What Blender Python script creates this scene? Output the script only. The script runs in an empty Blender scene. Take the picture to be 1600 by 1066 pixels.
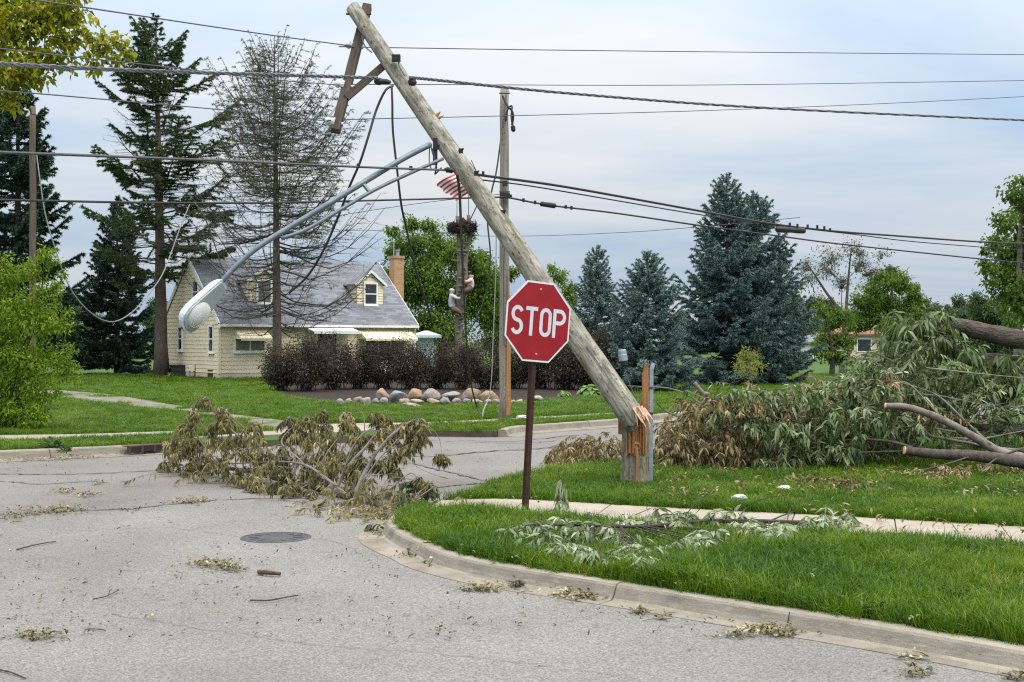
import bpy, math, random
import numpy as np
from mathutils import Vector, Matrix, Euler, noise as mnoise

R = np.random.default_rng(11)
random.seed(5)
SC = bpy.context.scene
COL = SC.collection
EYE, FPX, HOR, CXP = 1.68, 2000.0, 533.0, 800.0
KZ = 0.11

# ------------------------------------------------------------------ camera, world, sun, exposure
cd = bpy.data.cameras.new('camera'); cam = bpy.data.objects.new('camera', cd); COL.objects.link(cam)
cam.location = (0, 0, EYE); cam.rotation_euler = (math.radians(90), 0, 0)
cd.sensor_width = 36.0; cd.lens = 36.0 * FPX / 1600.0
cd.clip_start = 0.1; cd.clip_end = 6000
SC.camera = cam

SUN_EL, SUN_AZ = 52.0, 130.0      # azimuth clockwise from +Y: behind the camera, to the right
W = bpy.data.worlds.new('World'); SC.world = W; W.use_nodes = True
def build_world():
    nt = W.node_tree; N = nt.nodes; L = nt.links; N.clear()
    out = N.new('ShaderNodeOutputWorld'); bg = N.new('ShaderNodeBackground')
    L.new(bg.outputs[0], out.inputs[0])
    sky = N.new('ShaderNodeTexSky'); sky.sky_type = 'NISHITA'; sky.sun_disc = False
    sky.sun_elevation = math.radians(SUN_EL); sky.sun_rotation = math.radians(SUN_AZ)
    tc = N.new('ShaderNodeTexCoord')
    sep = N.new('ShaderNodeSeparateXYZ'); L.new(tc.outputs['Generated'], sep.inputs[0])
    def math_(op, a, b=None, c=None):
        m = N.new('ShaderNodeMath'); m.operation = op
        for i, v in enumerate((a, b, c)):
            if v is None: continue
            if isinstance(v, (int, float)): m.inputs[i].default_value = v
            else: L.new(v, m.inputs[i])
        return m.outputs[0]
    z = math_('MAXIMUM', sep.outputs[2], 0.0)
    zz = math_('ADD', z, 0.16)
    u = math_('DIVIDE', sep.outputs[0], zz); v = math_('DIVIDE', sep.outputs[1], zz)
    cmb = N.new('ShaderNodeCombineXYZ'); L.new(u, cmb.inputs[0]); L.new(v, cmb.inputs[1])
    n1 = N.new('ShaderNodeTexNoise'); n1.inputs['Scale'].default_value = 0.62; n1.inputs['Detail'].default_value = 5; n1.inputs['Roughness'].default_value = .5
    n1.inputs['Distortion'].default_value = .35
    mp = N.new('ShaderNodeMapping'); mp.inputs['Location'].default_value = (0.3, 0.2, 2.0); mp.inputs['Scale'].default_value = (0.9, 1.7, 1)
    L.new(cmb.outputs[0], mp.inputs[0]); L.new(mp.outputs[0], n1.inputs['Vector'])
    rmp = N.new('ShaderNodeValToRGB'); L.new(n1.outputs[0], rmp.inputs[0])
    e = rmp.color_ramp.elements
    e[0].position = .39; e[0].color = (.55, .715, .92, 1)
    e[1].position = .66; e[1].color = (.93, .955, .975, 1)
    # overcast luminance: brighter towards the zenith
    lum = math_('MULTIPLY_ADD', z, math_('MULTIPLY_ADD', z, 3.5, 0.8), 0.73)
    mul = N.new('ShaderNodeVectorMath'); mul.operation = 'SCALE'
    wz = N.new('ShaderNodeMix'); wz.data_type = 'RGBA'; wf = math_('MULTIPLY_ADD', z, 1.5, -.36); wc = N.new('ShaderNodeClamp'); L.new(wf, wc.inputs[0]); L.new(wc.outputs[0], wz.inputs[0]); L.new(rmp.outputs[0], wz.inputs[6]); wz.inputs[7].default_value = (1.0, .972, .93, 1)
    L.new(wz.outputs[2], mul.inputs[0]); L.new(lum, mul.inputs['Scale'])
    sk = N.new('ShaderNodeVectorMath'); sk.operation = 'SCALE'; L.new(sky.outputs[0], sk.inputs[0]); sk.inputs['Scale'].default_value = 0.10
    mix = N.new('ShaderNodeMix'); mix.data_type = 'RGBA'; mix.inputs[0].default_value = 0.93
    L.new(sk.outputs[0], mix.inputs[6]); L.new(mul.outputs[0], mix.inputs[7])
    L.new(mix.outputs[2], bg.inputs[0]); bg.inputs[1].default_value = 1.0
build_world()
sl = bpy.data.lights.new('sun', 'SUN'); sl.energy = 1.5; sl.angle = math.radians(14); sl.color = (1, .96, .9)
so = bpy.data.objects.new('sun', sl); COL.objects.link(so)
so.rotation_euler = (math.radians(90 - SUN_EL), 0, math.radians(180 - SUN_AZ) + math.pi)
# sun direction check: the lamp shines along -Z of its frame; aim it from the azimuth given above
_az = math.radians(SUN_AZ); _el = math.radians(SUN_EL)
_src = Vector((math.sin(_az) * math.cos(_el), math.cos(_az) * math.cos(_el), math.sin(_el)))
so.rotation_euler = _src.to_track_quat('Z', 'Y').to_euler()
SC.view_settings.view_transform = 'Standard'; SC.view_settings.look = 'None'
SC.view_settings.exposure = 0.0; SC.view_settings.gamma = 1.0
try: SC.view_settings.use_curve_mapping = False
except Exception: pass
SC.render.engine = 'CYCLES'
SC.cycles.use_denoising = False; SC.cycles.filter_width = 1.2
SC.cycles.max_bounces = 6; SC.cycles.diffuse_bounces = 3; SC.cycles.transparent_max_bounces = 8

# ------------------------------------------------------------------ geometry helpers
def P(px, py, d):
    return np.array([(px - CXP) / FPX * d, d, EYE + (HOR - py) / FPX * d])
def G(px, py, z=0.0):
    d = (EYE - z) * FPX / (py - HOR)
    return np.array([(px - CXP) / FPX * d, d, z])
def nrm(a):
    a = np.asarray(a, float)
    return a / np.maximum(np.linalg.norm(a, axis=-1, keepdims=True), 1e-9)
def rvec(n):
    return nrm(R.normal(size=(n, 3)))
def catmull(pts, per=8):
    p = np.asarray(pts, float)
    if len(p) < 3:
        t = np.linspace(0, 1, per + 1)[:, None]; return p[0] * (1 - t) + p[1] * t
    q = np.vstack([2 * p[0] - p[1], p, 2 * p[-1] - p[-2]]); out = []
    for i in range(len(p) - 1):
        a, b, c, d = q[i:i + 4]
        t = np.linspace(0, 1, per, endpoint=False)[:, None]
        out.append(.5 * (2 * b + (c - a) * t + (2 * a - 5 * b + 4 * c - d) * t ** 2 + (3 * b - a - 3 * c + d) * t ** 3))
    out.append(p[-1:]); return np.vstack(out)
def inpoly(x, y, poly):
    poly = np.asarray(poly)[:, :2]; c = np.zeros(len(x), bool); n = len(poly); j = n - 1
    for i in range(n):
        xi, yi = poly[i]; xj, yj = poly[j]
        if yi != yj:
            c ^= ((yi > y) != (yj > y)) & (x < (xj - xi) * (y - yi) / (yj - yi) + xi)
        j = i
    return c

ROOT = {}
class MB:
    def __init__(s): s.v = []; s.n = 0; s.f = []
    def add(s, verts, faces, mi=0, var=None):
        verts = np.asarray(verts, float).reshape(-1, 3)
        by = {}
        if isinstance(faces, np.ndarray): by[faces.shape[1]] = faces
        else:
            for f in faces: by.setdefault(len(f), []).append(f)
        for k, fa in by.items():
            fa = np.asarray(fa, np.int64) + s.n
            vv = np.full(len(fa), .5) if var is None else np.broadcast_to(np.asarray(var, float), (len(fa),))
            s.f.append((fa, np.full(len(fa), mi, np.int32), vv))
        s.v.append(verts); s.n += len(verts); return s
    def box(s, c, size, rot=None, mi=0, var=.5):
        h = np.array(size) / 2.0
        k = np.array([[-1,-1,-1],[1,-1,-1],[1,1,-1],[-1,1,-1],[-1,-1,1],[1,-1,1],[1,1,1],[-1,1,1]]) * h
        if rot is not None: k = k @ np.array(rot).T
        return s.add(k + np.array(c), np.array([[0,3,2,1],[4,5,6,7],[0,1,5,4],[1,2,6,5],[2,3,7,6],[3,0,4,7]]), mi, var)
    def tube(s, pts, rad, n=8, cap=True, mi=0, var=.5, jitter=0):
        p = np.asarray(pts, float); K = len(p); rad = np.broadcast_to(np.asarray(rad, float), (K,))
        t = np.gradient(p, axis=0); t = nrm(t)
        a = np.cross(t[0], [0, 0, 1.0]);
        if np.linalg.norm(a) < .1: a = np.cross(t[0], [1.0, 0, 0])
        a = nrm(a); A = [a]
        for i in range(1, K):
            a = a - t[i] * np.dot(a, t[i]); a = nrm(a); A.append(a)
        A = np.array(A); B = np.cross(t, A)
        th = np.arange(n) / n * 2 * np.pi
        rr = rad[:, None] * (1 + (R.uniform(-jitter, jitter, (K, n)) if jitter else 0))
        V = p[:, None, :] + rr[..., None] * (np.cos(th)[None, :, None] * A[:, None, :] + np.sin(th)[None, :, None] * B[:, None, :])
        i = np.arange(K - 1)[:, None] * n; j = np.arange(n)[None, :]; j2 = (j + 1) % n
        F = np.stack([i + j, i + j2, i + n + j2, i + n + j], -1).reshape(-1, 4)
        base = s.n
        s.add(V.reshape(-1, 3), F, mi, var)
        if cap:
            e = np.array([list(range(n - 1, -1, -1)), list(range((K - 1) * n, K * n))], np.int64) + base
            s.f.append((e, np.full(2, mi, np.int32), np.full(2, float(np.mean(var)))))
        return s
    def sticks(s, p0, p1, r0, r1, n=3, mi=0, var=.5):
        p0 = np.asarray(p0, float); p1 = np.asarray(p1, float); K = len(p0)
        if K == 0: return s
        t = nrm(p1 - p0); a = np.cross(t, np.array([.31, .17, .93])); a = nrm(a); b = np.cross(t, a)
        th = np.arange(n) / n * 2 * np.pi
        ring = np.cos(th)[None, :, None] * a[:, None] + np.sin(th)[None, :, None] * b[:, None]
        r0 = np.broadcast_to(r0, (K,)); r1 = np.broadcast_to(r1, (K,))
        V = np.concatenate([p0[:, None] + ring * r0[:, None, None], p1[:, None] + ring * r1[:, None, None]], 1)
        o = np.arange(K)[:, None, None] * 2 * n
        j = np.arange(n); j2 = (j + 1) % n
        F = (o + np.stack([j, j2, j2 + n, j + n], -1)[None]).reshape(-1, 4)
        v = np.repeat(np.broadcast_to(var, (K,)), n)
        return s.add(V.reshape(-1, 3), F, mi, v)
    def lathe(s, prof, axis0, axis1, n=16, mi=0, var=.5):
        """prof: (radius, t along the axis in metres)"""
        a0 = np.array(axis0, float); t = nrm(np.array(axis1, float) - a0)
        a = np.cross(t, [0, 0, 1.0]);
        if np.linalg.norm(a) < .1: a = np.cross(t, [1.0, 0, 0])
        a = nrm(a); b = np.cross(t, a); th = np.arange(n) / n * 2 * np.pi
        V = np.array([[a0 + t * h + r * (math.cos(x) * a + math.sin(x) * b) for x in th] for r, h in prof])
        K = len(prof); i = np.arange(K - 1)[:, None] * n; j = np.arange(n)[None]; j2 = (j + 1) % n
        F = np.stack([i + j, i + j2, i + n + j2, i + n + j], -1).reshape(-1, 4); base = s.n
        s.add(V.reshape(-1, 3), F, mi, var)
        e = np.array([list(range(n - 1, -1, -1)), list(range((K - 1) * n, K * n))], np.int64) + base
        s.f.append((e, np.full(2, mi, np.int32), np.full(2, .5))); return s
    def prism(s, pts2, z0, z1, mi=0, M=None, var=.5):
        """extrude a 2-D outline (x, y) from z0 to z1, then map through the 4x4 M"""
        n = len(pts2); p = np.asarray(pts2, float)
        V = np.vstack([np.c_[p, np.full(n, z0)], np.c_[p, np.full(n, z1)]])
        if M is not None:
            M = np.array(M); V = V @ M[:3, :3].T + M[:3, 3]
        F = [list(range(n - 1, -1, -1)), list(range(n, 2 * n))] + [[i, (i + 1) % n, n + (i + 1) % n, n + i] for i in range(n)]
        return s.add(V, F, mi, var)
    def leaves(s, pos, d, nn, L, Wd, var, mi=0, kind='diamond', bend=.2, fold=.3):
        K = len(pos)
        if K == 0: return s
        d = nrm(d); side = nrm(np.cross(d, nn)); n2 = np.cross(side, d)
        L = np.broadcast_to(L, (K,))[:, None]; Wd = np.broadcast_to(Wd, (K,))[:, None]
        bend = np.broadcast_to(bend, (K,))[:, None]
        dn = np.array([0, 0, -1.0])
        if kind == 'diamond':
            m = pos + d * L * .45 + dn * bend * L * .2
            V = np.stack([pos, m + side * Wd * .5 + n2 * Wd * fold, pos + d * L + dn * bend * L, m - side * Wd * .5 + n2 * Wd * fold], 1)
            F = np.arange(K * 4).reshape(K, 4); return s.add(V.reshape(-1, 3), F, mi, var)
        if kind == 'blade':
            V = np.stack([pos + side * Wd * .5, pos - side * Wd * .5, pos + d * L + dn * bend * L], 1)
            F = np.arange(K * 3).reshape(K, 3); return s.add(V.reshape(-1, 3), F, mi, var)
        a = pos + d * L * .33 + dn * bend * L * .11; b = pos + d * L * .7 + dn * bend * L * .49
        V = np.stack([pos, a - side * Wd * .5 + n2 * Wd * fold, a + side * Wd * .5 + n2 * Wd * fold,
                      b - side * Wd * .36 + n2 * Wd * fold, b + side * Wd * .36 + n2 * Wd * fold, pos + d * L + dn * bend * L], 1).reshape(-1, 3)
        o = np.arange(K)[:, None] * 6; base = s.n
        v = np.broadcast_to(var, (K,))
        s.add(V, o + np.array([[1, 2, 4, 3]]), mi, v)
        for tri in ([0, 2, 1], [3, 4, 5]):
            fa = o + np.array([tri]) + base
            s.f.append((fa, np.full(K, mi, np.int32), v))
        return s
    def build(s, name, mats, parent=None, smooth=False, local=False, shift=None):
        me = bpy.data.meshes.new(name)
        V = np.vstack(s.v) if s.v else np.zeros((0, 3))
        if parent is not None and not local: V = V - np.array(ROOT.get(parent.name, (0, 0, 0)))
        if shift is not None: V = V - np.array(shift)
        loops = np.concatenate([f[0].ravel() for f in s.f]); tot = np.concatenate([np.full(len(f[0]), f[0].shape[1]) for f in s.f])
        mi = np.concatenate([f[1] for f in s.f]); var = np.concatenate([f[2] for f in s.f])
        me.vertices.add(len(V)); me.vertices.foreach_set('co', V.ravel().astype(np.float32))
        me.loops.add(len(loops)); me.loops.foreach_set('vertex_index', loops.astype(np.int32))
        me.polygons.add(len(tot)); st = np.concatenate([[0], np.cumsum(tot)[:-1]])
        me.polygons.foreach_set('loop_start', st.astype(np.int32)); me.polygons.foreach_set('loop_total', tot.astype(np.int32))
        me.polygons.foreach_set('material_index', mi)
        me.polygons.foreach_set('use_smooth', np.full(len(tot), smooth))
        at = me.attributes.new('var', 'FLOAT', 'FACE'); at.data.foreach_set('value', var.astype(np.float32))
        for m in (mats if isinstance(mats, (list, tuple)) else [mats]): me.materials.append(m)
        me.update(calc_edges=True); me.validate()
        o = bpy.data.objects.new(name, me); COL.objects.link(o)
        if parent is not None: o.parent = parent; ROOT[o.name] = ROOT.get(parent.name, (0, 0, 0))
        else: ROOT[o.name] = tuple(shift) if shift is not None else (0, 0, 0)
        if shift is not None and parent is None: o.location = shift
        return o
def tag(o, label, cat, group=None, kind=None):
    o['label'] = label; o['category'] = cat
    if group: o['group'] = group
    if kind: o['kind'] = kind
    return o
def thing(name, label, cat, loc=(0, 0, 0), rotz=0, group=None, kind=None):
    o = bpy.data.objects.new(name, None); COL.objects.link(o); o.empty_display_size = .2
    o.location = tuple(float(x) for x in loc); o.rotation_euler = (0, 0, rotz); ROOT[o.name] = tuple(loc)
    return tag(o, label, cat, group, kind)
def struct(o): o['kind'] = 'structure'; return o
def stuff(o): o['kind'] = 'stuff'; return o
def frame(origin, x, y, z):
    M = np.eye(4); M[:3, 0] = x; M[:3, 1] = y; M[:3, 2] = z; M[:3, 3] = origin; return M

# ------------------------------------------------------------------ materials
def newmat(name):
    m = bpy.data.materials.new(name); m.use_nodes = True
    nt = m.node_tree; return m, nt, nt.nodes, nt.links, nt.nodes['Principled BSDF']
def ramp(N, stops):
    r = N.new('ShaderNodeValToRGB'); e = r.color_ramp.elements
    while len(e) < len(stops): e.new(.5)
    for k, (p, c) in enumerate(stops):
        e[k].position = p; e[k].color = (*c, 1)
    return r
def coords(N, L, sc=(1, 1, 1), kind='Object'):
    tc = N.new('ShaderNodeTexCoord'); mp = N.new('ShaderNodeMapping'); mp.inputs['Scale'].default_value = sc
    L.new(tc.outputs[kind], mp.inputs[0]); return mp.outputs[0]
def noisetex(N, L, vec, scale, detail=4, rough=.55, dist=0):
    n = N.new('ShaderNodeTexNoise'); n.inputs['Scale'].default_value = scale; n.inputs['Detail'].default_value = detail
    n.inputs['Roughness'].default_value = rough; n.inputs['Distortion'].default_value = dist
    L.new(vec, n.inputs['Vector']); return n.outputs[0]
def mixc(N, L, fac, a, b, mode='MIX'):
    m = N.new('ShaderNodeMix'); m.data_type = 'RGBA'; m.blend_type = mode
    for sock, v in ((m.inputs[0], fac), (m.inputs[6], a), (m.inputs[7], b)):
        if isinstance(v, (int, float)): sock.default_value = v
        elif isinstance(v, tuple): sock.default_value = (*v, 1)
        else: L.new(v, sock)
    return m.outputs[2]
def bump(N, L, bs, h, strength=.3, dist=.01):
    b = N.new('ShaderNodeBump'); b.inputs['Strength'].default_value = strength; b.inputs['Distance'].default_value = dist
    L.new(h, b.inputs['Height']); L.new(b.outputs[0], bs.inputs['Normal'])
def surf(name, c1, c2, scale=3, rough=.7, sc=(1, 1, 1), bmp=.2, bscale=None, bdist=.01, metal=0, spec=.3, detail=6, extra=None):
    m, nt, N, L, bs = newmat(name)
    v = coords(N, L, sc); n = noisetex(N, L, v, scale, detail)
    r = ramp(N, [(.3, c1), (.7, c2)]); L.new(n, r.inputs[0]); col = r.outputs[0]
    if extra:
        for (xc, xs, lo, hi, xsc) in extra:
            n2 = noisetex(N, L, coords(N, L, xsc), xs, 5); r2 = ramp(N, [(lo, (0, 0, 0)), (hi, (1, 1, 1))]); L.new(n2, r2.inputs[0])
            col = mixc(N, L, r2.outputs[0], col, xc)
    L.new(col, bs.inputs['Base Color']); bs.inputs['Roughness'].default_value = rough; bs.inputs['Metallic'].default_value = metal
    bs.inputs['Specular IOR Level'].default_value = spec
    if bmp: bump(N, L, bs, noisetex(N, L, v, bscale or scale * 6, 6), bmp, bdist)
    return m
def leafmat(name, stops, trans=.3, rough=.55, spec=.25, nz=0):
    m, nt, N, L, bs = newmat(name)
    at = N.new('ShaderNodeAttribute'); at.attribute_name = 'var'
    r = ramp(N, stops); L.new(at.outputs['Fac'], r.inputs[0]); col = r.outputs[0]
    L.new(col, bs.inputs['Base Color']); bs.inputs['Roughness'].default_value = rough; bs.inputs['Specular IOR Level'].default_value = spec
    if trans:
        tr = N.new('ShaderNodeBsdfTranslucent'); L.new(mixc(N, L, .5, col, mixc(N, L, 1.0, col, (1.35, 1.25, .55), 'MULTIPLY')), tr.inputs[0])
        mx = N.new('ShaderNodeMixShader'); mx.inputs[0].default_value = trans
        L.new(bs.outputs[0], mx.inputs[1]); L.new(tr.outputs[0], mx.inputs[2]); L.new(mx.outputs[0], N['Material Output'].inputs[0])
    return m

M = {}
def road_mat(name, c1, c2, stain):
    m, nt, N, L, bs = newmat(name); v = coords(N, L)
    n = noisetex(N, L, v, .55, 5, .6); r = ramp(N, [(.3, c1), (.72, c2)]); L.new(n, r.inputs[0])
    fine = noisetex(N, L, v, 95, 3, .7); rf = ramp(N, [(.36, (.55, .55, .55)), (.52, (1, 1, 1)), (.66, (1.32, 1.32, 1.31))]); L.new(fine, rf.inputs[0])
    col = mixc(N, L, 1.0, r.outputs[0], rf.outputs[0], 'MULTIPLY')
    vo = N.new('ShaderNodeTexVoronoi'); vo.inputs['Scale'].default_value = 130; L.new(v, vo.inputs['Vector'])
    hs = N.new('ShaderNodeSeparateColor'); L.new(vo.outputs['Color'], hs.inputs[0])
    rv = ramp(N, [(.0, (.72, .72, .72)), (.5, (1, 1, 1)), (1, (1.28, 1.28, 1.3))]); L.new(hs.outputs[0], rv.inputs[0])
    col = mixc(N, L, 1.0, col, rv.outputs[0], 'MULTIPLY')
    bp = noisetex(N, L, v, .16, 5, .6, .6); rb = ramp(N, [(.36, (.80, .79, .78)), (.5, (1, 1, 1)), (.66, (1.13, 1.12, 1.10))]); L.new(bp, rb.inputs[0]); col = mixc(N, L, 1.0, col, rb.outputs[0], 'MULTIPLY')
    sp = noisetex(N, L, v, 7, 3, .6); rsp = ramp(N, [(.66, (1, 1, 1)), (.74, (.66, .64, .62))]); L.new(sp, rsp.inputs[0]); col = mixc(N, L, 1.0, col, rsp.outputs[0], 'MULTIPLY')
    st = noisetex(N, L, coords(N, L, (1, .5, 1)), 1.1, 6, .65, .4); rs = ramp(N, [(.55, (0, 0, 0)), (.75, (1, 1, 1))]); L.new(st, rs.inputs[0])
    fs = N.new('ShaderNodeMath'); fs.operation = 'MULTIPLY'; fs.inputs[1].default_value = .55; L.new(rs.outputs[0], fs.inputs[0])
    col = mixc(N, L, fs.outputs[0], col, stain)
    L.new(col, bs.inputs['Base Color']); bs.inputs['Roughness'].default_value = .88; bs.inputs['Specular IOR Level'].default_value = .25
    bump(N, L, bs, noisetex(N, L, v, 110, 4, .7), .5, .006); return m
M['road'] = road_mat('cross_street_asphalt', (.146, .139, .129), (.188, .180, .168), (.158, .136, .112))
M['road_near'] = road_mat('side_street_asphalt', (.152, .147, .140), (.196, .190, .181), (.160, .143, .122))
M['tar'] = surf('tar_seal', (.05, .05, .052), (.09, .088, .085), 8, .7)
M['concrete'] = surf('kerb_concrete', (.20, .178, .142), (.30, .27, .22), 2.2, .85, bmp=.4, bscale=45, bdist=.006,
                     extra=[((.17, .155, .125), 5, .5, .78, (1, 1, 2.5)), ((.34, .30, .235), 26, .6, .8, (1, 1, 1)), ((.12, .108, .088), 130, .56, .72, (1, 1, 1)), ((.40, .37, .31), 150, .60, .74, (1, 1, 1))])
M['walk'] = surf('sidewalk_concrete', (.25, .215, .175), (.345, .30, .25), 1.6, .85, bmp=.3, bscale=50, bdist=.004,
                 extra=[((.19, .16, .125), 3.5, .55, .8, (1, 1, 1)), ((.16, .14, .115), 120, .56, .72, (1, 1, 1))])
M['soil'] = surf('bare_soil_edge', (.05, .042, .03), (.10, .085, .06), 6, .95, bmp=.5)
M['kerbface'] = surf('dark_streaked_kerb_face', (.165, .148, .118), (.25, .228, .186), 3, .88, sc=(1, 1, 4), bmp=.5, bscale=30, bdist=.006, extra=[((.29, .265, .22), 9, .55, .75, (1, 1, 6)), ((.10, .095, .08), 4, .55, .8, (1, 1, 1)), ((.11, .10, .082), 130, .55, .72, (1, 1, 1)), ((.33, .30, .25), 140, .6, .74, (1, 1, 1))])  # kerb face: darker concrete than the kerb top, streaked along its length
M['gravel'] = surf('worn_gravel', (.115, .10, .085), (.225, .20, .172), 3.5, .9, bmp=.6, bscale=40, bdist=.03,
                   extra=[((.06, .095, .015), 1.6, .54, .62, (1, 1, 1))])
M['lawnbase'] = surf('lawn_thatch', (.026, .062, .006), (.05, .105, .010), 1.3, .9, bmp=.6, bscale=60, bdist=.03)
M['mulch'] = surf('dark_mulch', (.012, .008, .006), (.032, .021, .016), 14, .95, bmp=.9, bscale=30, bdist=.05)
M['gutterpan'] = surf('stained_gutter_concrete', (.165, .146, .116), (.25, .222, .18), 2.4, .88, bmp=.4, bscale=45, bdist=.006, extra=[((.115, .098, .075), 4, .5, .75, (1, 1, 1)), ((.11, .10, .08), 130, .55, .72, (1, 1, 1)), ((.32, .29, .24), 140, .6, .74, (1, 1, 1))])
M['yellow'] = surf('faded_yellow_paint', (.27, .225, .115), (.36, .29, .14), 20, .9)
M['iron'] = surf('rusty_iron', (.055, .032, .025), (.095, .052, .038), 14, .8, bmp=.4, metal=.2)
M['manhole'] = surf('manhole_iron', (.05, .05, .055), (.085, .085, .095), 10, .6, bmp=.4, metal=.5)
M['black'] = surf('black_rubber', (.012, .012, .014), (.022, .022, .024), 8, .5)
M['wire'] = surf('weathered_wire', (.05, .055, .065), (.09, .095, .11), 40, .55)
M['wire_black'] = surf('black_cable', (.012, .012, .013), (.025, .025, .028), 30, .5)
M['wire_pale'] = surf('pale_cable', (.34, .35, .36), (.45, .46, .47), 20, .5)
M['bundle'] = surf('twisted_cable', (.07, .075, .09), (.15, .16, .185), 60, .5, sc=(1, 1, 1))
M['steel'] = surf('painted_steel_arm', (.095, .125, .15), (.15, .185, .215), 9, .45, metal=.35, bmp=.05)
M['slack'] = surf('grey_slack_cable', (.13, .14, .15), (.22, .23, .24), 20, .5)
M['galv'] = surf('galvanised_steel', (.24, .28, .34), (.34, .39, .46), 9, .5, metal=.4, bmp=.1)
M['lampbody'] = surf('lamp_housing_paint', (.33, .385, .44), (.45, .50, .55), 9, .45, bmp=.08, extra=[((.28, .29, .28), 16, .58, .78, (1, 1, 1))])
M['lampunder'] = surf('lamp_door_metal', (.25, .29, .29), (.31, .35, .34), 30, .45, metal=.2, bmp=.1)
M['porcelain'] = surf('insulator_porcelain', (.45, .47, .47), (.58, .6, .6), 12, .2, spec=.6)
M['arm_wood'] = surf('dark_weathered_timber', (.045, .036, .028), (.10, .08, .062), 6, .85, sc=(6, 6, .5), bmp=.5, bscale=30)
def polewood(name, ca, cb, moss, specks=True, strip=None):
    m, nt, N, L, bs = newmat(name)
    v = coords(N, L, (7, 7, .45)); n = noisetex(N, L, v, 3.2, 7, .62, .25)
    r = ramp(N, [(.28, ca), (.7, cb)]); L.new(n, r.inputs[0]); col = r.outputs[0]
    streak = noisetex(N, L, coords(N, L, (26, 26, .6)), 2.5, 5, .6); rs = ramp(N, [(.38, (.55, .53, .5)), (.52, (1, 1, 1))]); L.new(streak, rs.inputs[0])
    col = mixc(N, L, .55, col, rs.outputs[0], 'MULTIPLY')
    if moss:
        pt = noisetex(N, L, coords(N, L, (8, 8, 2.6)), 2.2, 5, .65, .3); rp0 = ramp(N, [(.35, (.52, .50, .47)), (.5, (1, 1, 1)), (.64, (1.45, 1.44, 1.42))]); L.new(pt, rp0.inputs[0]); col = mixc(N, L, 1.0, col, rp0.outputs[0], 'MULTIPLY')
        mo = noisetex(N, L, coords(N, L, (4.0, 4.0, 1.1)), 1.9, 6, .7, .3); rm = ramp(N, [(.46, (0, 0, 0)), (.64, (1, 1, 1))]); L.new(mo, rm.inputs[0])
        f = N.new('ShaderNodeMath'); f.operation = 'MULTIPLY'; f.inputs[1].default_value = .62; L.new(rm.outputs[0], f.inputs[0])
        col = mixc(N, L, f.outputs[0], col, moss)
    ck = noisetex(N, L, coords(N, L, (17, 17, .33)), 2.6, 4, .55, .15); rk = ramp(N, [(.585, (0, 0, 0)), (.605, (.8, .8, .8)), (.62, (0, 0, 0))]); L.new(ck, rk.inputs[0])
    col = mixc(N, L, rk.outputs[0], col, (.05, .042, .032))
    if specks:
        sp = noisetex(N, L, coords(N, L, (7, 7, 4.2)), 4.6, 4, .65); rp = ramp(N, [(.585, (0, 0, 0)), (.65, (.9, .9, .9))]); L.new(sp, rp.inputs[0])
        col = mixc(N, L, rp.outputs[0], col, (.055, .045, .035))
    L.new(col, bs.inputs['Base Color']); bs.inputs['Roughness'].default_value = .88; bs.inputs['Specular IOR Level'].default_value = .2
    bump(N, L, bs, noisetex(N, L, coords(N, L, (22, 22, .8)), 3, 6, .65), .7, .012); return m
M['pole'] = polewood('weathered_pole_wood', (.185, .172, .148), (.365, .348, .31), (.12, .135, .045))
M['pole2'] = polewood('old_pole_wood', (.17, .15, .125), (.31, .28, .24), None)
M['pole3'] = polewood('brown_pole_wood', (.09, .068, .055), (.16, .125, .105), None, False)
M['stump'] = polewood('stump_wood', (.135, .12, .092), (.27, .245, .195), (.10, .115, .05))
M['freshwood'] = surf('fresh_split_wood', (.26, .115, .042), (.44, .225, .095), 3.5, .75, sc=(9, 9, .5), bmp=.8, bscale=12, bdist=.02,
                      extra=[((.14, .05, .02), 3, .55, .75, (12, 12, .6))])
M['palewood'] = surf('pale_split_wood', (.55, .34, .22), (.68, .47, .33), 5, .75, sc=(6, 6, 1), bmp=.6)
M['postpaint'] = surf('brown_post_steel', (.035, .018, .014), (.075, .036, .026), 12, .6, metal=.3, bmp=.2)
M['signred'] = surf('sign_red', (.225, .003, .010), (.30, .006, .015), 6, .42, bmp=.03, spec=.4, extra=[((.42, .12, .12), 22, .70, .80, (1, 2.2, .7)), ((.16, .01, .012), 5, .58, .8, (2, 2, .6))])
M['letterwhite'] = surf('faded_letter_white', (.50, .52, .57), (.57, .59, .63), 9, .4, bmp=.02)
M['signwhite'] = surf('sign_white', (.60, .60, .62), (.68, .68, .70), 9, .4, bmp=.02)
M['signback'] = surf('sign_aluminium', (.35, .36, .37), (.45, .46, .47), 9, .45, metal=.6)
M['siding'] = surf('cream_siding', (.71, .605, .43), (.77, .66, .475), 1.2, .55, bmp=0)
M['trim'] = surf('white_trim', (.72, .72, .70), (.80, .80, .78), 3, .5, bmp=0)
M['awning'] = surf('cream_awning', (.72, .615, .43), (.78, .675, .48), 2, .5, bmp=0)
M['glass'] = surf('dark_window_glass', (.015, .02, .025), (.03, .036, .042), 3, .06, bmp=0, spec=.6)
M['curtain'] = surf('blind_behind_glass', (.12, .115, .10), (.2, .19, .165), 5, .15, bmp=0, spec=.6)
M['doorpaint'] = surf('dark_door', (.05, .035, .03), (.08, .055, .045), 3, .4, bmp=0)
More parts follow.
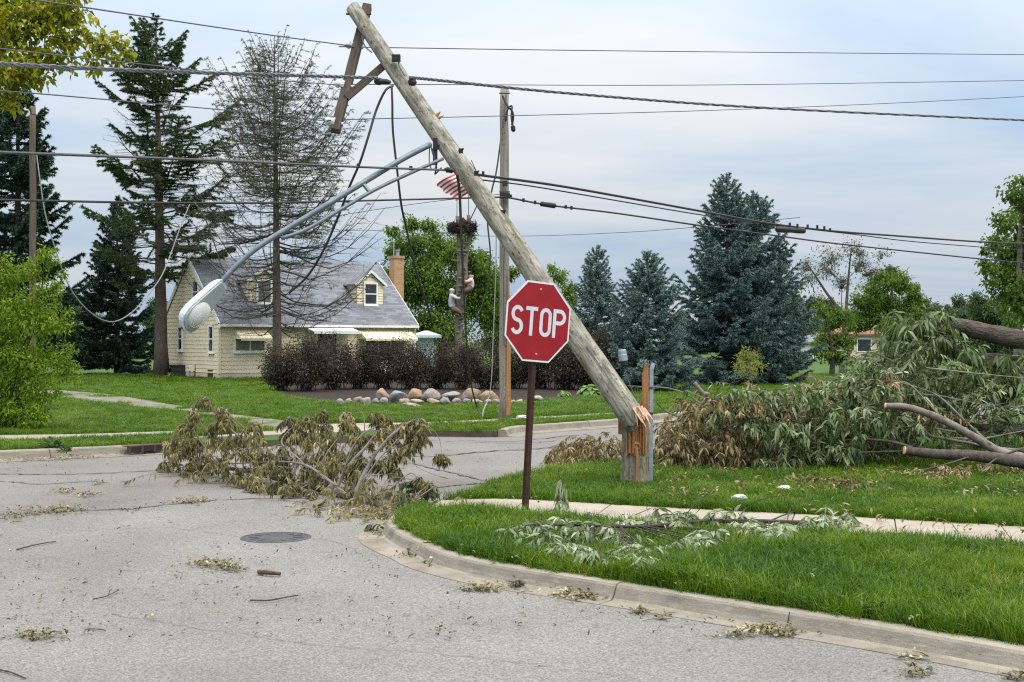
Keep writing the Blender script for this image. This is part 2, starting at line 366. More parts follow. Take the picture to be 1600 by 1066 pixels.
def brick_mat():
    m, nt, N, L, bs = newmat('chimney_brick'); tc = N.new('ShaderNodeTexCoord')
    b = N.new('ShaderNodeTexBrick'); L.new(tc.outputs['Object'], b.inputs['Vector'])
    mp = N.new('ShaderNodeMapping'); mp.inputs['Rotation'].default_value = (math.radians(90), 0, 0); L.new(tc.outputs['Object'], mp.inputs[0]); L.new(mp.outputs[0], b.inputs['Vector'])
    b.inputs['Scale'].default_value = 1; b.inputs['Brick Width'].default_value = .21; b.inputs['Row Height'].default_value = .075; b.inputs['Mortar Size'].default_value = .008
    b.inputs['Color1'].default_value = (.36, .19, .085, 1); b.inputs['Color2'].default_value = (.46, .26, .12, 1); b.inputs['Mortar'].default_value = (.36, .29, .22, 1)
    L.new(b.outputs[0], bs.inputs['Base Color']); bs.inputs['Roughness'].default_value = .85; return m
M['brick'] = brick_mat()
def shingle_mat(name, a, b_, c):
    m, nt, N, L, bs = newmat(name); v = coords(N, L)
    n = noisetex(N, L, v, 1.1, 5, .6); r = ramp(N, [(.3, a), (.7, b_)]); L.new(n, r.inputs[0])
    tc = N.new('ShaderNodeTexCoord'); br = N.new('ShaderNodeTexBrick'); L.new(tc.outputs['Object'], br.inputs['Vector'])
    br.inputs['Scale'].default_value = 1; br.inputs['Brick Width'].default_value = .3; br.inputs['Row Height'].default_value = .13; br.inputs['Mortar Size'].default_value = .006
    br.inputs['Color1'].default_value = (.72, .72, .72, 1); br.inputs['Color2'].default_value = (1.25, 1.25, 1.25, 1); br.inputs['Mortar'].default_value = (.55, .55, .55, 1)
    col = mixc(N, L, 1.0, r.outputs[0], br.outputs[0], 'MULTIPLY')
    st = noisetex(N, L, coords(N, L, (1.2, .35, 1)), 1.4, 6, .7); rs = ramp(N, [(.5, (0, 0, 0)), (.72, (1, 1, 1))]); L.new(st, rs.inputs[0])
    f = N.new('ShaderNodeMath'); f.operation = 'MULTIPLY'; f.inputs[1].default_value = .32; L.new(rs.outputs[0], f.inputs[0])
    col = mixc(N, L, f.outputs[0], col, c)
    L.new(col, bs.inputs['Base Color']); bs.inputs['Roughness'].default_value = .9; bump(N, L, bs, noisetex(N, L, v, 40, 4), .4, .01); return m
M['shingle'] = shingle_mat('grey_shingle', (.135, .145, .168), (.175, .185, .212), (.105, .105, .115))
M['redroof'] = shingle_mat('red_tile_roof', (.19, .085, .06), (.25, .115, .085), (.15, .075, .055))
M['farwall'] = surf('pale_stucco', (.55, .46, .36), (.62, .52, .42), 1, .8, bmp=0)
M['shed'] = surf('pale_blue_boards', (.38, .48, .6), (.46, .56, .68), 1, .7, bmp=0)
M['bark'] = surf('grey_bark', (.055, .045, .038), (.12, .10, .085), 5, .9, sc=(4, 4, .9), bmp=.8, bscale=18, bdist=.03)
M['bark_pine'] = surf('pine_bark', (.075, .058, .048), (.15, .118, .10), 5, .9, sc=(4, 4, .8), bmp=.8, bscale=14, bdist=.04)
M['bark_dark'] = surf('dark_bark', (.035, .028, .023), (.075, .06, .05), 6, .9, sc=(3, 3, 1), bmp=.8, bscale=18, bdist=.03)
M['bark_pale'] = surf('smooth_pale_bark', (.13, .11, .095), (.23, .20, .175), 6, .85, bmp=.4, bscale=30,
                      extra=[((.07, .06, .05), 8, .55, .7, (1, 1, 1))])
M['limb'] = surf('rough_limb_bark', (.045, .035, .03), (.13, .105, .09), 7, .9, sc=(1.2, 3, 3), bmp=1.0, bscale=16, bdist=.05)
M['bark_twig'] = surf('grey_twig_bark', (.045, .04, .034), (.085, .075, .064), 6, .9, bmp=0)
M['deadwood'] = surf('dead_trunk', (.10, .085, .07), (.2, .17, .14), 5, .9, sc=(4, 4, .8), bmp=.6)
M['grass'] = None
# ------------------------------------------------------------------ ground, roads, kerbs, paths
def sheet(name, poly, z, mat, thick=None):
    mb = MB(); p = [(q[0], q[1]) for q in poly]
    a = sum(p[i][0] * p[(i + 1) % len(p)][1] - p[(i + 1) % len(p)][0] * p[i][1] for i in range(len(p)))
    if a < 0: p = p[::-1]
    if thick: mb.prism(p, z - thick, z); mb.f = [(f[0], np.full(len(f[0]), int(f[0].shape[1] == 4 and len(p) != 4), np.int32), f[2]) for f in mb.f]; mat = [mat, M['soil']]
    else: mb.add([(x, y, z) for x, y in p], [list(range(len(p)))])
    return struct(mb.build(name, mat))
sheet('terrain', [(-2500, -400), (2500, -400), (2500, 3500), (-2500, 3500)], -0.12, M['lawnbase'])
sheet('road', [(-60, -25), (80, -25), (80, 60), (-60, 60)], 0.0, M['road'])
sheet('side_street', [G(-500, 822)[:2], G(0, 806)[:2], G(130, 800)[:2], G(330, 783)[:2], G(430, 778)[:2], G(575, 815)[:2], (-.92, 11.0), (1.1, 8.2), (3.2, 6.0), (8, 1.2), (8, -14), (-14, -14), (-14, 6)], 0.004, M['road_near'])

near_back = [G(x, y, KZ) for x, y in [(1600, 1007), (1453, 982), (1341, 963.5), (1250, 950), (1187, 940), (1100, 926.5), (1025, 914), (962, 904.5), (900, 895), (850, 888), (775, 875), (712, 859.5), (687, 848), (660, 836.5), (640, 826), (631, 817), (632, 809), (643, 801), (662, 795)]]
d0 = nrm(near_back[0] - near_back[1]); near_back = [near_back[0] + d0 * 5.5, near_back[0] + d0 * 2] + near_back
near_back = catmull(near_back, 6)
street_edge = [G(x, y, KZ) for x, y in [(700, 782), (735, 768), (790, 751), (850, 737), (960, 722), (1030, 708), (1300, 668), (1700, 640)]]
lawn_near = [*near_back, *street_edge, np.array([40, 42, 0]), np.array([60, 20, 0]), np.array([30, -6, 0])]
far_edge_a = [np.array([-60, -4, 0]), np.array([-25, 10.5, 0]), np.array([-12, 16.0, 0])] + [G(x, y, KZ) for x, y in [(0, 706), (87, 702), (187, 698), (250, 694.5), (296, 692)]]
far_edge_b = [G(x, y, KZ) for x, y in [(300, 691.5), (380, 689), (470, 685), (600, 678.5), (662, 672.5), (720, 673), (775, 673.5), (800, 667.5), (870, 662.5), (965, 655.5), (1060, 645), (1300, 625), (1700, 607)]] + [np.array([60, 64, 0])]
lawn_far = far_edge_a + far_edge_b + [np.array([900, 160, 0]), np.array([1500, 3000, 0]), np.array([-1500, 3000, 0]), np.array([-1500, -60, 0])]
sheet('lawn', lawn_near, KZ - .005, M['lawnbase'], .3)
sheet('far_lawn', lawn_far, KZ - .005, M['lawnbase'], .3)

def kerb(label_mat, path, joints, gutter, side, h=KZ, wtop=.13, wface=.055, parent=None):
    """path: world points of the back top edge; side: +1 when the street lies to the left of the walking direction"""
    p = np.array(path)[:, :2]; seg = np.linalg.norm(np.diff(p, axis=0), axis=1); s = np.concatenate([[0], np.cumsum(seg)])
    def at(x): return np.array([np.interp(x, s, p[:, 0]), np.interp(x, s, p[:, 1])])
    cuts = [0] + list(joints) + [s[-1]]
    for a, b in zip(cuts[:-1], cuts[1:]):
        g = .006; xs = np.linspace(a + g, b - g, max(2, int((b - a) / .14)))
        c = np.array([at(x) for x in xs]); t = np.array([at(min(x + .12, s[-1])) - at(max(x - .12, 0)) for x in xs]); t = nrm(t)
        n = np.c_[-t[:, 1], t[:, 0]] * side
        gw = gutter if isinstance(gutter, float) else np.interp(xs, gutter[0], gutter[1])
        gw = np.broadcast_to(gw, (len(xs),))
        tl = R.uniform(-.004, .004)
        prof = [(0, -.1), (0, h - .004), (.012, h + .002), (wtop * .75, h + .002), (wtop, h - .004), (wtop + wface * .25, h - .018), (wtop + wface * .55, h * .48), (wtop + wface * .85, .024), (wtop + wface * 1.15, .011)]
        V = []
        for k in range(len(xs)):
            row = [(*(c[k] + n[k] * o), z + tl * (z > .03)) for o, z in prof]
            o = wtop + wface * 1.15 + gw[k]
            row += [(*(c[k] + n[k] * o), .008), (*(c[k] + n[k] * o), -.1)]
            V.append(row)
        K = len(prof) + 2; V = np.array(V).reshape(-1, 3); F = []
        for i in range(len(xs) - 1):
            for j in range(K - 1): F.append([i * K + j, (i + 1) * K + j, (i + 1) * K + j + 1, i * K + j + 1] if side < 0 else [i * K + j, i * K + j + 1, (i + 1) * K + j + 1, (i + 1) * K + j])
        F += [list(range(K)), [(len(xs) - 1) * K + j for j in range(K - 1, -1, -1)]]
        mb = MB(); mb.add(V, F)
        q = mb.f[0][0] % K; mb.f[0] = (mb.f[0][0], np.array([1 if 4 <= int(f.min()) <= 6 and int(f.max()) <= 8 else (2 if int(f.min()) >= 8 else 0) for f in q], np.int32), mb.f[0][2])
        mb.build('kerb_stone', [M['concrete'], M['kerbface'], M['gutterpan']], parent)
def slabs(parent, up, lo, n, z, thick, mat, gap=.012):
    """paving slabs between two world curves"""
    up = np.array(up)[:, :2]; lo = np.array(lo)[:, :2]
    def rs(c, t):
        s = np.concatenate([[0], np.cumsum(np.linalg.norm(np.diff(c, axis=0), axis=1))]); x = t * s[-1]
        return np.array([np.interp(x, s, c[:, 0]), np.interp(x, s, c[:, 1])])
    for i in range(n):
        e = gap / 2 / max(np.linalg.norm(rs(up, 1) - rs(up, 0)), .1)
        ts = np.linspace(i / n + e, (i + 1) / n - e, 4)
        o = [rs(lo, t) for t in ts] + [rs(up, t) for t in ts[::-1]]
        a = sum(o[q][0] * o[(q + 1) % 8][1] - o[(q + 1) % 8][0] * o[q][1] for q in range(8))
        if a < 0: o = o[::-1]
        dz = R.uniform(-.003, .004)
        MB().prism(o, z - thick, z + dz).build('slab', mat, parent)
def group_struct(name):
    o = bpy.data.objects.new(name, None); COL.objects.link(o); o['kind'] = 'structure'; ROOT[o.name] = (0, 0, 0); return o

kb = group_struct('kerb')
path = np.array(near_back); sl_ = np.concatenate([[0], np.cumsum(np.linalg.norm(np.diff(path[:, :2], axis=0), axis=1))])
def arc_of(pt): return sl_[np.argmin(np.linalg.norm(path[:, :2] - pt[:2], axis=1))]
jn = [3.2, arc_of(G(985, 908, KZ)), arc_of(G(703, 856, KZ)), arc_of(G(636, 823, KZ))]
gx = [0, arc_of(G(1453, 982, KZ)), arc_of(G(1100, 926, KZ)), arc_of(G(850, 888, KZ)), arc_of(G(687, 848, KZ)), arc_of(G(640, 826, KZ)), sl_[-1]]
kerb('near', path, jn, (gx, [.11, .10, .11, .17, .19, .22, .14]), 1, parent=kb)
ym = MB()                                                       # a faded paint mark on the kerb's top and face
ci = np.argmin(np.abs(sl_ - arc_of(G(676, 846, KZ)))); t_ = nrm(path[ci + 1] - path[ci - 1]); n_ = np.array([-t_[1], t_[0], 0])
for w0, (o0, z0), (o1, z1) in ((.09, (.02, KZ + .0045), (.11, KZ + .0045)), (.06, (.134, KZ - .006), (.164, KZ * .45))):
    q = [path[ci] + t_ * a + n_ * o for a, o in ((-w0 / 2, o0), (w0 / 2, o0), (w0 * .4, o1), (-w0 * .3, o1))]
    for k, zz in enumerate((z0, z0, z1, z1)): q[k] = np.array([q[k][0], q[k][1], zz + .002])
    ym.add(q, [[0, 1, 2, 3]])
ym.build('paint_mark', M['yellow'], kb)

kb2 = group_struct('far_kerb')
fl = catmull(far_edge_a[1:], 4); s2 = np.linalg.norm(np.diff(fl[:, :2], axis=0), axis=1).sum()
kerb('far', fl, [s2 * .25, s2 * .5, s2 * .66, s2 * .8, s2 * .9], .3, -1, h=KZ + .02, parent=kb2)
fr = catmull([G(x, y, KZ) for x, y in [(778, 673), (800, 667.5), (870, 662.5), (965, 655.5), (1060, 645), (1300, 625)]], 6)
s3 = np.linalg.norm(np.diff(fr[:, :2], axis=0), axis=1).sum()
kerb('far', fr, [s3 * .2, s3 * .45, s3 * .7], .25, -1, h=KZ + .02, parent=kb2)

sw = group_struct('sidewalk')
up = [G(x, y, KZ) for x, y in [(690, 783), (780, 780.5), (862, 784), (1004, 792), (1165, 801), (1321, 808), (1481, 818), (1600, 824)]]
up += [up[-1] + (up[-1] - up[-2]) * k for k in (1.5, 4)]
lo = [G(x, y, KZ) for x, y in [(655, 801), (740, 799), (830, 808), (985, 821), (1140, 831), (1300, 841), (1460, 851), (1600, 858)]]
lo += [lo[-1] + (lo[-1] - lo[-2]) * k for k in (1.5, 4)]
up, lo = catmull(up, 4), catmull(lo, 4)
slabs(sw, up, lo, 9, KZ + .006, .08, M['walk']); sw_poly = [*lo, *up[::-1]]
sw2 = group_struct('far_sidewalk')
up2 = [np.array([-20, 17.2, 0])] + [G(x, y, KZ) for x, y in [(0, 680.5), (140, 678.5), (275, 673.5)]]; lo2 = [np.array([-20, 16.0, 0])] + [G(x, y, KZ) for x, y in [(0, 690), (140, 685.5), (275, 680)]]
slabs(sw2, up2, lo2, 9, KZ + .006, .08, M['walk']); sw2_poly = [*lo2, *up2[::-1]]
sw3 = group_struct('far_footpath')
up3 = [G(x, y, KZ) for x, y in [(640, 661.5), (720, 658), (800, 654), (960, 645.5)]]; lo3 = [G(x, y, KZ) for x, y in [(640, 665.5), (720, 661.5), (800, 657.5), (960, 648.5)]]
slabs(sw3, up3, lo3, 6, KZ + .006, .08, M['walk']); sw3_poly = [*lo3, *up3[::-1]]

drive_poly = [G(x, y, KZ) for x, y in [(-120, 599), (77, 608.5), (175, 616.5), (275, 633), (350, 646), (425, 655), (500, 663), (560, 663), (560, 671), (500, 674), (440, 674), (412, 670), (375, 658), (275, 643), (175, 631), (82, 620), (-120, 608)]]
sheet('gravel_drive', drive_poly, KZ + .004, M['gravel'])
apron_poly = [G(x, y, KZ) for x, y in [(290, 686), (330, 680), (420, 675), (470, 668), (500, 662), (620, 660), (662, 664), (665, 672.5), (600, 678.5), (470, 685), (380, 689), (300, 691.5)]]
ap = group_struct('drive_apron')
slabs(ap, [G(x, y, KZ) for x, y in [(290, 685), (420, 674), (520, 663), (640, 661)]], [G(x, y, 0) for x, y in [(296, 695), (420, 690), (560, 684), (664, 675)]], 5, KZ + .008, .12, M['walk'])
mulch_poly = [G(x, y, KZ) for x, y in [(425, 612), (450, 621), (520, 629), (620, 632), (720, 632), (790, 630), (880, 624), (965, 617), (980, 606), (900, 600), (700, 598), (480, 600), (430, 604)]]
sheet('mulch_bed', mulch_poly, KZ + .012, M['mulch'])

# cracks sealed with tar in the cross street
ck = MB()
for pts, w in [([(560, 700), (660, 714), (760, 706), (840, 702), (930, 690)], .03), ([(690, 712), (730, 709), (800, 703), (870, 700)], .02), ([(640, 724), (700, 738), (760, 752), (800, 760)], .025),
               ([(650, 766), (700, 760), (740, 757), (770, 755)], .03), ([(0, 741), (90, 742), (200, 738), (300, 731)], .025), ([(600, 690), (700, 688), (800, 690), (900, 680)], .02), ([(700, 690), (810, 693), (870, 689)], .02),
               ([(0, 806), (70, 801), (200, 796), (330, 783), (470, 779)], .03), ([(-300, 752), (-100, 748), (0, 752), (60, 757), (150, 752)], .02)]:
    c = catmull([G(x, y, 0) for x, y in pts], 10); c[:, :2] += R.normal(size=(len(c), 2)) * .02
    t = nrm(np.gradient(c, axis=0)); n = np.c_[-t[:, 1], t[:, 0], np.zeros(len(c))]
    ww = w * R.uniform(.25, 1.2, (len(c), 1))
    V = np.empty((len(c) * 2, 3)); V[0::2] = c + n * ww; V[1::2] = c - n * ww; V[:, 2] = .0085
    ck.add(V, np.array([[2 * i, 2 * i + 1, 2 * i + 3, 2 * i + 2] for i in range(len(c) - 1)]))
CK2 = [([(-40, 970), (150, 960), (330, 985), (520, 1010), (760, 1030), (980, 1062)], .0022), ([(120, 830), (260, 826), (376, 838)], .0025), ([(486, 842), (540, 850), (575, 870)], .0025)]
for pts, w in CK2:
    c = catmull([G(x, y, 0) for x, y in pts], 22); c[:, :2] += np.cumsum(R.normal(size=(len(c), 2)) * .012, axis=0) * .6 + R.normal(size=(len(c), 2)) * .012
    t = nrm(np.gradient(c, axis=0)); n = np.c_[-t[:, 1], t[:, 0], np.zeros(len(c))]; ww = w * R.uniform(.1, 1.2, (len(c), 1)); V = np.empty((len(c) * 2, 3)); V[0::2] = c + n * ww; V[1::2] = c - n * ww; V[:, 2] = .0085
    ck.add(V, np.array([[2 * i, 2 * i + 1, 2 * i + 3, 2 * i + 2] for i in range(len(c) - 1)]))
o = ck.build('crack_sealant', M['tar']); struct(o)
# ------------------------------------------------------------------ plant generators
M['needle_blue'] = leafmat('blue_spruce_needles', [(0, (.055, .105, .100)), (.5, (.135, .215, .210)), (1, (.29, .39, .385))], .2, .6)
M['needle_dark'] = leafmat('dark_spruce_needles', [(0, (.016, .042, .026)), (.6, (.038, .080, .052)), (1, (.085, .140, .105))], .1, .6)
M['needle_pine'] = leafmat('pine_needles', [(0, (.024, .054, .018)), (.6, (.058, .108, .034)), (1, (.135, .165, .052))], .15, .6)
M['needle_thin'] = leafmat('sparse_brown_needles', [(0, (.05, .065, .03)), (.55, (.10, .112, .05)), (1, (.17, .155, .08))], .15, .6)
M['leaf_green'] = leafmat('green_leaves', [(0, (.036, .078, .010)), (.5, (.095, .175, .020)), (1, (.20, .275, .03))], .32)
M['leaf_mid'] = leafmat('dull_green_leaves', [(0, (.020, .042, .014)), (.5, (.040, .080, .022)), (1, (.085, .120, .03))], .3)
M['leaf_far'] = leafmat('distant_leaves', [(0, (.026, .056, .024)), (.5, (.056, .105, .040)), (1, (.12, .165, .055))], .25)
M['leaf_bright'] = leafmat('bright_shrub_leaves', [(0, (.055, .115, .010)), (.5, (.15, .265, .018)), (.8, (.28, .38, .025)), (1, (.55, .46, .02))], .4)
M['leaf_maple'] = leafmat('turning_maple_leaves', [(0, (.07, .10, .008)), (.4, (.20, .235, .012)), (.75, (.42, .40, .018)), (1, (.58, .46, .02))], .45)
M['leaf_purple'] = leafmat('purple_shrub_leaves', [(0, (.022, .018, .014)), (.55, (.056, .045, .034)), (.85, (.12, .096, .064)), (1, (.16, .145, .075))], .15)
M['leaf_willow'] = leafmat('willow_leaves', [(0, (.12, .16, .03)), (1, (.30, .33, .075))], .4)
M['leaf_hosta'] = leafmat('hosta_leaves', [(0, (.10, .19, .04)), (1, (.22, .33, .08))], .35)
M['leaf_yellow'] = leafmat('yellow_leaves', [(0, (.10, .15, .01)), (.6, (.28, .30, .01)), (1, (.55, .45, .01))], .4)
M['leaf_dried'] = leafmat('dried_olive_leaves', [(0, (.055, .058, .020)), (.45, (.150, .138, .050)), (.8, (.26, .215, .088)), (1, (.42, .35, .18))], .2, .7)
M['leaf_brown'] = leafmat('dried_brown_leaves', [(0, (.060, .048, .019)), (.5, (.175, .138, .060)), (1, (.40, .32, .175))], .2, .7)
M['leaf_fallen'] = leafmat('wilting_green_leaves', [(0, (.024, .050, .012)), (.35, (.072, .125, .034)), (.65, (.150, .205, .080)), (1, (.38, .44, .28))], .3, .5, .35)
M['leaf_silver'] = leafmat('silver_backed_leaves', [(0, (.09, .135, .055)), (.5, (.23, .29, .165)), (1, (.48, .54, .38))], .3, .5, .3)
M['litter'] = leafmat('leaf_litter', [(0, (.035, .034, .018)), (.3, (.09, .10, .042)), (.6, (.185, .155, .075)), (.85, (.28, .23, .13)), (1, (.42, .39, .29))], .1, .8)

def C(px, py, d, rpx):
    return (*P(px, py, d), rpx * d / FPX)
def broadleaf(name, label, cat, base, clumps, trunk_r, leafL, dens, leaf, bark, group=None, twigs=9, lk='diamond', lw=.62, squash=.85, stem_n=1, droop=.25, vb=0.0, limb_from=.35, crown='crown', limb_r=1.0):
    base = np.array(base, float); cl = np.array(clumps, float)
    t = thing(name, label, cat, base, group=group)
    tb, lv = MB(), MB()
    cen = cl[:, :3].mean(0); top = cl[np.argmax(cl[:, 2])][:3]
    stems = []
    for k in range(stem_n):
        off = np.array([R.normal() * .12, R.normal() * .12, 0]) * (stem_n > 1)
        tgt = top if k == 0 else cl[R.integers(len(cl))][:3]
        mid = base * .5 + np.array([base[0] * .3 + cen[0] * .2, base[1] * .3 + cen[1] * .2, cen[2] * .5])
        pth = catmull([base + off - [0, 0, .1], (base * 2 + mid) / 3 + off * 1.2, mid + off * 2, np.array([(cen[0] + tgt[0]) / 2, (cen[1] + tgt[1]) / 2, (mid[2] + tgt[2]) / 2]), tgt], 5)
        rad = trunk_r / math.sqrt(stem_n) * np.linspace(1, .12, len(pth)) ** .8
        rad[0] *= 1.25; tb.tube(pth, rad, 9 if trunk_r > .08 else 6, var=.5); stems.append((pth, rad))
    done = []
    for c in cl[np.argsort(np.linalg.norm(cl[:, :2] - base[:2], axis=1) + .5 * np.abs(cl[:, 2] - cen[2]))]:
        pth, rad = stems[R.integers(stem_n)]
        zf = np.interp(R.uniform(limb_from, .75), [0, 1], [base[2], c[2]])
        i = int(np.clip(np.searchsorted(pth[:, 2], zf), 1, len(pth) - 2)); p0 = pth[i]; pc = c[:3]; r0 = min(rad[i] * .6, .02 + c[3] * .06) * limb_r
        if done:
            dq = [np.linalg.norm(q[0] - pc) for q in done]; bi = int(np.argmin(dq))
            if dq[bi] < np.linalg.norm(p0 - pc) * .8: p0 = done[bi][0]; r0 = min(r0, done[bi][1] * .7)
        done.append((pc, max(.006, r0)))
        m = (p0 + pc) / 2 + np.array([0, 0, -.12 * np.linalg.norm(pc - p0)]) + R.normal(size=3) * .05
        br = catmull([p0, m, pc], 5)
        tb.tube(br, np.linspace(r0, r0 * .35, len(br)), 5)
        nt = max(4, int(twigs * max(1, c[3] ** 1.0)))
        u = rvec(nt); u[:, 2] = u[:, 2] * .9 + .12
        e = pc + u * c[3] * R.uniform(.45, 1.05, (nt, 1)) * np.array([1, 1, squash])
        near = br[np.linalg.norm(br - pc, axis=1) <= c[3] * .8]; k0 = near[R.integers(len(near), size=nt)]
        tb.sticks(k0, e, r0 * .28, r0 * .08, 3)
        nl = int(dens * c[3] ** 2 * 12)
        ii = R.integers(nt, size=nl); s = R.uniform(.35, 1.08, (nl, 1))
        pos = k0[ii] * (1 - s) + e[ii] * s + R.normal(size=(nl, 3)) * c[3] * .17
        out = nrm(pos - pc); dr = nrm(out * .7 + rvec(nl) * .8 + np.array([0, 0, -droop]))
        nn = nrm(rvec(nl) * .8 + np.array([0, 0, .8]) + out * .3)
        tw = R.uniform(0, .28, nt)[ii]
        lv.leaves(pos, dr, nn, leafL * R.uniform(.6, 1.25, nl), leafL * lw * R.uniform(.7, 1.2, nl), np.clip(tw + R.beta(2, 2.6, nl) * .8 + vb, 0, 1), kind=lk, bend=R.uniform(.05, .5, nl))
    tb.build('trunk', bark, t, smooth=True)
    stuff(lv.build(crown, leaf, t)); return t

def conifer(name, label, cat, base, H, Rad, prof, elev, leaf, bark, trunk_r, z0=.3, step=.35, nbr=6, npm=60, nl=(.09, .02), droop=.1, up=.12, bl=.42, nb=10, nstart=.15, asym=None, group=None, gap=0.0, dirspread=.7, upb=.15, lean=(0, 0), vb=0, branch_r=.03, dead=0.0, twig2=0, skip_b=False, lenvar=(.72, 1.12), elvar=.10):
    base = np.array(base, float); t = thing(name, label, cat, base, group=group)
    tb, lv, brs = MB(), MB(), MB()
    n = 12; zz = np.linspace(-.1, H, n); tr = np.c_[base[0] + lean[0] * (np.maximum(zz, 0) / H) ** 1.5 + R.normal(size=n) * .02 * trunk_r, base[1] + lean[1] * zz / H, base[2] + zz]
    rad = trunk_r * (1 - np.linspace(0, 1, n) * .97) ** .85; rad[0] *= 1.3
    tb.tube(tr, rad, 10); S0, S1, SW = [], [], []
    z = z0
    while z < H * .985:
        tt = (z - z0) / (H - z0)
        for k in range(nbr):
            if R.random() < (gap(tt) if callable(gap) else gap): continue
            az = R.uniform(0, 2 * math.pi); zl = z + R.uniform(-.5, .5) * step
            length = Rad * prof(tt) * R.uniform(*lenvar) * (asym(az, tt) if asym else 1)
            if length < .06: continue
            el = elev(tt) + R.normal() * elvar
            s = np.linspace(0, 1, 7)[:, None]
            h = np.array([math.cos(az), math.sin(az), 0])
            o = np.array([np.interp(zl, zz, tr[:, 0]), np.interp(zl, zz, tr[:, 1]), base[2] + zl])
            p = o + h * length * s * math.cos(el) + np.array([0, 0, 1]) * (length * (s * math.sin(el) - droop * np.sin(s * math.pi) + up * s ** 3))
            p[1:] += R.normal(size=(6, 3)) * length * .012
            r0 = branch_r * (.35 + .65 * length / Rad)
            if length > .5: brs.tube(p, r0 * np.linspace(1, .18, 7), 4, cap=False)
            isdead = R.random() < (dead(tt) if callable(dead) else dead)
            m = max(3, int((nb(tt) if callable(nb) else nb) * length / Rad + 2)); ss = np.linspace(.12, 1, m); sv = np.cross(h, [0, 0, 1.0])
            for q, sd in ((q, sd) for q in ss for sd in (-1, 1)):
                b0 = np.array([np.interp(q, s[:, 0], p[:, j]) for j in range(3)])
                lb = length * bl * (1.08 - q) ** .7 * R.uniform(.6, 1.15)
                dv = nrm(h * R.uniform(.45, .9) + sv * sd * R.uniform(.5, 1) + np.array([0, 0, R.normal() * .12 + .02 - droop * .3]))
                b1 = b0 + dv * lb
                S0.append(b0); S1.append(b1); SW.append(0.0 if (isdead or q < nstart) else 1.0)
                for _ in range(twig2(tt) if callable(twig2) else twig2):
                    f = R.uniform(.25, .9); c0 = b0 + (b1 - b0) * f; S0.append(c0)
                    S1.append(c0 + nrm(dv * .8 + R.normal(size=3) * .55) * lb * R.uniform(.25, .5)); SW.append(SW[-1])
            S0.append(p[4]); S1.append(p[6]); SW.append(0.0 if isdead else 1.0)
        z += step * (1.0 - .45 * tt)
    S0, S1, SW = np.array(S0), np.array(S1), np.array(SW); ln = np.linalg.norm(S1 - S0, axis=1)
    if not skip_b: brs.sticks(S0, S1, np.clip(branch_r * .22 * np.sqrt(ln / .5), .003, .02), .003, 3)
    cnt = R.poisson(ln * npm * SW); ii = np.repeat(np.arange(len(S0)), cnt); K = len(ii)
    f = R.uniform(0, 1.03, (K, 1)); pos = S0[ii] * (1 - f) + S1[ii] * f; ax = nrm(S1[ii] - S0[ii])
    dr = nrm(ax * .75 + rvec(K) * dirspread + np.array([0, 0, upb]))
    tw = R.uniform(0, .3, len(S0))[ii]
    lv.leaves(pos, dr, nrm(rvec(K) + [0, 0, .5]), nl[0] * R.uniform(.6, 1.25, K), nl[1] * R.uniform(.7, 1.3, K), np.clip(tw + R.beta(2, 2.5, K) * .75 + vb, 0, 1), kind='blade')
    # leader
    k = 26; lp = np.tile(tr[-1], (k, 1)) - np.array([0, 0, 1]) * R.uniform(-.05, H * .05, (k, 1)); lv.leaves(lp, nrm(rvec(k) * .6 + [0, 0, .8]), rvec(k), nl[0] * 1.2, nl[1], .6, kind='blade')
    tb.build('trunk', bark, t, smooth=True); brs.build('branches', M['bark_twig'], t)
    stuff(lv.build('needles', leaf, t)); return t

def sprays(lv, st, org, dirs, length, nleaf, L, Wd, var0, varw, grav=.9, st_r=.006, mi=0, bend=(.1, .6), hang=.55, fold=.25):
    """twigs that arch over under their weight, with long leaves hanging off both sides"""
    org = np.asarray(org, float); dirs = nrm(dirs); K = len(org); length = np.broadcast_to(length, (K,))[:, None]
    pts = []
    for s in np.linspace(0, 1, 5):
        pts.append(org + dirs * length * s + np.array([0, 0, -1]) * (length * np.broadcast_to(grav, (K,))[:, None] * .55 * s * s))
    pts = np.array(pts)
    for i in range(4): st.sticks(pts[i], pts[i + 1], st_r * (1 - .2 * i), st_r * (.8 - .2 * i), 3)
    N = K * nleaf; ii = np.repeat(np.arange(K), nleaf); f = (1 - R.random(N) ** 1.5 * .9) * 3.999; a = np.minimum(f.astype(int), 3); u = (f - a)[:, None]
    pos = pts[a, ii] * (1 - u) + pts[a + 1, ii] * u; ax = nrm(pts[a + 1, ii] - pts[a, ii])
    sd = nrm(np.cross(ax, [0, 0, 1.0]) + 1e-3) * np.where(R.random(N) < .5, 1, -1)[:, None]
    dr = nrm(ax * .5 + sd * R.uniform(.2, 1, (N, 1)) + np.array([0, 0, -hang]) * R.uniform(.3, 1.6, (N, 1)) + R.normal(size=(N, 3)) * .38)
    nn = nrm(np.array([0, 0, .8]) + sd * .2 + R.normal(size=(N, 3)) * .55)
    v = np.clip(np.broadcast_to(var0, (K,))[ii] + R.normal(size=N) * varw, 0, 1)
    Lv = L * R.uniform(.55, 1.2, N)
    lv.leaves(pos, dr, nn, Lv, Wd * R.uniform(.7, 1.2, N) * (Lv / L), v, mi=mi, kind='lance', bend=R.uniform(*bend, N), fold=fold)
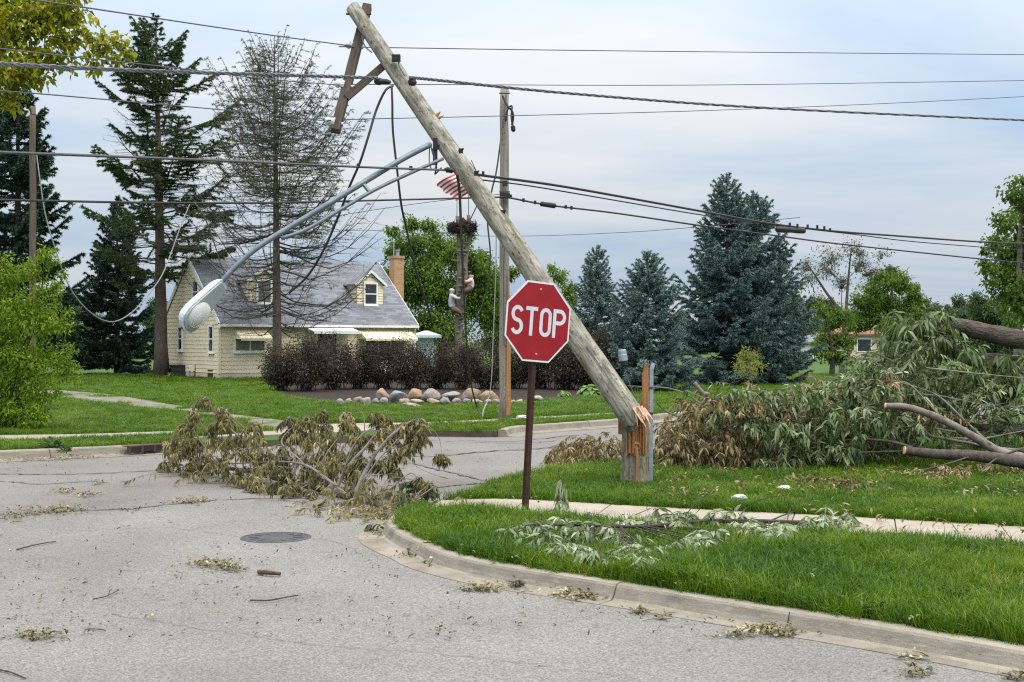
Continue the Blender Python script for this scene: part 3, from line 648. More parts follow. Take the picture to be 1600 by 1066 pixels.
# ------------------------------------------------------------------ the cream house
def house():
    th = math.radians(34); C0 = G(343, 592.5, KZ); Lx, Wy, ze, zr = 9.2, 7.0, 2.33, 5.12
    h = thing('cream_house', 'cream sided house with grey shingle roof and two dormers behind the dark hedge', 'house', C0, th)
    k = (zr - ze) / (Wy / 2)
    core = MB(); core.prism([(-.026, 0), (Wy + .026, 0), (Wy + .026, ze - .02), (Wy / 2, zr - .08), (-.026, ze - .02)], -.026, Lx + .026, M=frame((0, 0, 0), (0, 1, 0), (0, 0, 1), (1, 0, 0)))
    core.build('wall', M['siding'], h, local=True)
    sd = MB(); ex = .168                                            # lap boards, each leaning out over the one below
    def lap(a, b, z, nrm2, zt=None):
        a, b, n = np.array(a, float), np.array(b, float), np.array(nrm2, float); zt = zt or z + ex
        V = [[*(a + n * .05), z], [*(b + n * .05), z], [*(b + n * .035), zt], [*(a + n * .035), zt], [*a, z], [*b, z], [*a, zt], [*b, zt]]
        sd.add(V, [[0, 1, 2, 3], [4, 5, 1, 0], [3, 2, 7, 6]])
    z = .24
    while z < ze - .02:
        lap((0, 0), (Lx, 0), z, (0, -1), min(z + ex * .87, ze)); z += ex
    z = .24
    while z < zr - .15:
        y0 = max(0, (z + ex - ze) / k); lap((0, Wy - y0), (0, y0), z, (-1, 0), z + ex * .87); lap((Lx, y0), (Lx, Wy - y0), z, (1, 0)); z += ex
    stuff(sd.build('siding_boards', M['siding'], h, local=True))
    fb = MB(); fb.box((Lx / 2, -.012, .11), (Lx + .03, .03, .26)); fb.box((-.012, Wy / 2, .11), (.03, Wy, .26)); fb.build('foundation', M['farwall'], h, local=True)
    for x, y in ((-.02, -.02), (Lx + .02, -.02), (-.02, Wy + .02)): cb = MB(); cb.box((x, y, ze / 2 + .1), (.10, .10, ze - .2)); cb.build('corner_board', M['siding'], h, local=True)
    # roof
    ov, oe, tk = .07, .26, .09
    for sgn, nm in ((0, 'roof'), (1, 'roof')):
        def yy(y): return y if sgn == 0 else Wy - y
        rf = MB(); e0 = (yy(-oe), ze - oe * k + .05); e1 = (yy(Wy / 2), zr + .05)
        pl = [e0, e1, (e1[0], e1[1] + tk * 1.3), (e0[0], e0[1] + tk * 1.3)]
        if sgn: pl = pl[::-1]
        M4 = frame((0, 0, 0), (0, 1, 0), (0, 0, 1), (1, 0, 0))
        # object space with the slope laid flat so that the courses of shingles follow it
        sl = math.hypot(e1[0] - e0[0], e1[1] - e0[1]); ux = np.array([1.0, 0, 0]); uy = nrm(np.array([0, e1[0] - e0[0], e1[1] - e0[1]])); uz = np.cross(ux, uy)
        rf.box((Lx / 2, sl / 2, .05 if sgn == 0 else -.05), (Lx + 2 * ov, sl, .1))
        o = rf.build(nm, M['shingle'], h, local=True); o.matrix_local = Matrix(frame((0, e0[0], e0[1]), ux, uy, uz).tolist())
    for x in (-ov - .012, Lx + ov + .012):
        for a, b in (((-oe, ze - oe * k), (Wy / 2, zr)), ((Wy + oe, ze - oe * k), (Wy / 2, zr))):
            rk = MB(); pl = [(a[0], a[1] - .06), (b[0], b[1] - .08), (b[0], b[1] + .19), (a[0], a[1] + .19)]
            if a[0] > b[0]: pl = pl[::-1]
            rk.prism(pl, x - .012 - .001 * (a[0] > 0), x + .012, M=frame((0, 0, 0), (0, 1, 0), (0, 0, 1), (1, 0, 0))); rk.build('rake_board', M['trim'], h, local=True)
    gt = MB(); gt.box((Lx / 2, -oe - .05, ze - oe * k + .09), (Lx + 2 * ov, .09, .1)); gt.build('gutter', M['trim'], h, local=True)
    ds = MB(); ds.tube([(Lx - .05, -oe, ze - .2), (Lx - .05, -.08, ze - .4), (Lx - .05, -.08, .15)], .04, 6); ds.build('downpipe', M['trim'], h, local=True)

    def window(cx, z0, z1, w, face, parent=h, cols=1, rails=1, blind=False, origin=None):
        """face: 'front' (plane y=0, looking to -y) or 'gable' (plane x=0, looking to -x)"""
        org = np.array(origin if origin is not None else (0, 0, 0), float)
        if face == 'front': F4 = frame(org + [cx, 0, 0], (1, 0, 0), (0, 0, 1), (0, -1, 0))
        else: F4 = frame(org + [0, cx, 0], (0, -1, 0), (0, 0, 1), (-1, 0, 0))
        fr = MB(); t = .075
        for (x0, x1, y0, y1) in ((-w / 2 - t, -w / 2, z0 - t, z1 + t), (w / 2, w / 2 + t, z0 - t, z1 + t), (-w / 2, w / 2, z1, z1 + t), (-w / 2, w / 2, z0 - t, z0)):
            fr.prism([(x0, y0), (x1, y0), (x1, y1), (x0, y1)], 0, .10, M=F4)
        o = fr.build('window', M['trim'], parent, local=True)
        cw = w / cols
        for c in range(cols):
            for r in range(rails + 1):
                a = -w / 2 + c * cw + (.02 if c else 0); b = -w / 2 + (c + 1) * cw - (.02 if c < cols - 1 else 0); y0 = z0 + (z1 - z0) * r / (rails + 1); y1 = z0 + (z1 - z0) * (r + 1) / (rails + 1)
                MB().prism([(a + .02, y0 + .02), (b - .02, y0 + .02), (b - .02, y1 - .02), (a + .02, y1 - .02)], .052, .066 - .006 * r, M=F4).build('pane', M['curtain'] if (blind and (c == 0) or (blind and r == 0)) else M['glass'], o, local=True)
        sash = MB()
        for r in range(1, rails + 1):
            y = z0 + (z1 - z0) * r / (rails + 1); sash.prism([(-w / 2, y - .025), (w / 2, y - .025), (w / 2, y + .025), (-w / 2, y + .025)], .02, .082, M=F4)
        for c in range(1, cols): sash.prism([(-w / 2 + c * cw - .035, z0), (-w / 2 + c * cw + .035, z0), (-w / 2 + c * cw + .035, z1), (-w / 2 + c * cw - .035, z1)], .02, .086, M=F4)
        if cols > 1 or rails: sash.build('sash', M['trim'], o, local=True)
        MB().prism([(-w / 2 - .11, z0 - .12), (w / 2 + .11, z0 - .12), (w / 2 + .11, z0 - .075), (-w / 2 - .11, z0 - .075)], 0, .14, M=F4).build('sill', M['trim'], o, local=True)
        return o
    window(1.31, 1.17, 1.74, 1.25, 'front', cols=2, rails=0, blind=True)
    window(7.66, .95, 2.0, 1.9, 'front', cols=3, rails=0)
    window(2.65, 3.26, 4.10, .62, 'gable'); window(4.53, 1.2, 2.16, .46, 'gable'); window(.78, 1.15, 2.16, .46, 'gable')
    # door, canopy, awnings
    dr = MB(); dr.box((4.84, -.03, 1.12), (.86, .11, 2.0)); d = dr.build('door', M['doorpaint'], h, local=True)
    hd = MB(); hd.box((5.15, -.10, 1.05), (.04, .05, .12)); hd.build('handle', M['galv'], d, local=True)
    df = MB()
    for x in (4.35, 5.33): df.box((x, -.04, 1.16), (.1, .13, 2.1))
    df.box((4.84, -.04, 2.2), (.88, .08, .1)); df.build('door_frame', M['trim'], h, local=True)
    cp = MB()
    for i in range(8):                                              # ribbed metal canopy
        x = 3.8 + i * .27; cp.prism([(0, 2.12), (-1.05, 1.93), (-1.05, 1.98), (0, 2.2)][::-1], x, x + .25, M=frame((0, 0, 0), (0, 1, 0), (0, 0, 1), (1, 0, 0)))
    cp.box((4.87, -1.06, 1.94), (2.2, .03, .13)); cp.build('door_canopy', M['trim'], h, local=True)
    for x in (3.85, 5.9): br = MB(); br.tube([(x, -1.0, 1.92), (x, -.03, 1.35)], .015, 5); br.build('canopy_brace', M['trim'], h, local=True)
    for x0, x1 in ((.62, 2.02), (6.35, 8.95)):
        aw = MB(); n = int((x1 - x0) / .2); w = (x1 - x0) / n
        for i in range(n):
            x = x0 + i * w; aw.prism([(-.02, 2.08), (-.78, 1.66), (-.78, 1.685), (-.02, 2.105)][::-1], x + .004, x + w - .004, M=frame((0, 0, 0), (0, 1, 0), (0, 0, 1), (1, 0, 0)))
        for x in (x0 + .01, x1 - .01): aw.prism([(-.02, 2.07), (-.02, 1.66), (-.77, 1.645)], x - .008, x + .008, M=frame((0, 0, 0), (0, 1, 0), (0, 0, 1), (1, 0, 0)))
        aw.box(((x0 + x1) / 2, -.785, 1.63), (x1 - x0, .015, .1)); aw.build('awning', M['awning'], h, local=True)
    # dormers
    for cx in (2.32, 7.43):
        w, yb = 1.3, .9; zb = ze + k * yb + .1; zs = zb + .98; zp = zs + .52; yt = (zp - ze) / k + .1
        dm = MB(); dm.prism([(-w / 2, zb - .1), (w / 2, zb - .1), (w / 2, zs), (0, zp), (-w / 2, zs)], -(yt), -yb, M=frame((cx, 0, 0), (1, 0, 0), (0, 0, 1), (0, -1, 0)))
        o = dm.build('dormer', M['siding'], h, local=True)
        lp = MB(); z = zb - .02
        while z < zp - .1:
            hw = w / 2 if z < zs - .05 else w / 2 * (zp - z - .1) / (zp - zs)
            lp.add([(cx - hw, yb - .028, z), (cx + hw, yb - .028, z), (cx + hw, yb - .006, z + .12), (cx - hw, yb - .006, z + .12), (cx - hw, yb, z), (cx + hw, yb, z)], [[0, 1, 2, 3], [4, 5, 1, 0]])
            if z < zs - .1:
                y1 = (z - ze) / k; lp.add([(cx - w / 2 - .025, y1, z), (cx - w / 2 - .025, yb, z), (cx - w / 2 - .004, yb, z + .12), (cx - w / 2 - .004, y1, z + .12)], [[0, 1, 2, 3]])
                lp.add([(cx + w / 2 + .025, yb, z), (cx + w / 2 + .025, y1, z), (cx + w / 2 + .004, y1, z + .12), (cx + w / 2 + .004, yb, z + .12)], [[0, 1, 2, 3]])
            z += .12
        stuff(lp.build('dormer_siding', M['siding'], o, local=True))
        for sg in (-1, 1):
            r = MB(); pl = [(0, zp + .03), (sg * (w / 2 + .14), zs - .07), (sg * (w / 2 + .14), zs - .0), (0, zp + .11)]
            if sg > 0: pl = pl[::-1]
            r.prism(pl[::-1], -(yt + .1), -(yb - .14), M=frame((cx, 0, 0), (1, 0, 0), (0, 0, 1), (0, -1, 0))); r.build('dormer_roof', M['shingle'], o, local=True)
        tr = MB()
        for sg in (-1, 1):
            pl = [(0, zp - .02), (sg * (w / 2 + .15), zs - .13), (sg * (w / 2 + .15), zs + .01), (0, zp + .12)]
            if sg > 0: pl = pl[::-1]
            tr.prism(pl[::-1], -(yb - .14), -(yb - .165), M=frame((cx, 0, 0), (1, 0, 0), (0, 0, 1), (0, -1, 0)))
        tr.build('dormer_trim', M['trim'], o, local=True)
        window(0, zb + .1, zb + .98, .56, 'front', parent=h, origin=(cx, yb - .01, 0), rails=1, blind=cx < 4)
    ch = MB(); ch.box((Lx + .42, 2.4, 2.75), (.5, .5, 5.4)); ch.box((Lx + .42, 2.4, 5.5), (.58, .58, .12)); o = ch.build('chimney', M['brick'], h, local=True)
    fl = MB(); fl.lathe([(.09, 0), (.09, .24), (.13, .26), (.13, .31)], (Lx + .47, 2.4, 5.55), (Lx + .47, 2.4, 7), 10); fl.tube([(Lx + .27, 2.4, 5.55), (Lx + .27, 2.4, 6.2)], .03, 5); fl.build('flue', M['galv'], o, local=True)
    bw = MB(); bw.box((-.02, .95, .22), (.05, .6, .3)); bw.build('basement_window', M['doorpaint'], h, local=True)
    return h
house()
ac = thing('air_conditioner', 'black air conditioning unit on the lawn against the gable end of the cream house', 'air conditioner', P(278, 590, 56.2) * [1, 1, 0] + [0, 0, KZ], math.radians(20))
b = MB(); b.box((0, 0, .26), (.64, .6, .44)); b.box((0, 0, .50), (.68, .64, .05)); b.box((0, 0, .02), (.75, .7, .04)); b.build('casing', M['black'], ac, local=True)
b = MB(); [b.box((0, -.31, .1 + i * .055), (.56, .02, .02)) for i in range(7)]; b.build('louver', M['wire'], ac, local=True)
gm = thing('gas_meter', 'pale gas pipe and meter standing at the corner of the gable wall', 'gas meter', P(304, 590, 55.0) * [1, 1, 0] + [0, 0, KZ])
b = MB(); b.tube([(0, 0, 0), (0, 0, .55), (.12, 0, .62), (.12, 0, .8)], .03, 6); b.tube([(-.2, 0, 0), (-.2, 0, .4)], .025, 6); b.build('pipe', M['bark_pale'], gm, local=True)
b = MB(); b.box((-.1, 0, .42), (.24, .16, .26)); b.build('meter', M['siding'], gm, local=True)

# ------------------------------------------------------------------ far buildings
def far_house(name, label, px, d, w, dp, hw, hr, roofm, wallm, rot=0.0, wins=2, hip=1.0, z0=KZ):
    b0 = P(px, 533, d); h = thing(name, label, 'house', (b0[0], b0[1], z0), rot)
    m = MB(); m.box((0, 0, hw / 2), (w, dp, hw)); m.build('wall', wallm, h, local=True)
    r = MB(); o = .4; x, y = w / 2 + o, dp / 2 + o; rx = max(.1, w / 2 - hip * dp / 2)
    r.add([(-x, -y, hw), (x, -y, hw), (x, y, hw), (-x, y, hw), (-rx, 0, hw + hr), (rx, 0, hw + hr), (-x, -y, hw - .15), (x, -y, hw - .15), (x, y, hw - .15), (-x, y, hw - .15)],
          [[0, 1, 5, 4], [1, 2, 5], [2, 3, 4, 5], [3, 0, 4], [6, 7, 1, 0], [7, 8, 2, 1], [8, 9, 3, 2], [9, 6, 0, 3], [9, 8, 7, 6]]); r.build('roof', roofm, h, local=True)
    for i in range(wins):
        cx = -w / 2 + (i + .6) * w / (wins + .2)
        f = MB(); f.box((cx, -dp / 2 - .02, hw * .55), (1.3, .06, 1.2)); f = f.build('window', M['trim'], h, local=True)
        g = MB(); g.box((cx, -dp / 2 - .055, hw * .55), (1.1, .03, 1.0)); g.build('pane', M['glass'], f, local=True)
    return h
far_house('pale_house', 'pale two level house with low red roof beyond the fallen tree', 1418, 118, 9.0, 7, 3.0, 1.5, M['redroof'], M['farwall'], wins=2, z0=.0)
far_house('house_wing', 'lower wing of the far pale house with its own red roof', 1338, 113, 4.6, 5, 2.2, .9, M['redroof'], M['farwall'], wins=1)
far_house('white_bungalow', 'low white house half hidden behind the ivy covered tree', 1276, 112, 3.2, 4, 1.5, .8, M['shingle'], M['trim'], wins=1)
far_house('blue_shed', 'small pale blue shed between the house end and the bare dead trunk', 666, 72, .8, 1.6, 1.9, .25, M['shed'], M['shed'], wins=0)

# ------------------------------------------------------------------ utility poles
def axis_frame(a, b):
    z = nrm(np.array(b) - np.array(a)); x = nrm(np.cross([0, 1.0, 0], z)); y = np.cross(z, x); return frame(a, x, y, z), float(np.linalg.norm(np.array(b) - np.array(a)))
PB, PT = P(990, 655, 13.75), P(551, 12, 15.6)
def on_pole(f, off=(0, 0)):
    F4, Lp = axis_frame(PB, PT); return PB + (PT - PB) * f + F4[:3, 0] * off[0] + F4[:3, 1] * off[1]
def leaning_pole():
    F4, Lp = axis_frame(PB, PT)
    t = thing('leaning_utility_pole', 'snapped grey wooden utility pole leaning left across the sky over its own stump', 'utility pole', PB)
    # shaft: bark checks and a torn lower end
    n, K = 26, 40; zs = np.linspace(0, Lp, K); rad = np.interp(zs, [0, Lp], [.142, .088])
    V = []
    for i, z in enumerate(zs):
        for j in range(n):
            a = 2 * math.pi * j / n; q = mnoise.noise(Vector((math.cos(a) * 1.2, math.sin(a) * 1.2, z * .5))) * .007 + mnoise.noise(Vector((math.cos(a) * 5, math.sin(a) * 5, z * .35 + 9))) * .006
            zz = z
            if i == 0: zz = -.06 + .05 * mnoise.noise(Vector((math.cos(a) * 9, math.sin(a) * 9, 1))) + .16 * mnoise.noise(Vector((math.cos(a) * 2.2, math.sin(a) * 2.2, 3))) + .05 * math.cos(a)
            V.append(((rad[i] + q) * math.cos(a), (rad[i] + q) * math.sin(a), zz))
    m = MB(); F = [[i * n + j, i * n + (j + 1) % n, (i + 1) * n + (j + 1) % n, (i + 1) * n + j] for i in range(K - 1) for j in range(n)]
    F += [[(K - 1) * n + j for j in range(n)], [n - 1 - j for j in range(n)]]
    m.add(V, F); o = m.build('pole', M['pole'], t, smooth=True, local=True); R4 = F4.copy(); R4[:3, 3] = 0; o.matrix_local = Matrix(R4.tolist())
    try: o.data.polygons[len(o.data.polygons) - 1].use_smooth = False; o.data.polygons[len(o.data.polygons) - 2].use_smooth = False
    except Exception: pass
    e = P(1003, 648, 13.62)                                        # pale broken fibres at the torn end
    for k in range(22):
        a0 = P(992 + R.uniform(0, 19), 648 + R.uniform(-7, 7), 13.60 + R.uniform(-.02, .03)); dv = nrm(np.array([.32, -.25, -.9]) + R.normal(size=3) * .16)
        m = MB(); m.tube([a0 - dv * .05, a0 + dv * .05, a0 + dv * R.uniform(.07, .14)], np.array([.013, .011, .002]) * R.uniform(.5, 1.3), 4); m.build('splinter', M['palewood'], t)
    for f, s in ((.697, .035),):                                    # torn knot on the right side
        F5 = axis_frame(PB, PT)[0]; c = on_pole(f, (.10, -.03)); m = MB(); m.tube([c - F5[:3, 0] * .03, c + F5[:3, 0] * .05 + [0, 0, .02]], [.035, .006], 6); m.tube([c + [0, 0, -.04], c + F5[:3, 0] * .06 + [.03, 0, -.03]], [.025, .004], 5); m.build('torn_knot', M['freshwood'], t)
    # crossarm behind the pole, brace, insulators and bolts
    A0, A1 = P(574, 10, 15.78), P(524, 205, 15.1)
    F6, L6 = axis_frame(A0, A1); hw = .062
    m = MB(); m.box((0, 0, L6 / 2), (.105, .12, L6)); o = m.build('crossarm', M['arm_wood'], t, local=True); R6 = F6.copy(); R6[:3, 3] -= PB; o.matrix_local = Matrix(R6.tolist())
    B0, B1 = P(612, 92, 15.42), P(541, 153, 15.22); F7, L7 = axis_frame(B0, B1)
    m = MB(); m.box((0, 0, L7 / 2), (.085, .05, L7)); o = m.build('brace', M['arm_wood'], t, local=True); R7 = F7.copy(); R7[:3, 3] -= PB; o.matrix_local = Matrix(R7.tolist())
    for (x, y, d) in ((549, 71, 15.55), (532, 132, 15.3), (517, 190, 15.1)):
        c = P(x, y, d); ax = nrm(P(x - 10, y - 2, d) - c)
        m = MB(); m.lathe([(.018, -.10), (.018, 0), (.052, .0), (.058, .02), (.035, .045), (.035, .055), (.05, .07), (.045, .1), (.02, .12)], c - ax * .05, c + ax, 12); m.build('insulator', M['porcelain'], t)
    for (a, b_) in (((541, 22), (550, 22)), ((568, 22), (580, 22)), ((596, 94), (604, 97))):
        m = MB(); m.tube([P(*a, 15.55), P(*b_, 15.55)], .014, 6); m.build('bolt', M['iron'], t)
    c = P(619, 91, 15.12); m = MB(); m.box(c, (.10, .08, .075)); m.build('connector_box', M['black'], t)
    m = MB(); m.tube(catmull([P(565, 56, 15.4), P(570, 72, 15.35), P(581, 82, 15.25)], 5), .009, 5); m.build('tie_wire', M['wire'], t); m = MB(); m.tube(catmull([P(622, 92, 15.1), P(624, 104, 15.1), P(632, 118, 15.05)], 5), .008, 5); m.build('tie_wire', M['wire'], t)
    for (x0, x1, y) in ((587, 611, 127), (640, 651, 128)):
        m = MB(); m.lathe([(.012, -.02), (.042, 0), (.045, .05), (.034, .07), (.034, (x1 - x0) / 2000 * 15 - .05), (.015, (x1 - x0) / 2000 * 15)], P(x0, y, 14.95), P(x1, y + 1.5, 14.95), 10); m.build('cable_clamp', M['black'], t)
    for x, y in ((720, 236), (744, 271), (700, 266), (786, 332), (683, 230)):
        m = MB(); c = P(x, y, 14.55); m.box(c, (.05, .06, .05)); m.tube([c, c + [.03, -.04, .02]], .012, 5); m.build('bracket', M['black'], t)
    # steel cap hanging behind the lower end on a stiff wire
    c0, c1 = P(972, 547, 14.25), P(975, 571, 14.25)
    m = MB(); m.lathe([(.028, -.005), (.043, .0), (.046, .015), (.046, .05), (.050, .055), (.050, .12), (.046, .125)], c0, c1, 14); m.build('conduit_cap', M['galv'], t)
    m = MB(); m.lathe([(.043, 0), (.043, .05), (.03, .065)], P(975, 564, 14.25), P(976.5, 578, 14.25), 12); m.build('cap_liner', M['black'], t)
    m = MB(); m.tube(catmull([P(976, 576, 14.25), P(984, 600, 14.2), P(999, 640, 14.05)], 5), .006, 5); m.build('ground_wire', M['wire'], t)
    m = MB(); m.tube([on_pole(f, (.02, -r)) for f, r in ((.02, .145), (.15, .137))], .004, 4); m.build('staple_wire', M['wire'], t)
    return t
leaning_pole()

def stump():
    b = G(992, 757, KZ); d = b[1]
    t = thing('pole_stump', 'splintered stump of the snapped pole with orange split wood facing the street', 'pole stump', b)
    n, K = 40, 16; H = .98
    def top(a):   # a = 0 along +x, -pi/2 towards the camera
        f = .5 + .5 * math.cos(a + math.pi / 2)                     # 1 towards the camera
        base = .74 - .37 * (abs(a + math.pi / 2) < .78)
        return base + .05 * mnoise.noise(Vector((a * 4, 1, 2))) + .04 * mnoise.noise(Vector((a * 13, 4, 2)))
    V = []
    for i in range(K):
        s = i / (K - 1)
        for j in range(n):
            a = -math.pi + 2 * math.pi * j / n; h = top(a) * s - (.06 if i == 0 else 0)
            r = .150 - .010 * s + .016 * max(0, 1 - s * 5) + mnoise.noise(Vector((math.cos(a) * 5, math.sin(a) * 5, h * .8))) * .009
            V.append((b[0] + r * math.cos(a), b[1] + r * math.sin(a), b[2] + h))
    F = [[i * n + j, i * n + (j + 1) % n, (i + 1) * n + (j + 1) % n, (i + 1) * n + j] for i in range(K - 1) for j in range(n)]
    m = MB(); m.add(V, F); V = np.array(V)
    cidx = m.n; m.add([(b[0], b[1] + .04, b[2] + .36)], [[0, 0, 0]][:0] or np.zeros((0, 3), int)); 
    fb = np.array([[(K - 1) * n + j, (K - 1) * n + (j + 1) % n, cidx] for j in range(n)]); m.f.append((fb, np.full(n, 1, np.int32), np.full(n, .5)))
    m.build('stump_shaft', [M['stump'], M['freshwood']], t, smooth=False)
    # exposed split face: vertical staves of uneven height and depth
    for k in range(26):
        x = b[0] - .100 + (k % 13) * .0163 + (k > 12) * .008; w = R.uniform(.011, .0185); y = b[1] - .072 + .022 * (k > 12) - .025 * math.cos((k % 13 - 6) / 6) + R.uniform(-.016, .016)
        h0 = .33 + R.uniform(-.02, .03); h1 = .70 + R.uniform(-.06, .10) + (.10 if k % 13 < 2 or k % 13 > 10 else 0)
        q = [(-w / 2, 0), (w / 2, 0), (w / 2, h1 - h0), (R.uniform(-.3, .3) * w, h1 - h0 + R.uniform(.02, .09)), (-w / 2, h1 - h0 - R.uniform(0, .03))]
        MB().prism(q, 0, .05, M=frame((x, y, b[2] + h0), (1, 0, 0), (0, 0, 1), (0, -1, 0))).build('stave', M['freshwood'], t)
    for x, w, h0, h1, y in ((1008.5, .072, .3, 1.33, .02), (1002, .05, .55, .92, .05), (969, .045, .55, .90, .0)):   # tall splinters left standing
        c = P(x, 533, d); q = [(-w / 2, h0), (w / 2, h0), (w / 2 * .9, h1 - .05), (w * .2, h1), (-w * .2, h1 - .03), (-w / 2, h1 - .15)]
        MB().prism(q, -.02, .022, M=frame((c[0], b[1] + y - .02, b[2]), (1, 0, 0), (0, 0, 1), (0, -1, 0))).build('tall_splinter', M['freshwood'], t)
    kx = b + np.array([.003, -.165, .43]); m = MB(); m.lathe([(.05, -.02), (.048, .0), (.03, .008), (.024, -.004)], kx + [0, .01, 0], kx - [0, 1, 0], 12); m.build('knot', M['freshwood'], t)
    m = MB(); m.tube(catmull([b + [0, -.150, .41], b + [.012, -.155, .25], b + [.0, -.162, .02]], 5), np.linspace(.020, .012, 11), 6); m.build('stained_streak', M['freshwood'], t)
    tu = MB(); tp = b + np.array([.10, -.0, 1.33]); K2 = 60; tu.leaves(tp + R.normal(size=(K2, 3)) * [.03, .03, .02] + [0, 0, -.01], nrm(rvec(K2) + [0, 0, .7]), rvec(K2), .05, .02, R.random(K2), kind='diamond'); stuff(tu.build('caught_needles', M['needle_blue'], t))
    # galvanised channel beside the stump, its top bent over
    g = thing('steel_channel', 'bent grey steel channel standing tight against the right side of the splintered stump', 'steel post', b + [.175, .02, 0])
    c = b + np.array([.174, .0, 0]); m = MB()
    U = [(-.021, -.016), (.021, -.016), (.021, .016), (.015, .016), (.015, -.010), (-.015, -.010), (-.015, .016), (-.021, .016)]
    m.prism(U, -.05, 1.27, M=frame(c, (1, 0, 0), (0, 1, 0), (.006, 0, 1)))
    m.prism(U, 0, .07, M=frame(c + [.008, 0, 1.262], nrm([1, 0, -.35]), (0, 1, 0), nrm([.35, .1, 1]))); m.build('channel', M['galv'], g)
    for hh_ in (.78, 1.06): m = MB(); m.box(c + [.0, -.02, hh_], (.046, .010, .02)); m.build('strap', M['iron'], g)
stump()

def plain_pole(name, label, px, ytop, d, r0, r1, mat, z0=KZ):
    b = P(px, 533, d); b[2] = z0; tp = P(px, ytop, d); H = tp[2] - z0
    t = thing(name, label, 'utility pole', b); m = MB(); K = 14
    pts = [(R.normal() * .006, R.normal() * .006, -.1 + (H + .1) * k / (K - 1)) for k in range(K)]
    m.tube(pts, np.linspace(r0, r1, K), 14, jitter=.03); m.build('pole', mat, t, smooth=True, local=True); return t, b, H
t, b, H = plain_pole('utility_pole', 'upright weathered utility pole across the street behind the stop sign', 788, 138, 25.4, .112, .085, M['pole2'])
m = MB(); m.prism([(-.06, 0), (.04, 0), (.035, 1.2), (.0, 2.3), (-.02, 2.9), (-.045, 1.9)], .095, .112, M=frame((b[0] + .045, b[1] - .0, KZ + .1), nrm([1, .5, 0]), (0, 0, 1), nrm([.5, -1, 0]))); m.build('stripped_wood', M['freshwood'], t)
m = MB(); q = catmull([P(785, 150, 25.2), P(793, 166, 25.1), P(799, 172, 25.1), P(802, 182, 25.1), P(800, 196, 25.1)], 6); m.tube(q, .022, 6); m.tube(catmull([P(790, 190, 25.2), P(793, 172, 25.2), P(800, 166, 25.2), P(799, 185, 25.1), P(803, 203, 25.1)], 6), .018, 6); m.build('wire_loop', M['wire_black'], t)
m = MB(); m.lathe([(.02, 0), (.045, .02), (.045, .10), (.02, .13)], P(801, 196, 25.1), P(803, 209, 25.1), 8); m.build('drip_boot', M['black'], t)
for y in (146, 300): m = MB(); m.tube([P(780, y, 25.2), P(797, y, 25.2)], .014, 5); m.build('bolt', M['wire_black'], t)
for y, w_ in ((306, .2), (287, .1)): m = MB(); m.box(P(789, y, 25.22), (w_, .08, .1)); m.build('bracket', M['wire_black'], t)
m = MB(); m.tube(catmull([P(786, 312, 25.25), P(790, 350, 25.25), P(787, 420, 25.25), P(788, 540, 25.25)], 6), .012, 5); m.build('ground_wire', M['wire'], t)
t, b, H = plain_pole('brown_utility_pole', 'brown utility pole rising behind the bright green shrub in front of the dark spruce', 51, 168, 38, .11, .085, M['pole3'])
m = MB(); m.tube([P(47, 178, 37.8), P(58, 180, 37.8)], .02, 5); m.build('bolt', M['iron'], t)

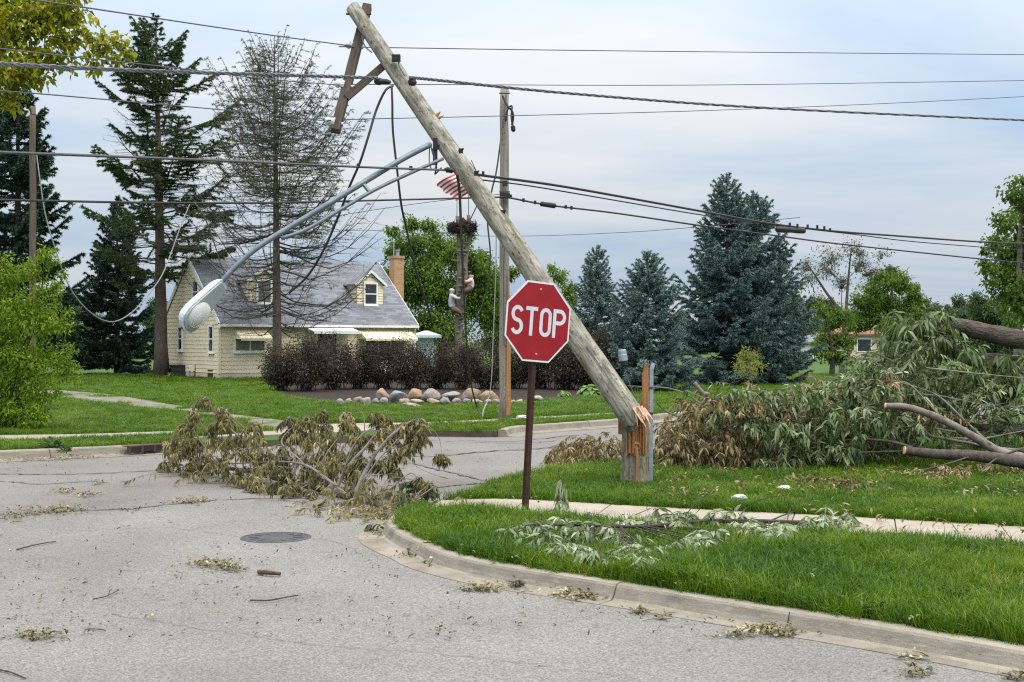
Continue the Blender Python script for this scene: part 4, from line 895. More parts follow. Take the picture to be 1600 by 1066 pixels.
# ------------------------------------------------------------------ street lamp on its twin-tube arm
def street_lamp():
    pts = [(672, 226, 14.55), (628, 249, 14.3), (570, 284, 14.05), (516, 317, 13.8), (468, 346, 13.65), (425, 372, 13.5), (396, 392, 13.4), (372, 413, 13.33), (352, 434, 13.27), (342, 447, 13.25)]
    t = thing('street_lamp', 'grey cobra head street lamp dangling on its long twin tube arm from the leaning pole', 'street lamp', P(672, 226, 14.55))
    m = MB(); m.tube(catmull([P(*p) for p in pts], 5), np.linspace(.034, .027, 9 * 5 + 1), 12); m.build('arm', M['steel'], t, smooth=True)
    m = MB(); m.tube(catmull([P(x, y, d) for x, y, d in [(692, 248, 14.5), (640, 271, 14.28), (585, 297, 14.05), (530, 329, 13.8), (480, 358, 13.62), (440, 373, 13.5)]], 5), .021, 10); m.build('lower_arm', M['steel'], t, smooth=True)
    a, b_ = P(568, 288, 14.03), P(577, 299, 14.02); m = MB(); m.tube([a, b_], [.024, .024], 4); m.build('arm_tie', M['steel'], t)
    m = MB(); m.box(P(680, 237, 14.57), (.05, .06, .30)); m.build('pole_plate', M['wire_black'], t)
    m = MB()
    m.tube(catmull([P(671, 231, 14.5), P(671, 255, 14.45), P(676, 266, 14.45), P(681, 258, 14.45), P(676, 232, 14.5)], 6), .006, 4)
    m.tube(catmull([P(673, 229, 14.5), P(679, 250, 14.45), P(682, 262, 14.45), P(680, 272, 14.5), P(690, 262, 14.5)], 6), .011, 4); m.build('loose_wire', M['wire_black'], t)
    # head: x along the axis (neck to nose), n the underside, built in a local frame
    N0, N1 = P(345, 447, 13.25), P(287, 513, 12.98)
    ax = nrm(N1 - N0); L = np.linalg.norm(N1 - N0) * 1.0
    nn = np.array([.72, -.58, -.38]); nn = nrm(nn - ax * np.dot(nn, ax)); sd = np.cross(ax, nn)
    F4 = frame(N0, ax, sd, nn)
    xs = np.linspace(-.03, L, 22); half = np.interp(xs / L, [-.06, 0, .1, .45, .72, .88, .96, 1.0], [.055, .068, .078, .112, .132, .118, .078, .012])
    out = [(x, h) for x, h in zip(xs, half)] + [(x, -h) for x, h in zip(xs[::-1], half[::-1])]
    def shell(layers):
        V = []; n = len(out); o = np.array(out); cx = np.array([L * .5, 0])
        for sc, z in layers: V += [(*(cx + (q - cx) * sc), z) for q in o]
        V = np.array(V); V = V @ F4[:3, :3].T + F4[:3, 3]
        F = [[i * n + j, i * n + (j + 1) % n, (i + 1) * n + (j + 1) % n, (i + 1) * n + j] for i in range(len(layers) - 1) for j in range(n)]
        F += [list(range(n - 1, -1, -1)), [(len(layers) - 1) * n + j for j in range(n)]]; return V, F
    h = MB(); h.add(*shell([(.70, -.115), (.90, -.085), (1.0, -.045), (1.02, -.018), (1.02, .0)])); h.add(*shell([(1.05, .003), (1.05, .018)])); hd = h.build('lamp_housing', M['lampbody'], t)
    h = MB(); h.add(*shell([(.97, .02), (.96, .032), (.93, .036)])); h.build('lamp_door', M['lampunder'], hd)
    ln = MB(); V, F = [], []; n, K = 28, 9
    for i in range(K):
        a = i / (K - 1) * math.pi / 2
        for j in range(n):
            q = 2 * math.pi * j / n; r = math.cos(a)
            V.append((L * .67 + .152 * r * math.cos(q), .112 * r * math.sin(q), .034 + .10 * math.sin(a)))
    F = [[i * n + j, i * n + (j + 1) % n, (i + 1) * n + (j + 1) % n, (i + 1) * n + j] for i in range(K - 1) for j in range(n)]
    V = np.array(V) @ F4[:3, :3].T + F4[:3, 3]; ln.add(V, F)
    mg, nt, NN, LL, bs = newmat('lamp_glass'); bs.inputs['Base Color'].default_value = (.70, .73, .69, 1); bs.inputs['Roughness'].default_value = .22; bs.inputs['Transmission Weight'].default_value = .55; bs.inputs['IOR'].default_value = 1.06
    ln.build('lens', mg, hd, smooth=True)
    rf = MB(); V = np.array([(L * .67 + .142 * math.cos(q), .104 * math.sin(q), .0365) for q in np.linspace(0, 2 * math.pi, 24, endpoint=False)]) @ F4[:3, :3].T + F4[:3, 3]; rf.add(V, [list(range(24))]); rf.build('reflector', surf('lamp_reflector', (.24, .25, .24), (.30, .31, .30), 5, .4, bmp=0, metal=.1), hd)
    bl = MB(); c = F4[:3, 3] + F4[:3, :3] @ np.array([L * .70, 0, .05]); bl.lathe([(.006, -.05), (.016, -.03), (.018, .01), (.012, .05)], c, c + ax, 10); bl.build('bulb', M['galv'], hd)
    cl = MB(); c = F4[:3, 3] + F4[:3, :3] @ np.array([.0, 0, -.02]); cl.box(c, (.09, .05, .06), F4[:3, :3]); cl.build('arm_clamp', M['galv'], hd)
    lt = MB(); c = F4[:3, 3] + F4[:3, :3] @ np.array([L * 1.0, 0, .0]); lt.box(c, (.03, .05, .03), F4[:3, :3]); lt.build('latch', M['iron'], hd)
street_lamp()

# ------------------------------------------------------------------ stop sign
def stop_sign():
    b = G(826, 799, KZ); cen = P(841, 503, b[1] + .02)
    t = thing('stop_sign', 'red octagonal STOP sign on a brown perforated post leaning slightly right at the corner', 'stop sign', b)
    up = nrm(cen - b); ang = math.radians(36)
    xa = np.array([math.cos(ang), math.sin(ang), 0]); xa = nrm(xa - up * np.dot(xa, up)); na = np.cross(xa, up)   # na points to the camera side
    roll = math.radians(-1.6); x2 = xa * math.cos(roll) + up * math.sin(roll); u2 = np.cross(na, x2) * 1.0; u2 = -u2 if u2[2] < 0 else u2
    F4 = frame(cen, x2, u2, na); S = .372
    def octo(r): return [(r / math.cos(math.pi / 8) * math.cos(math.pi / 8 + k * math.pi / 4), r / math.cos(math.pi / 8) * math.sin(math.pi / 8 + k * math.pi / 4)) for k in range(8)]
    MB().prism(octo(S), -.003, 0, M=F4).build('sign_plate', M['signback'], t)
    MB().prism(octo(S - .001), .0005, .0015, M=F4).build('border', M['signwhite'], t)
    MB().prism(octo(S - .018), .002, .0032, M=F4).build('face', M['signred'], t)
    def stroke(pts, w, closed=False):
        p = np.array(pts, float); n = len(p); L_, R_ = [], []
        for i in range(n):
            a = p[(i - 1) % n] if (closed or i > 0) else p[i]; c = p[(i + 1) % n] if (closed or i < n - 1) else p[i]
            d1 = nrm(p[i] - a) if np.any(p[i] != a) else nrm(c - p[i]); d2 = nrm(c - p[i]) if np.any(c != p[i]) else d1
            tt = nrm(d1 + d2); nn = np.array([-tt[1], tt[0]]); k = 1 / max(.6, np.dot(nn, [-d1[1], d1[0]])); L_.append(p[i] + nn * w / 2 * k); R_.append(p[i] - nn * w / 2 * k)
        return L_, R_
    def letter(strokes, dx):
        m = MB()
        for si, (pts, w, closed) in enumerate(strokes):
            l, r = stroke([(x + dx, y) for x, y in pts], w, closed); n = len(l); z = .0042 + si * .0004
            V = [(*q, z) for q in l] + [(*q, z) for q in r] + [(*q, .003) for q in l] + [(*q, .003) for q in r]; V = np.array(V) @ F4[:3, :3].T + F4[:3, 3]
            F = []
            for i in range(n if closed else n - 1):
                j = (i + 1) % n; F += [[i, n + i, n + j, j], [2 * n + i, i, j, 2 * n + j], [n + i, 3 * n + i, 3 * n + j, n + j]]
            m.add(V, F)
        m.build('letter', M['letterwhite'], t)
    hh, w = .268, .036; y0, y1 = -hh / 2, hh / 2; a = .062
    arc = lambda cx, cy, rx, ry, s, e, n=10: [(cx + rx * math.cos(math.radians(q)), cy + ry * math.sin(math.radians(q))) for q in np.linspace(s, e, n)]
    ii = w / 2; ry = hh / 4 - ii / 2
    S_ = arc(0, y1 - ii - ry, a - ii + .008, ry, 25, 180, 10) + arc(0, y1 - ii - ry, a - ii + .008, ry, 200, 262, 4) + arc(0, y0 + ii + ry, a - ii + .008, ry, 82, 0, 7) + arc(0, y0 + ii + ry, a - ii + .008, ry, -18, -158, 9)
    letter([(S_, w, False)], -.244)
    letter([([(-.068, y1 - ii), (.068, y1 - ii)], w, False), ([(0, y1 - w * .9), (0, y0)], w, False)], -.082)
    rx = a - ii + .006; cy = y1 - ii - rx * 1.0
    letter([(arc(0, cy, rx, rx, 0, 180, 10) + arc(0, -cy, rx, rx, 180, 360, 10), w, True)], .082)
    rp = .068; letter([([(-.052, y0), (-.052, y1)], w, False), ([(-.05, y1 - ii), (.01, y1 - ii)] + arc(.01, y1 - ii - rp * .82, rp * .8, rp * .82, 85, -85, 9) + [(.01, y1 - ii - rp * 1.64), (-.05, y1 - ii - rp * 1.64)], w, False)], .238)
    for y in (.30, -.30):
        c = F4[:3, 3] + u2 * y + na * .003; m = MB(); m.lathe([(.011, 0), (.011, .004), (.006, .007)], c, c + na, 8); m.build('bolt', M['galv'], t)
    # U-channel post
    Hh = np.linalg.norm(cen - b) + .33; o = cen - na * .03; pb = b - na * .03
    F5 = frame(pb - up * .12, xa, -na, up)
    U = [(-.040, 0), (-.022, 0), (-.017, .026), (.017, .026), (.022, 0), (.040, 0), (.040, .004), (.026, .004), (.021, .031), (-.021, .031), (-.026, .004), (-.040, .004)]
    U = [(x, .028 - y) for x, y in U][::-1]
    MB().prism(U, 0, Hh + .12, M=F5).build('post', M['postpaint'], t)
    m = MB(); z = .16
    while z < Hh - .85:
        c = pb + up * z + na * .0036; q = [(.0058 * math.cos(k * math.pi / 3), .0058 * math.sin(k * math.pi / 3)) for k in range(6)]
        m.prism(q, 0, .0012, M=frame(c, xa, up, na)); z += .0254
    stuff(m.build('punched_hole', M['black'], t))
stop_sign()
# ------------------------------------------------------------------ wires (each span its own thing)
def wire(label, pts, r, mat='wire', name='overhead_wire', n=6, group=None, extras=None, cat='wire'):
    c = catmull([P(*p) for p in pts], 14); m = MB(); m.tube(c, r, n)
    if not extras:
        o = m.build(name, M[mat], shift=c[0]); tag(o, label, cat, group); return o
    t = thing(name, label, cat, c[0], group=group); m.build('cable', M[mat], t)
    for nm, fn, mt in extras: k = MB(); fn(k); k.build(nm, M[mt], t)
    return t
def bar(x0, y0, d0, x1, y1, d1, r, n=10): return lambda m: m.lathe([(r * .3, -.03), (r, 0), (r, np.linalg.norm(P(x1, y1, d1) - P(x0, y0, d0)) ), (r * .3, np.linalg.norm(P(x1, y1, d1) - P(x0, y0, d0)) + .03)], P(x0, y0, d0), P(x1, y1, d1), n)
gw = 'overhead wires'
wire('thin topmost wire running from the upper left edge to the highest insulator on the crossarm', [(-80, -18, 9.4), (60, 1, 10.2), (300, 37, 12.6), (430, 56, 14), (549, 72, 15.5)], .007, group=gw)
wire('thin topmost wire running right from the top of the leaning pole to the right edge', [(549, 72, 15.5), (575, 74, 15.6), (1000, 80, 18.5), (1600, 85.5, 23), (1700, 86, 24)], .007, group=gw)
def twist(pts, R0, r, k, ph, turns):
    c = catmull([P(*p) for p in pts], 40); s = np.linspace(0, 1, len(c)); return c + np.c_[np.zeros(len(c)), np.cos(s * turns * 6.283 + ph), np.sin(s * turns * 6.283 + ph)] * R0
def bundle(label, pts, turns):
    t = thing('twisted_cable', label, 'cable', P(*pts[0]), group=gw)
    for k in range(3):
        m = MB(); m.tube(twist(pts, .0115, .012, k, k * 2.094, turns), .0100, 5); m.build('strand', M['bundle'], t)
bundle('thick twisted cable from the left edge to the clamp on the leaning pole', [(-60, 94, 9.6), (0, 100, 10), (230, 111, 12), (430, 117, 13.6), (590, 122, 14.9)], 22)
bundle('thick twisted cable sloping down to the right edge from the leaning pole clamp', [(640, 121, 14.9), (670, 124, 15.1), (900, 147, 17), (1200, 169, 19.5), (1600, 188, 23), (1700, 191, 24)], 34)
wire('thin wire from the left to the middle insulator on the crossarm', [(-60, 63, 9.5), (0, 76, 10), (280, 107, 12.4), (420, 124, 13.9), (530, 133, 15.2)], .006, group=gw)
wire('thin wire running nearly level from the middle insulator to the right edge', [(532, 132, 15.3), (650, 132, 16), (1100, 133, 19), (1600, 126, 23), (1700, 124, 24)], .006, group=gw)
wire('thin wire from the left edge to the lowest insulator on the crossarm', [(-60, 139, 9.5), (40, 145, 10.3), (180, 157, 11.6), (370, 174, 13.4), (516, 190, 15.1)], .006, group=gw)
wire('thin wire rising slightly from the lowest insulator to the right edge', [(517, 190, 15.1), (540, 187, 15.2), (800, 181, 17), (1100, 173, 19), (1380, 162, 21.4), (1700, 146, 24)], .006, group=gw)
wire('dark cable across the left half meeting the leaning pole just above the flag', [(-60, 236, 9.5), (0, 238, 10), (340, 251, 12.4), (560, 261, 13.9), (700, 266, 14.5)], .0135, 'wire', group=gw,
     extras=[('cable_clamp', lambda m: [m.box(P(x, y, d), (.035, .035, .045)) for x, y, d in ((642, 263, 14.35), (560, 259, 13.9))], 'black'), ('dead_end', bar(698, 265, 14.48, 706, 267, 14.52, .03), 'black')])
wire('dark cable with the long black splice hanging above the bare tree', [(742, 272, 14.7), (760, 275, 14.8), (870, 290, 15.8), (990, 311, 17), (1100, 331, 18.3), (1200, 349, 19.5), (1300, 361, 20.8), (1405, 369, 22.3), (1515, 377, 24), (1600, 381, 25.5), (1700, 385, 27)], .016, 'wire_black', group=gw,
     extras=[('splice_case', lambda m: m.lathe([(.02, 0), (.045, .03), (.05, .2), (.042, .45), (.05, .66), (.045, .78), (.02, .8)], P(1213, 358.5, 19.6), P(1288, 362.5, 20.6), 10), 'black'),
             ('cable_clamp', lambda m: [m.box(P(x, y, d), (.03, .03, .06)) for x, y, d in ((755, 272, 14.75), (1234, 351, 19.9), (1246, 353, 20), (1262, 354, 20.2), (1277, 355, 20.4), (1288, 356.5, 20.6), (1297, 359.5, 20.75))], 'black')])
wire('lower thin cable looping beside the splice cable toward the right edge tree', [(750, 281, 14.75), (830, 291, 15.4), (960, 313, 16.8), (1090, 335, 18.3), (1210, 352, 19.7), (1270, 359, 20.5), (1340, 367, 21.4), (1420, 377, 22.6), (1530, 386, 24.3), (1600, 391, 25.6)], .009, 'wire_black', group=gw)
wire('dark level cable from the left edge to the upright pole crossing the flag', [(-80, 312, 16), (0, 312.5, 17), (240, 317, 19.5), (420, 317, 21.3), (600, 313, 23.3), (790, 308, 25.2)], .019, 'wire_black', group=gw)
wire('dark cable with a short black splice running right and down from the upright pole', [(790, 308, 25.2), (860, 321, 25.8), (960, 333, 26.8), (1090, 352, 28.2), (1210, 368, 29.6), (1300, 380, 30.8), (1420, 393, 32.4), (1525, 404, 34), (1600, 411, 35.2)], .019, 'wire_black', group=gw,
     extras=[('splice_case', lambda m: m.lathe([(.02, 0), (.05, .03), (.055, .36), (.02, .4)], P(844, 318.5, 25.65), P(876, 323, 25.95), 10), 'black'),
             ('cable_clamp', lambda m: [m.box(P(x, y, d), (.05, .05, .07)) for x, y, d in ((798, 307, 25.3), (818, 313, 25.4), (836, 316.5, 25.6), (884, 323.5, 26.0), (893, 325, 26.1))], 'black')])
wire('faint far wire sloping up to the upright pole below the flag', [(480, 345, 38), (560, 332, 34), (640, 320, 30), (720, 310, 27.5), (788, 303, 25.3)], .008, group=gw)
wire('faint far wire level behind the nest between the trees', [(300, 398, 60), (430, 372, 56), (560, 360, 52), (680, 367, 50), (820, 369, 48), (980, 363, 46), (1100, 354, 44), (1250, 340, 42)], .011, group=gw)
hg = 'loose hanging wires'
wire('black cable trailing from the leaning pole clamp down across the lamp arm', [(614, 134, 14.9), (602, 142, 14.8), (588, 172, 14.8), (575, 215, 14.7), (562, 255, 14.7), (546, 292, 14.8), (528, 340, 15), (505, 392, 15.2), (480, 432, 15.4), (452, 458, 15.6)], .014, 'wire_black', 'hanging_wire', group=hg)
wire('black cable dropping nearly straight from the leaning pole and ending above the hedge', [(612, 136, 14.85), (613, 160, 14.8), (614, 205, 14.8), (621, 270, 14.8), (627, 320, 14.9), (636, 362, 15), (648, 415, 15.1), (660, 455, 15.2), (668, 478, 15.3), (674, 500, 15.4)], .013, 'wire_black', 'hanging_wire', group=hg)
wire('dark cable hanging from the leaning pole past the flag and nest to the far grass', [(714, 272, 14.5), (718, 300, 14.9), (720, 345, 16), (723, 420, 18.5), (727, 500, 21.5), (731, 560, 24), (736, 600, 25.5), (744, 632, 26.6), (754, 655, 26.2)], .016, 'wire_black', 'hanging_wire', group=hg)
wire('pale slack cable looping from the top of the upright pole down behind the hedge', [(791, 148, 25.2), (786, 190, 25.3), (776, 265, 25.6), (768, 300, 26), (762, 345, 27), (766, 395, 28.5), (763, 440, 30), (756, 470, 32), (745, 497, 34), (732, 518, 36.5), (716, 531, 38)], .019, 'slack', 'hanging_wire', group=hg)
wire('thin pale wire hanging straight beside the upright pole to the grass', [(783, 310, 25.25), (776, 350, 25.4), (775, 400, 25.6), (773, 470, 25.9), (770, 540, 26.2), (768, 590, 26.4), (764, 620, 26.5), (756, 640, 26.4), (753, 654, 26.3)], .011, 'wire_pale', 'hanging_wire', group=hg)
wire('grey slack cable sagging in a deep loop from the brown pole to the pine', [(57, 240, 37.8), (63, 285, 37.6), (72, 340, 37.5), (90, 400, 37.5), (108, 447, 37.8), (132, 480, 38.2), (160, 500, 39), (185, 501, 40), (213, 482, 42), (240, 450, 44), (258, 420, 45.5), (280, 360, 47), (297, 318, 48)], .02, 'slack', 'slack_cable', group=hg)
wire('pale service wire dropping from the level cable to the house dormer', [(305, 317, 20), (322, 345, 24), (338, 390, 31), (347, 418, 36), (358, 445, 42), (372, 466, 48), (392, 480, 54.5)], .015, 'slack', 'service_wire', group=hg)

# ------------------------------------------------------------------ bare trunk with nest, dummies and flag
def dead_trunk():
    d = 49.0; b = P(716, 533, d); b[2] = KZ
    t = thing('dead_tree', 'bare forked dead trunk rising behind the dark hedge under the stick nest', 'dead tree', b)
    m = MB(); m.tube(catmull([b - [0, 0, .1], P(717, 560, d), P(716, 500, d), P(718, 440, d), P(718, 390, d), P(715, 338, d)], 5), np.interp(np.linspace(0, 1, 26), [0, .2, 1], [.19, .15, .08]), 10, jitter=.08); m.build('trunk', M['deadwood'], t, smooth=True)
    m = MB(); m.tube(catmull([P(719, 500, d), P(726, 450, d - .05), P(727, 405, d), P(733, 372, d), P(732, 336, d)], 5), np.linspace(.12, .07, 21), 9, jitter=.08); m.build('fork', M['deadwood'], t, smooth=True)
    m = MB(); m.tube([P(714, 392, d - .1), P(731, 392, d - .1)], .05, 6); m.build('cross_piece', M['deadwood'], t)
    m = MB()
    for k in range(24):
        y = R.uniform(380, 540); x = 717 + (y < 480) * R.choice([0, 10]); a = P(x, y, d - .12); m.tube([a, a + np.array([R.uniform(-.3, .3), -.12, R.uniform(0, .1)])], [.05, .025], 5)
    stuff(m.build('stub', M['deadwood'], t))
    for x in (714, 732):
        m = MB(); m.tube([P(x, 340, d), P(x + .3, 268, d)], .014, 5); m.build('rod', M['wire'], t)
    n = thing('stick_nest', 'dark round nest of sticks balanced on top of the forked dead trunk', 'nest', P(722, 360, d))
    K = 900; a = R.uniform(0, 6.283, K); rr = .26 + .30 * R.random(K) ** .6; c = P(722, 357, d) + np.c_[np.cos(a) * rr * 1.0, np.sin(a) * rr * .8, R.normal(size=K) * .10 + (.1 * (rr - .4))]
    dv = nrm(np.c_[-np.sin(a), np.cos(a), np.zeros(K)] + R.normal(size=(K, 3)) * .45) * R.uniform(.10, .24, (K, 1))
    m = MB(); m.sticks(c - dv, c + dv, .011, .006, 3); stuff(m.build('sticks', M['bark_dark'], n))
    m = MB(); m.lathe([(.1, -.1), (.38, -.06), (.46, .04), (.42, .08), (.2, .05)], P(722, 361, d), P(722, 300, d), 18); m.build('nest_bowl', M['bark_dark'], n)
    bx = thing('nest_box', 'small dark red peaked box sitting in the stick nest', 'box', P(724, 354, d - .2)); m = MB(); m.prism([(-.17, 0), (.17, 0), (.17, .1), (-.02, .34), (-.17, .16)], 0, .3, M=frame(P(725, 354, d - .05), (1, 0, 0), (0, 0, 1), (0, -1, 0))); m.build('box', M['iron'], bx)
dead_trunk()
def dummy(label, joints, mats, mat_of):
    """one skinned body over a posed skeleton; joints: {name: (pos, radius, parent)}"""
    names = list(joints); me = bpy.data.meshes.new('dummy'); me.from_pydata([tuple(joints[k][0]) for k in names], [(names.index(joints[k][2]), i) for i, k in enumerate(names) if joints[k][2]], [])
    o = bpy.data.objects.new('dummy', me); COL.objects.link(o); md = o.modifiers.new('skin', 'SKIN'); md.use_smooth_shade = True
    sv = me.skin_vertices[0].data
    for i, k in enumerate(names): sv[i].radius = (joints[k][1],) * 2; sv[i].use_root = (i == 0)
    o.modifiers.new('sub', 'SUBSURF').levels = 2
    bpy.context.view_layer.update()
    ev = o.evaluated_get(bpy.context.evaluated_depsgraph_get()); m2 = bpy.data.meshes.new_from_object(ev)
    o.modifiers.clear(); o.data = m2
    for k in mats: m2.materials.append(M[k])
    J = np.array([joints[k][0] for k in names]); mo = [mat_of[k] for k in names]
    for p in m2.polygons: p.material_index = mo[int(np.argmin(np.linalg.norm(J - np.array(p.center), axis=1)))]; p.use_smooth = True
    c = J[0]; m2.transform(Matrix.Translation(tuple(-c))); o.location = tuple(c); return tag(o, label, 'dummy', 'dummies climbing the trunk')
M['cloth_blue'] = surf('pale_blue_cloth', (.34, .37, .42), (.44, .48, .53), 6, .8); M['cloth_brown'] = surf('brown_cloth', (.10, .065, .045), (.16, .11, .08), 6, .8)
M['cloth_pink'] = surf('pink_white_cloth', (.55, .36, .34), (.68, .55, .54), 4, .8); M['skin'] = surf('stuffed_face', (.38, .27, .2), (.46, .34, .26), 5, .7); M['hatgrey'] = surf('grey_cap', (.38, .42, .46), (.46, .5, .54), 5, .7)
def climb(q, s, flip=1):
    x, y, d = q; f = lambda dx, dy, dd=0: P(x + dx * s * flip, y + dy * s, d + dd)
    J = {'hip': (f(0, 12), .13, None), 'waist': (f(-2, 4), .135, 'hip'), 'chest': (f(-3, -6), .17, 'waist'), 'neck': (f(-1, -14), .07, 'chest'), 'head': (f(0, -19), .13, 'neck'), 'crown': (f(0, -24), .09, 'head'),
         'sh_a': (f(2, -10, -.18), .08, 'chest'), 'el_a': (f(9, -6, -.28), .06, 'sh_a'), 'hand_a': (f(15, -7, -.15), .05, 'el_a'), 'sh_b': (f(2, -10, .15), .08, 'chest'), 'el_b': (f(10, -9, .25), .06, 'sh_b'), 'hand_b': (f(17, -11, .15), .05, 'el_b'),
         'th_a': (f(6, 13, -.2), .11, 'hip'), 'kn_a': (f(13, 16, -.25), .085, 'th_a'), 'ft_a': (f(16, 24, -.1), .06, 'kn_a'), 'toe_a': (f(19, 24, -.12), .05, 'ft_a'), 'th_b': (f(5, 14, .2), .11, 'hip'), 'kn_b': (f(12, 18, .25), .085, 'th_b'), 'ft_b': (f(15, 27, .1), .06, 'kn_b'), 'toe_b': (f(18, 27, .1), .05, 'ft_b')}
    return J
mo = {k: 1 for k in ('hip', 'th_a', 'kn_a', 'ft_a', 'toe_a', 'th_b', 'kn_b', 'ft_b', 'toe_b')}
J = climb((706, 472, 48.75), .9); dummy('dummy in pale blue shirt and cap clinging to the left of the bare trunk', J, ['cloth_blue', 'cloth_brown', 'skin', 'hatgrey'], {k: mo.get(k, 2 if k in ('hand_a', 'hand_b', 'head') else 3 if k == 'crown' else 0) for k in J})
J = climb((736, 444, 48.8), .62, -1); dummy('dummy in pinkish white shirt hugging the right of the bare trunk higher up', J, ['cloth_pink', 'cloth_brown', 'skin', 'cloth_brown'], {k: mo.get(k, 2 if k in ('hand_a', 'hand_b', 'head') else 3 if k == 'crown' else 0) for k in J})

def flag():
    d = 48.5
    tl, tr_, bl_ = P(703, 268, d), P(742, 229, d), P(722, 316, d)         # the hoist lies upper right, hidden by the leaning pole
    # stripes run from the hoist (upper right) to the frayed fly end (lower left)
    F0, H0 = P(681, 289, d), P(735, 255, d); F1, H1 = P(713, 315, d), P(756, 284, d)
    t = thing('american_flag', 'tattered American flag with red and white stripes flying behind the leaning pole', 'flag', P(740, 290, d))
    m = MB(); nu, nv = 22, 13; V = {}
    for i in range(nu + 1):
        for j in range(nv + 1):
            u, v = i / nu, j / nv; fr = (R.uniform(-.035, .03) if i == nu else 0)
            p = (H0 * (1 - v) + H1 * v) * (1 - u - fr) + (F0 * (1 - v) + F1 * v) * (u + fr)
            p = p + np.array([0, .10 * math.sin(u * 7 + v * 2), .03 * math.sin(u * 8 + 1)]); V[i, j] = p
    for i in range(nu):
        for j in range(nv):
            canton = i < 9 and j < 7; mi = 2 if canton else (0 if j % 2 == 0 else 1)
            m.add([V[i, j], V[i + 1, j], V[i + 1, j + 1], V[i, j + 1]], [[0, 1, 2, 3]], mi)
    o = m.build('cloth', [surf('flag_red', (.45, .05, .06), (.52, .075, .085), 9, .8, bmp=0), surf('flag_white', (.70, .68, .68), (.78, .76, .76), 9, .8, bmp=0), surf('flag_blue', (.03, .04, .14), (.045, .055, .18), 9, .8, bmp=0)], t)
    st = MB()
    for r in range(9):
        for c in range(6 if r % 2 == 0 else 5):
            u = (.5 + c + (.5 if r % 2 else 0)) / 6 * 9 / nu; v = (r + .5) / 9 * 7 / nv; p = (H0 * (1 - v) + H1 * v) * (1 - u) + (F0 * (1 - v) + F1 * v) * u + np.array([0, .10 * math.sin(u * 7 + v * 2) - .006, .03 * math.sin(u * 8 + 1)])
            st.add([p + np.array([math.cos(k * math.pi / 5 + 1.57) * rr, -.004, math.sin(k * math.pi / 5 + 1.57) * rr]) for k, rr in zip(range(10), [.021, .008] * 5)], [list(range(10))])
    st.build('stars', M['signwhite'], t)
    m = MB(); m.tube([P(734, 345, d + .35), H1 + [.03, 0, -.3], H0 + [.03, 0, .12]], [.022, .02, .016], 6); m.build('flagpole', M['wire'], t)
flag()
# ------------------------------------------------------------------ rocks and bed planting
RK = [(531.5, 628, 12, 10, 0), (544, 627.5, 11, 9, 1), (558, 626.5, 15, 12, 2), (572, 628, 16, 11, 0), (587, 628, 13, 10, 3), (599, 627.5, 13, 11, 4), (597.5, 618, 22, 19, 5), (620, 621, 29, 20, 3), (648, 619, 25, 19, 6), (674, 619, 29, 21, 2), (705, 620, 37, 17, 4), (736, 620, 27, 22, 5), (765, 622, 29, 19, 6),
      (630, 628, 19, 9, 1), (651, 628.5, 28, 9, 7), (643, 634, 28, 7, 7), (676, 628, 21, 9, 1), (694, 627.5, 18, 13, 4), (713, 627.5, 15, 11, 1), (729, 628, 13, 9, 3), (745, 629, 17, 9, 7), (762, 629, 12, 9, 0), (775, 628, 13, 8, 1), (801, 628.5, 9, 6, 7), (812, 628, 11, 7, 7), (840, 623, 16, 9, 7), (781, 628, 9, 8, 2)]
RC = [((.30, .26, .23), 'pale grey'), ((.34, .25, .19), 'pinkish'), ((.27, .235, .195), 'grey brown'), ((.23, .245, .255), 'blue grey'), ((.26, .255, .24), 'mottled grey'), ((.29, .20, .15), 'reddish brown'), ((.33, .215, .115), 'orange tan'), ((.40, .34, .24), 'cream')]
for i, (c, nm) in enumerate(RC): M['rock%d' % i] = surf('rock_' + nm.replace(' ', '_'), tuple(x * .62 + .03 for x in c), tuple(x * .95 + .04 for x in c), 7, .9, bmp=.8, bscale=16, bdist=.03, extra=[((.10, .09, .075), 5, .52, .75, (1, 1, 1))])
def ico(sub=3):
    import bmesh
    bm = bmesh.new(); bmesh.ops.create_icosphere(bm, subdivisions=sub, radius=1); v = np.array([q.co[:] for q in bm.verts]); f = np.array([[q.index for q in p.verts] for p in bm.faces]); bm.free(); return v, f
IV, IF = ico(3)
rest = {}
for i, (x, y, w, h, c) in enumerate(RK):
    yb = y + h * .45; d = (EYE - KZ - .012) * FPX / (yb - HOR); q = P(x, y, d); sx = w / 2 * d / FPX * 1.12; sz = h / 2 * d / FPX * 1.22
    v = IV * (1 + np.array([mnoise.noise(Vector(p * 1.1) + Vector((i * 7.3, 0, 0))) * .42 + mnoise.noise(Vector(p * 2.6) + Vector((i * 3.3, 5, 0))) * .16 for p in IV]))[:, None]
    for _ in range(11):
        q_ = rvec(1)[0]; h_ = R.uniform(.62, .86); dd = v @ q_; v = v - np.maximum(dd - h_, 0)[:, None] * q_ * .9
    v = v / np.abs(v).max(0) * [sx, sx * .8, sz]; m = MB(); m.add(v, IF)
    o = m.build('boulder', M['rock%d' % c], smooth=True); o.location = q + [0, sx * .3, 0]
    size = 'large' if w > 22 else ('small' if w < 14 else 'medium'); o.rotation_euler = (0, R.uniform(-.2, .2), 0); o['category'] = 'boulder'; o['group'] = 'boulders edging the mulch bed'
    rest.setdefault((size, RC[c][1]), []).append((x, o))
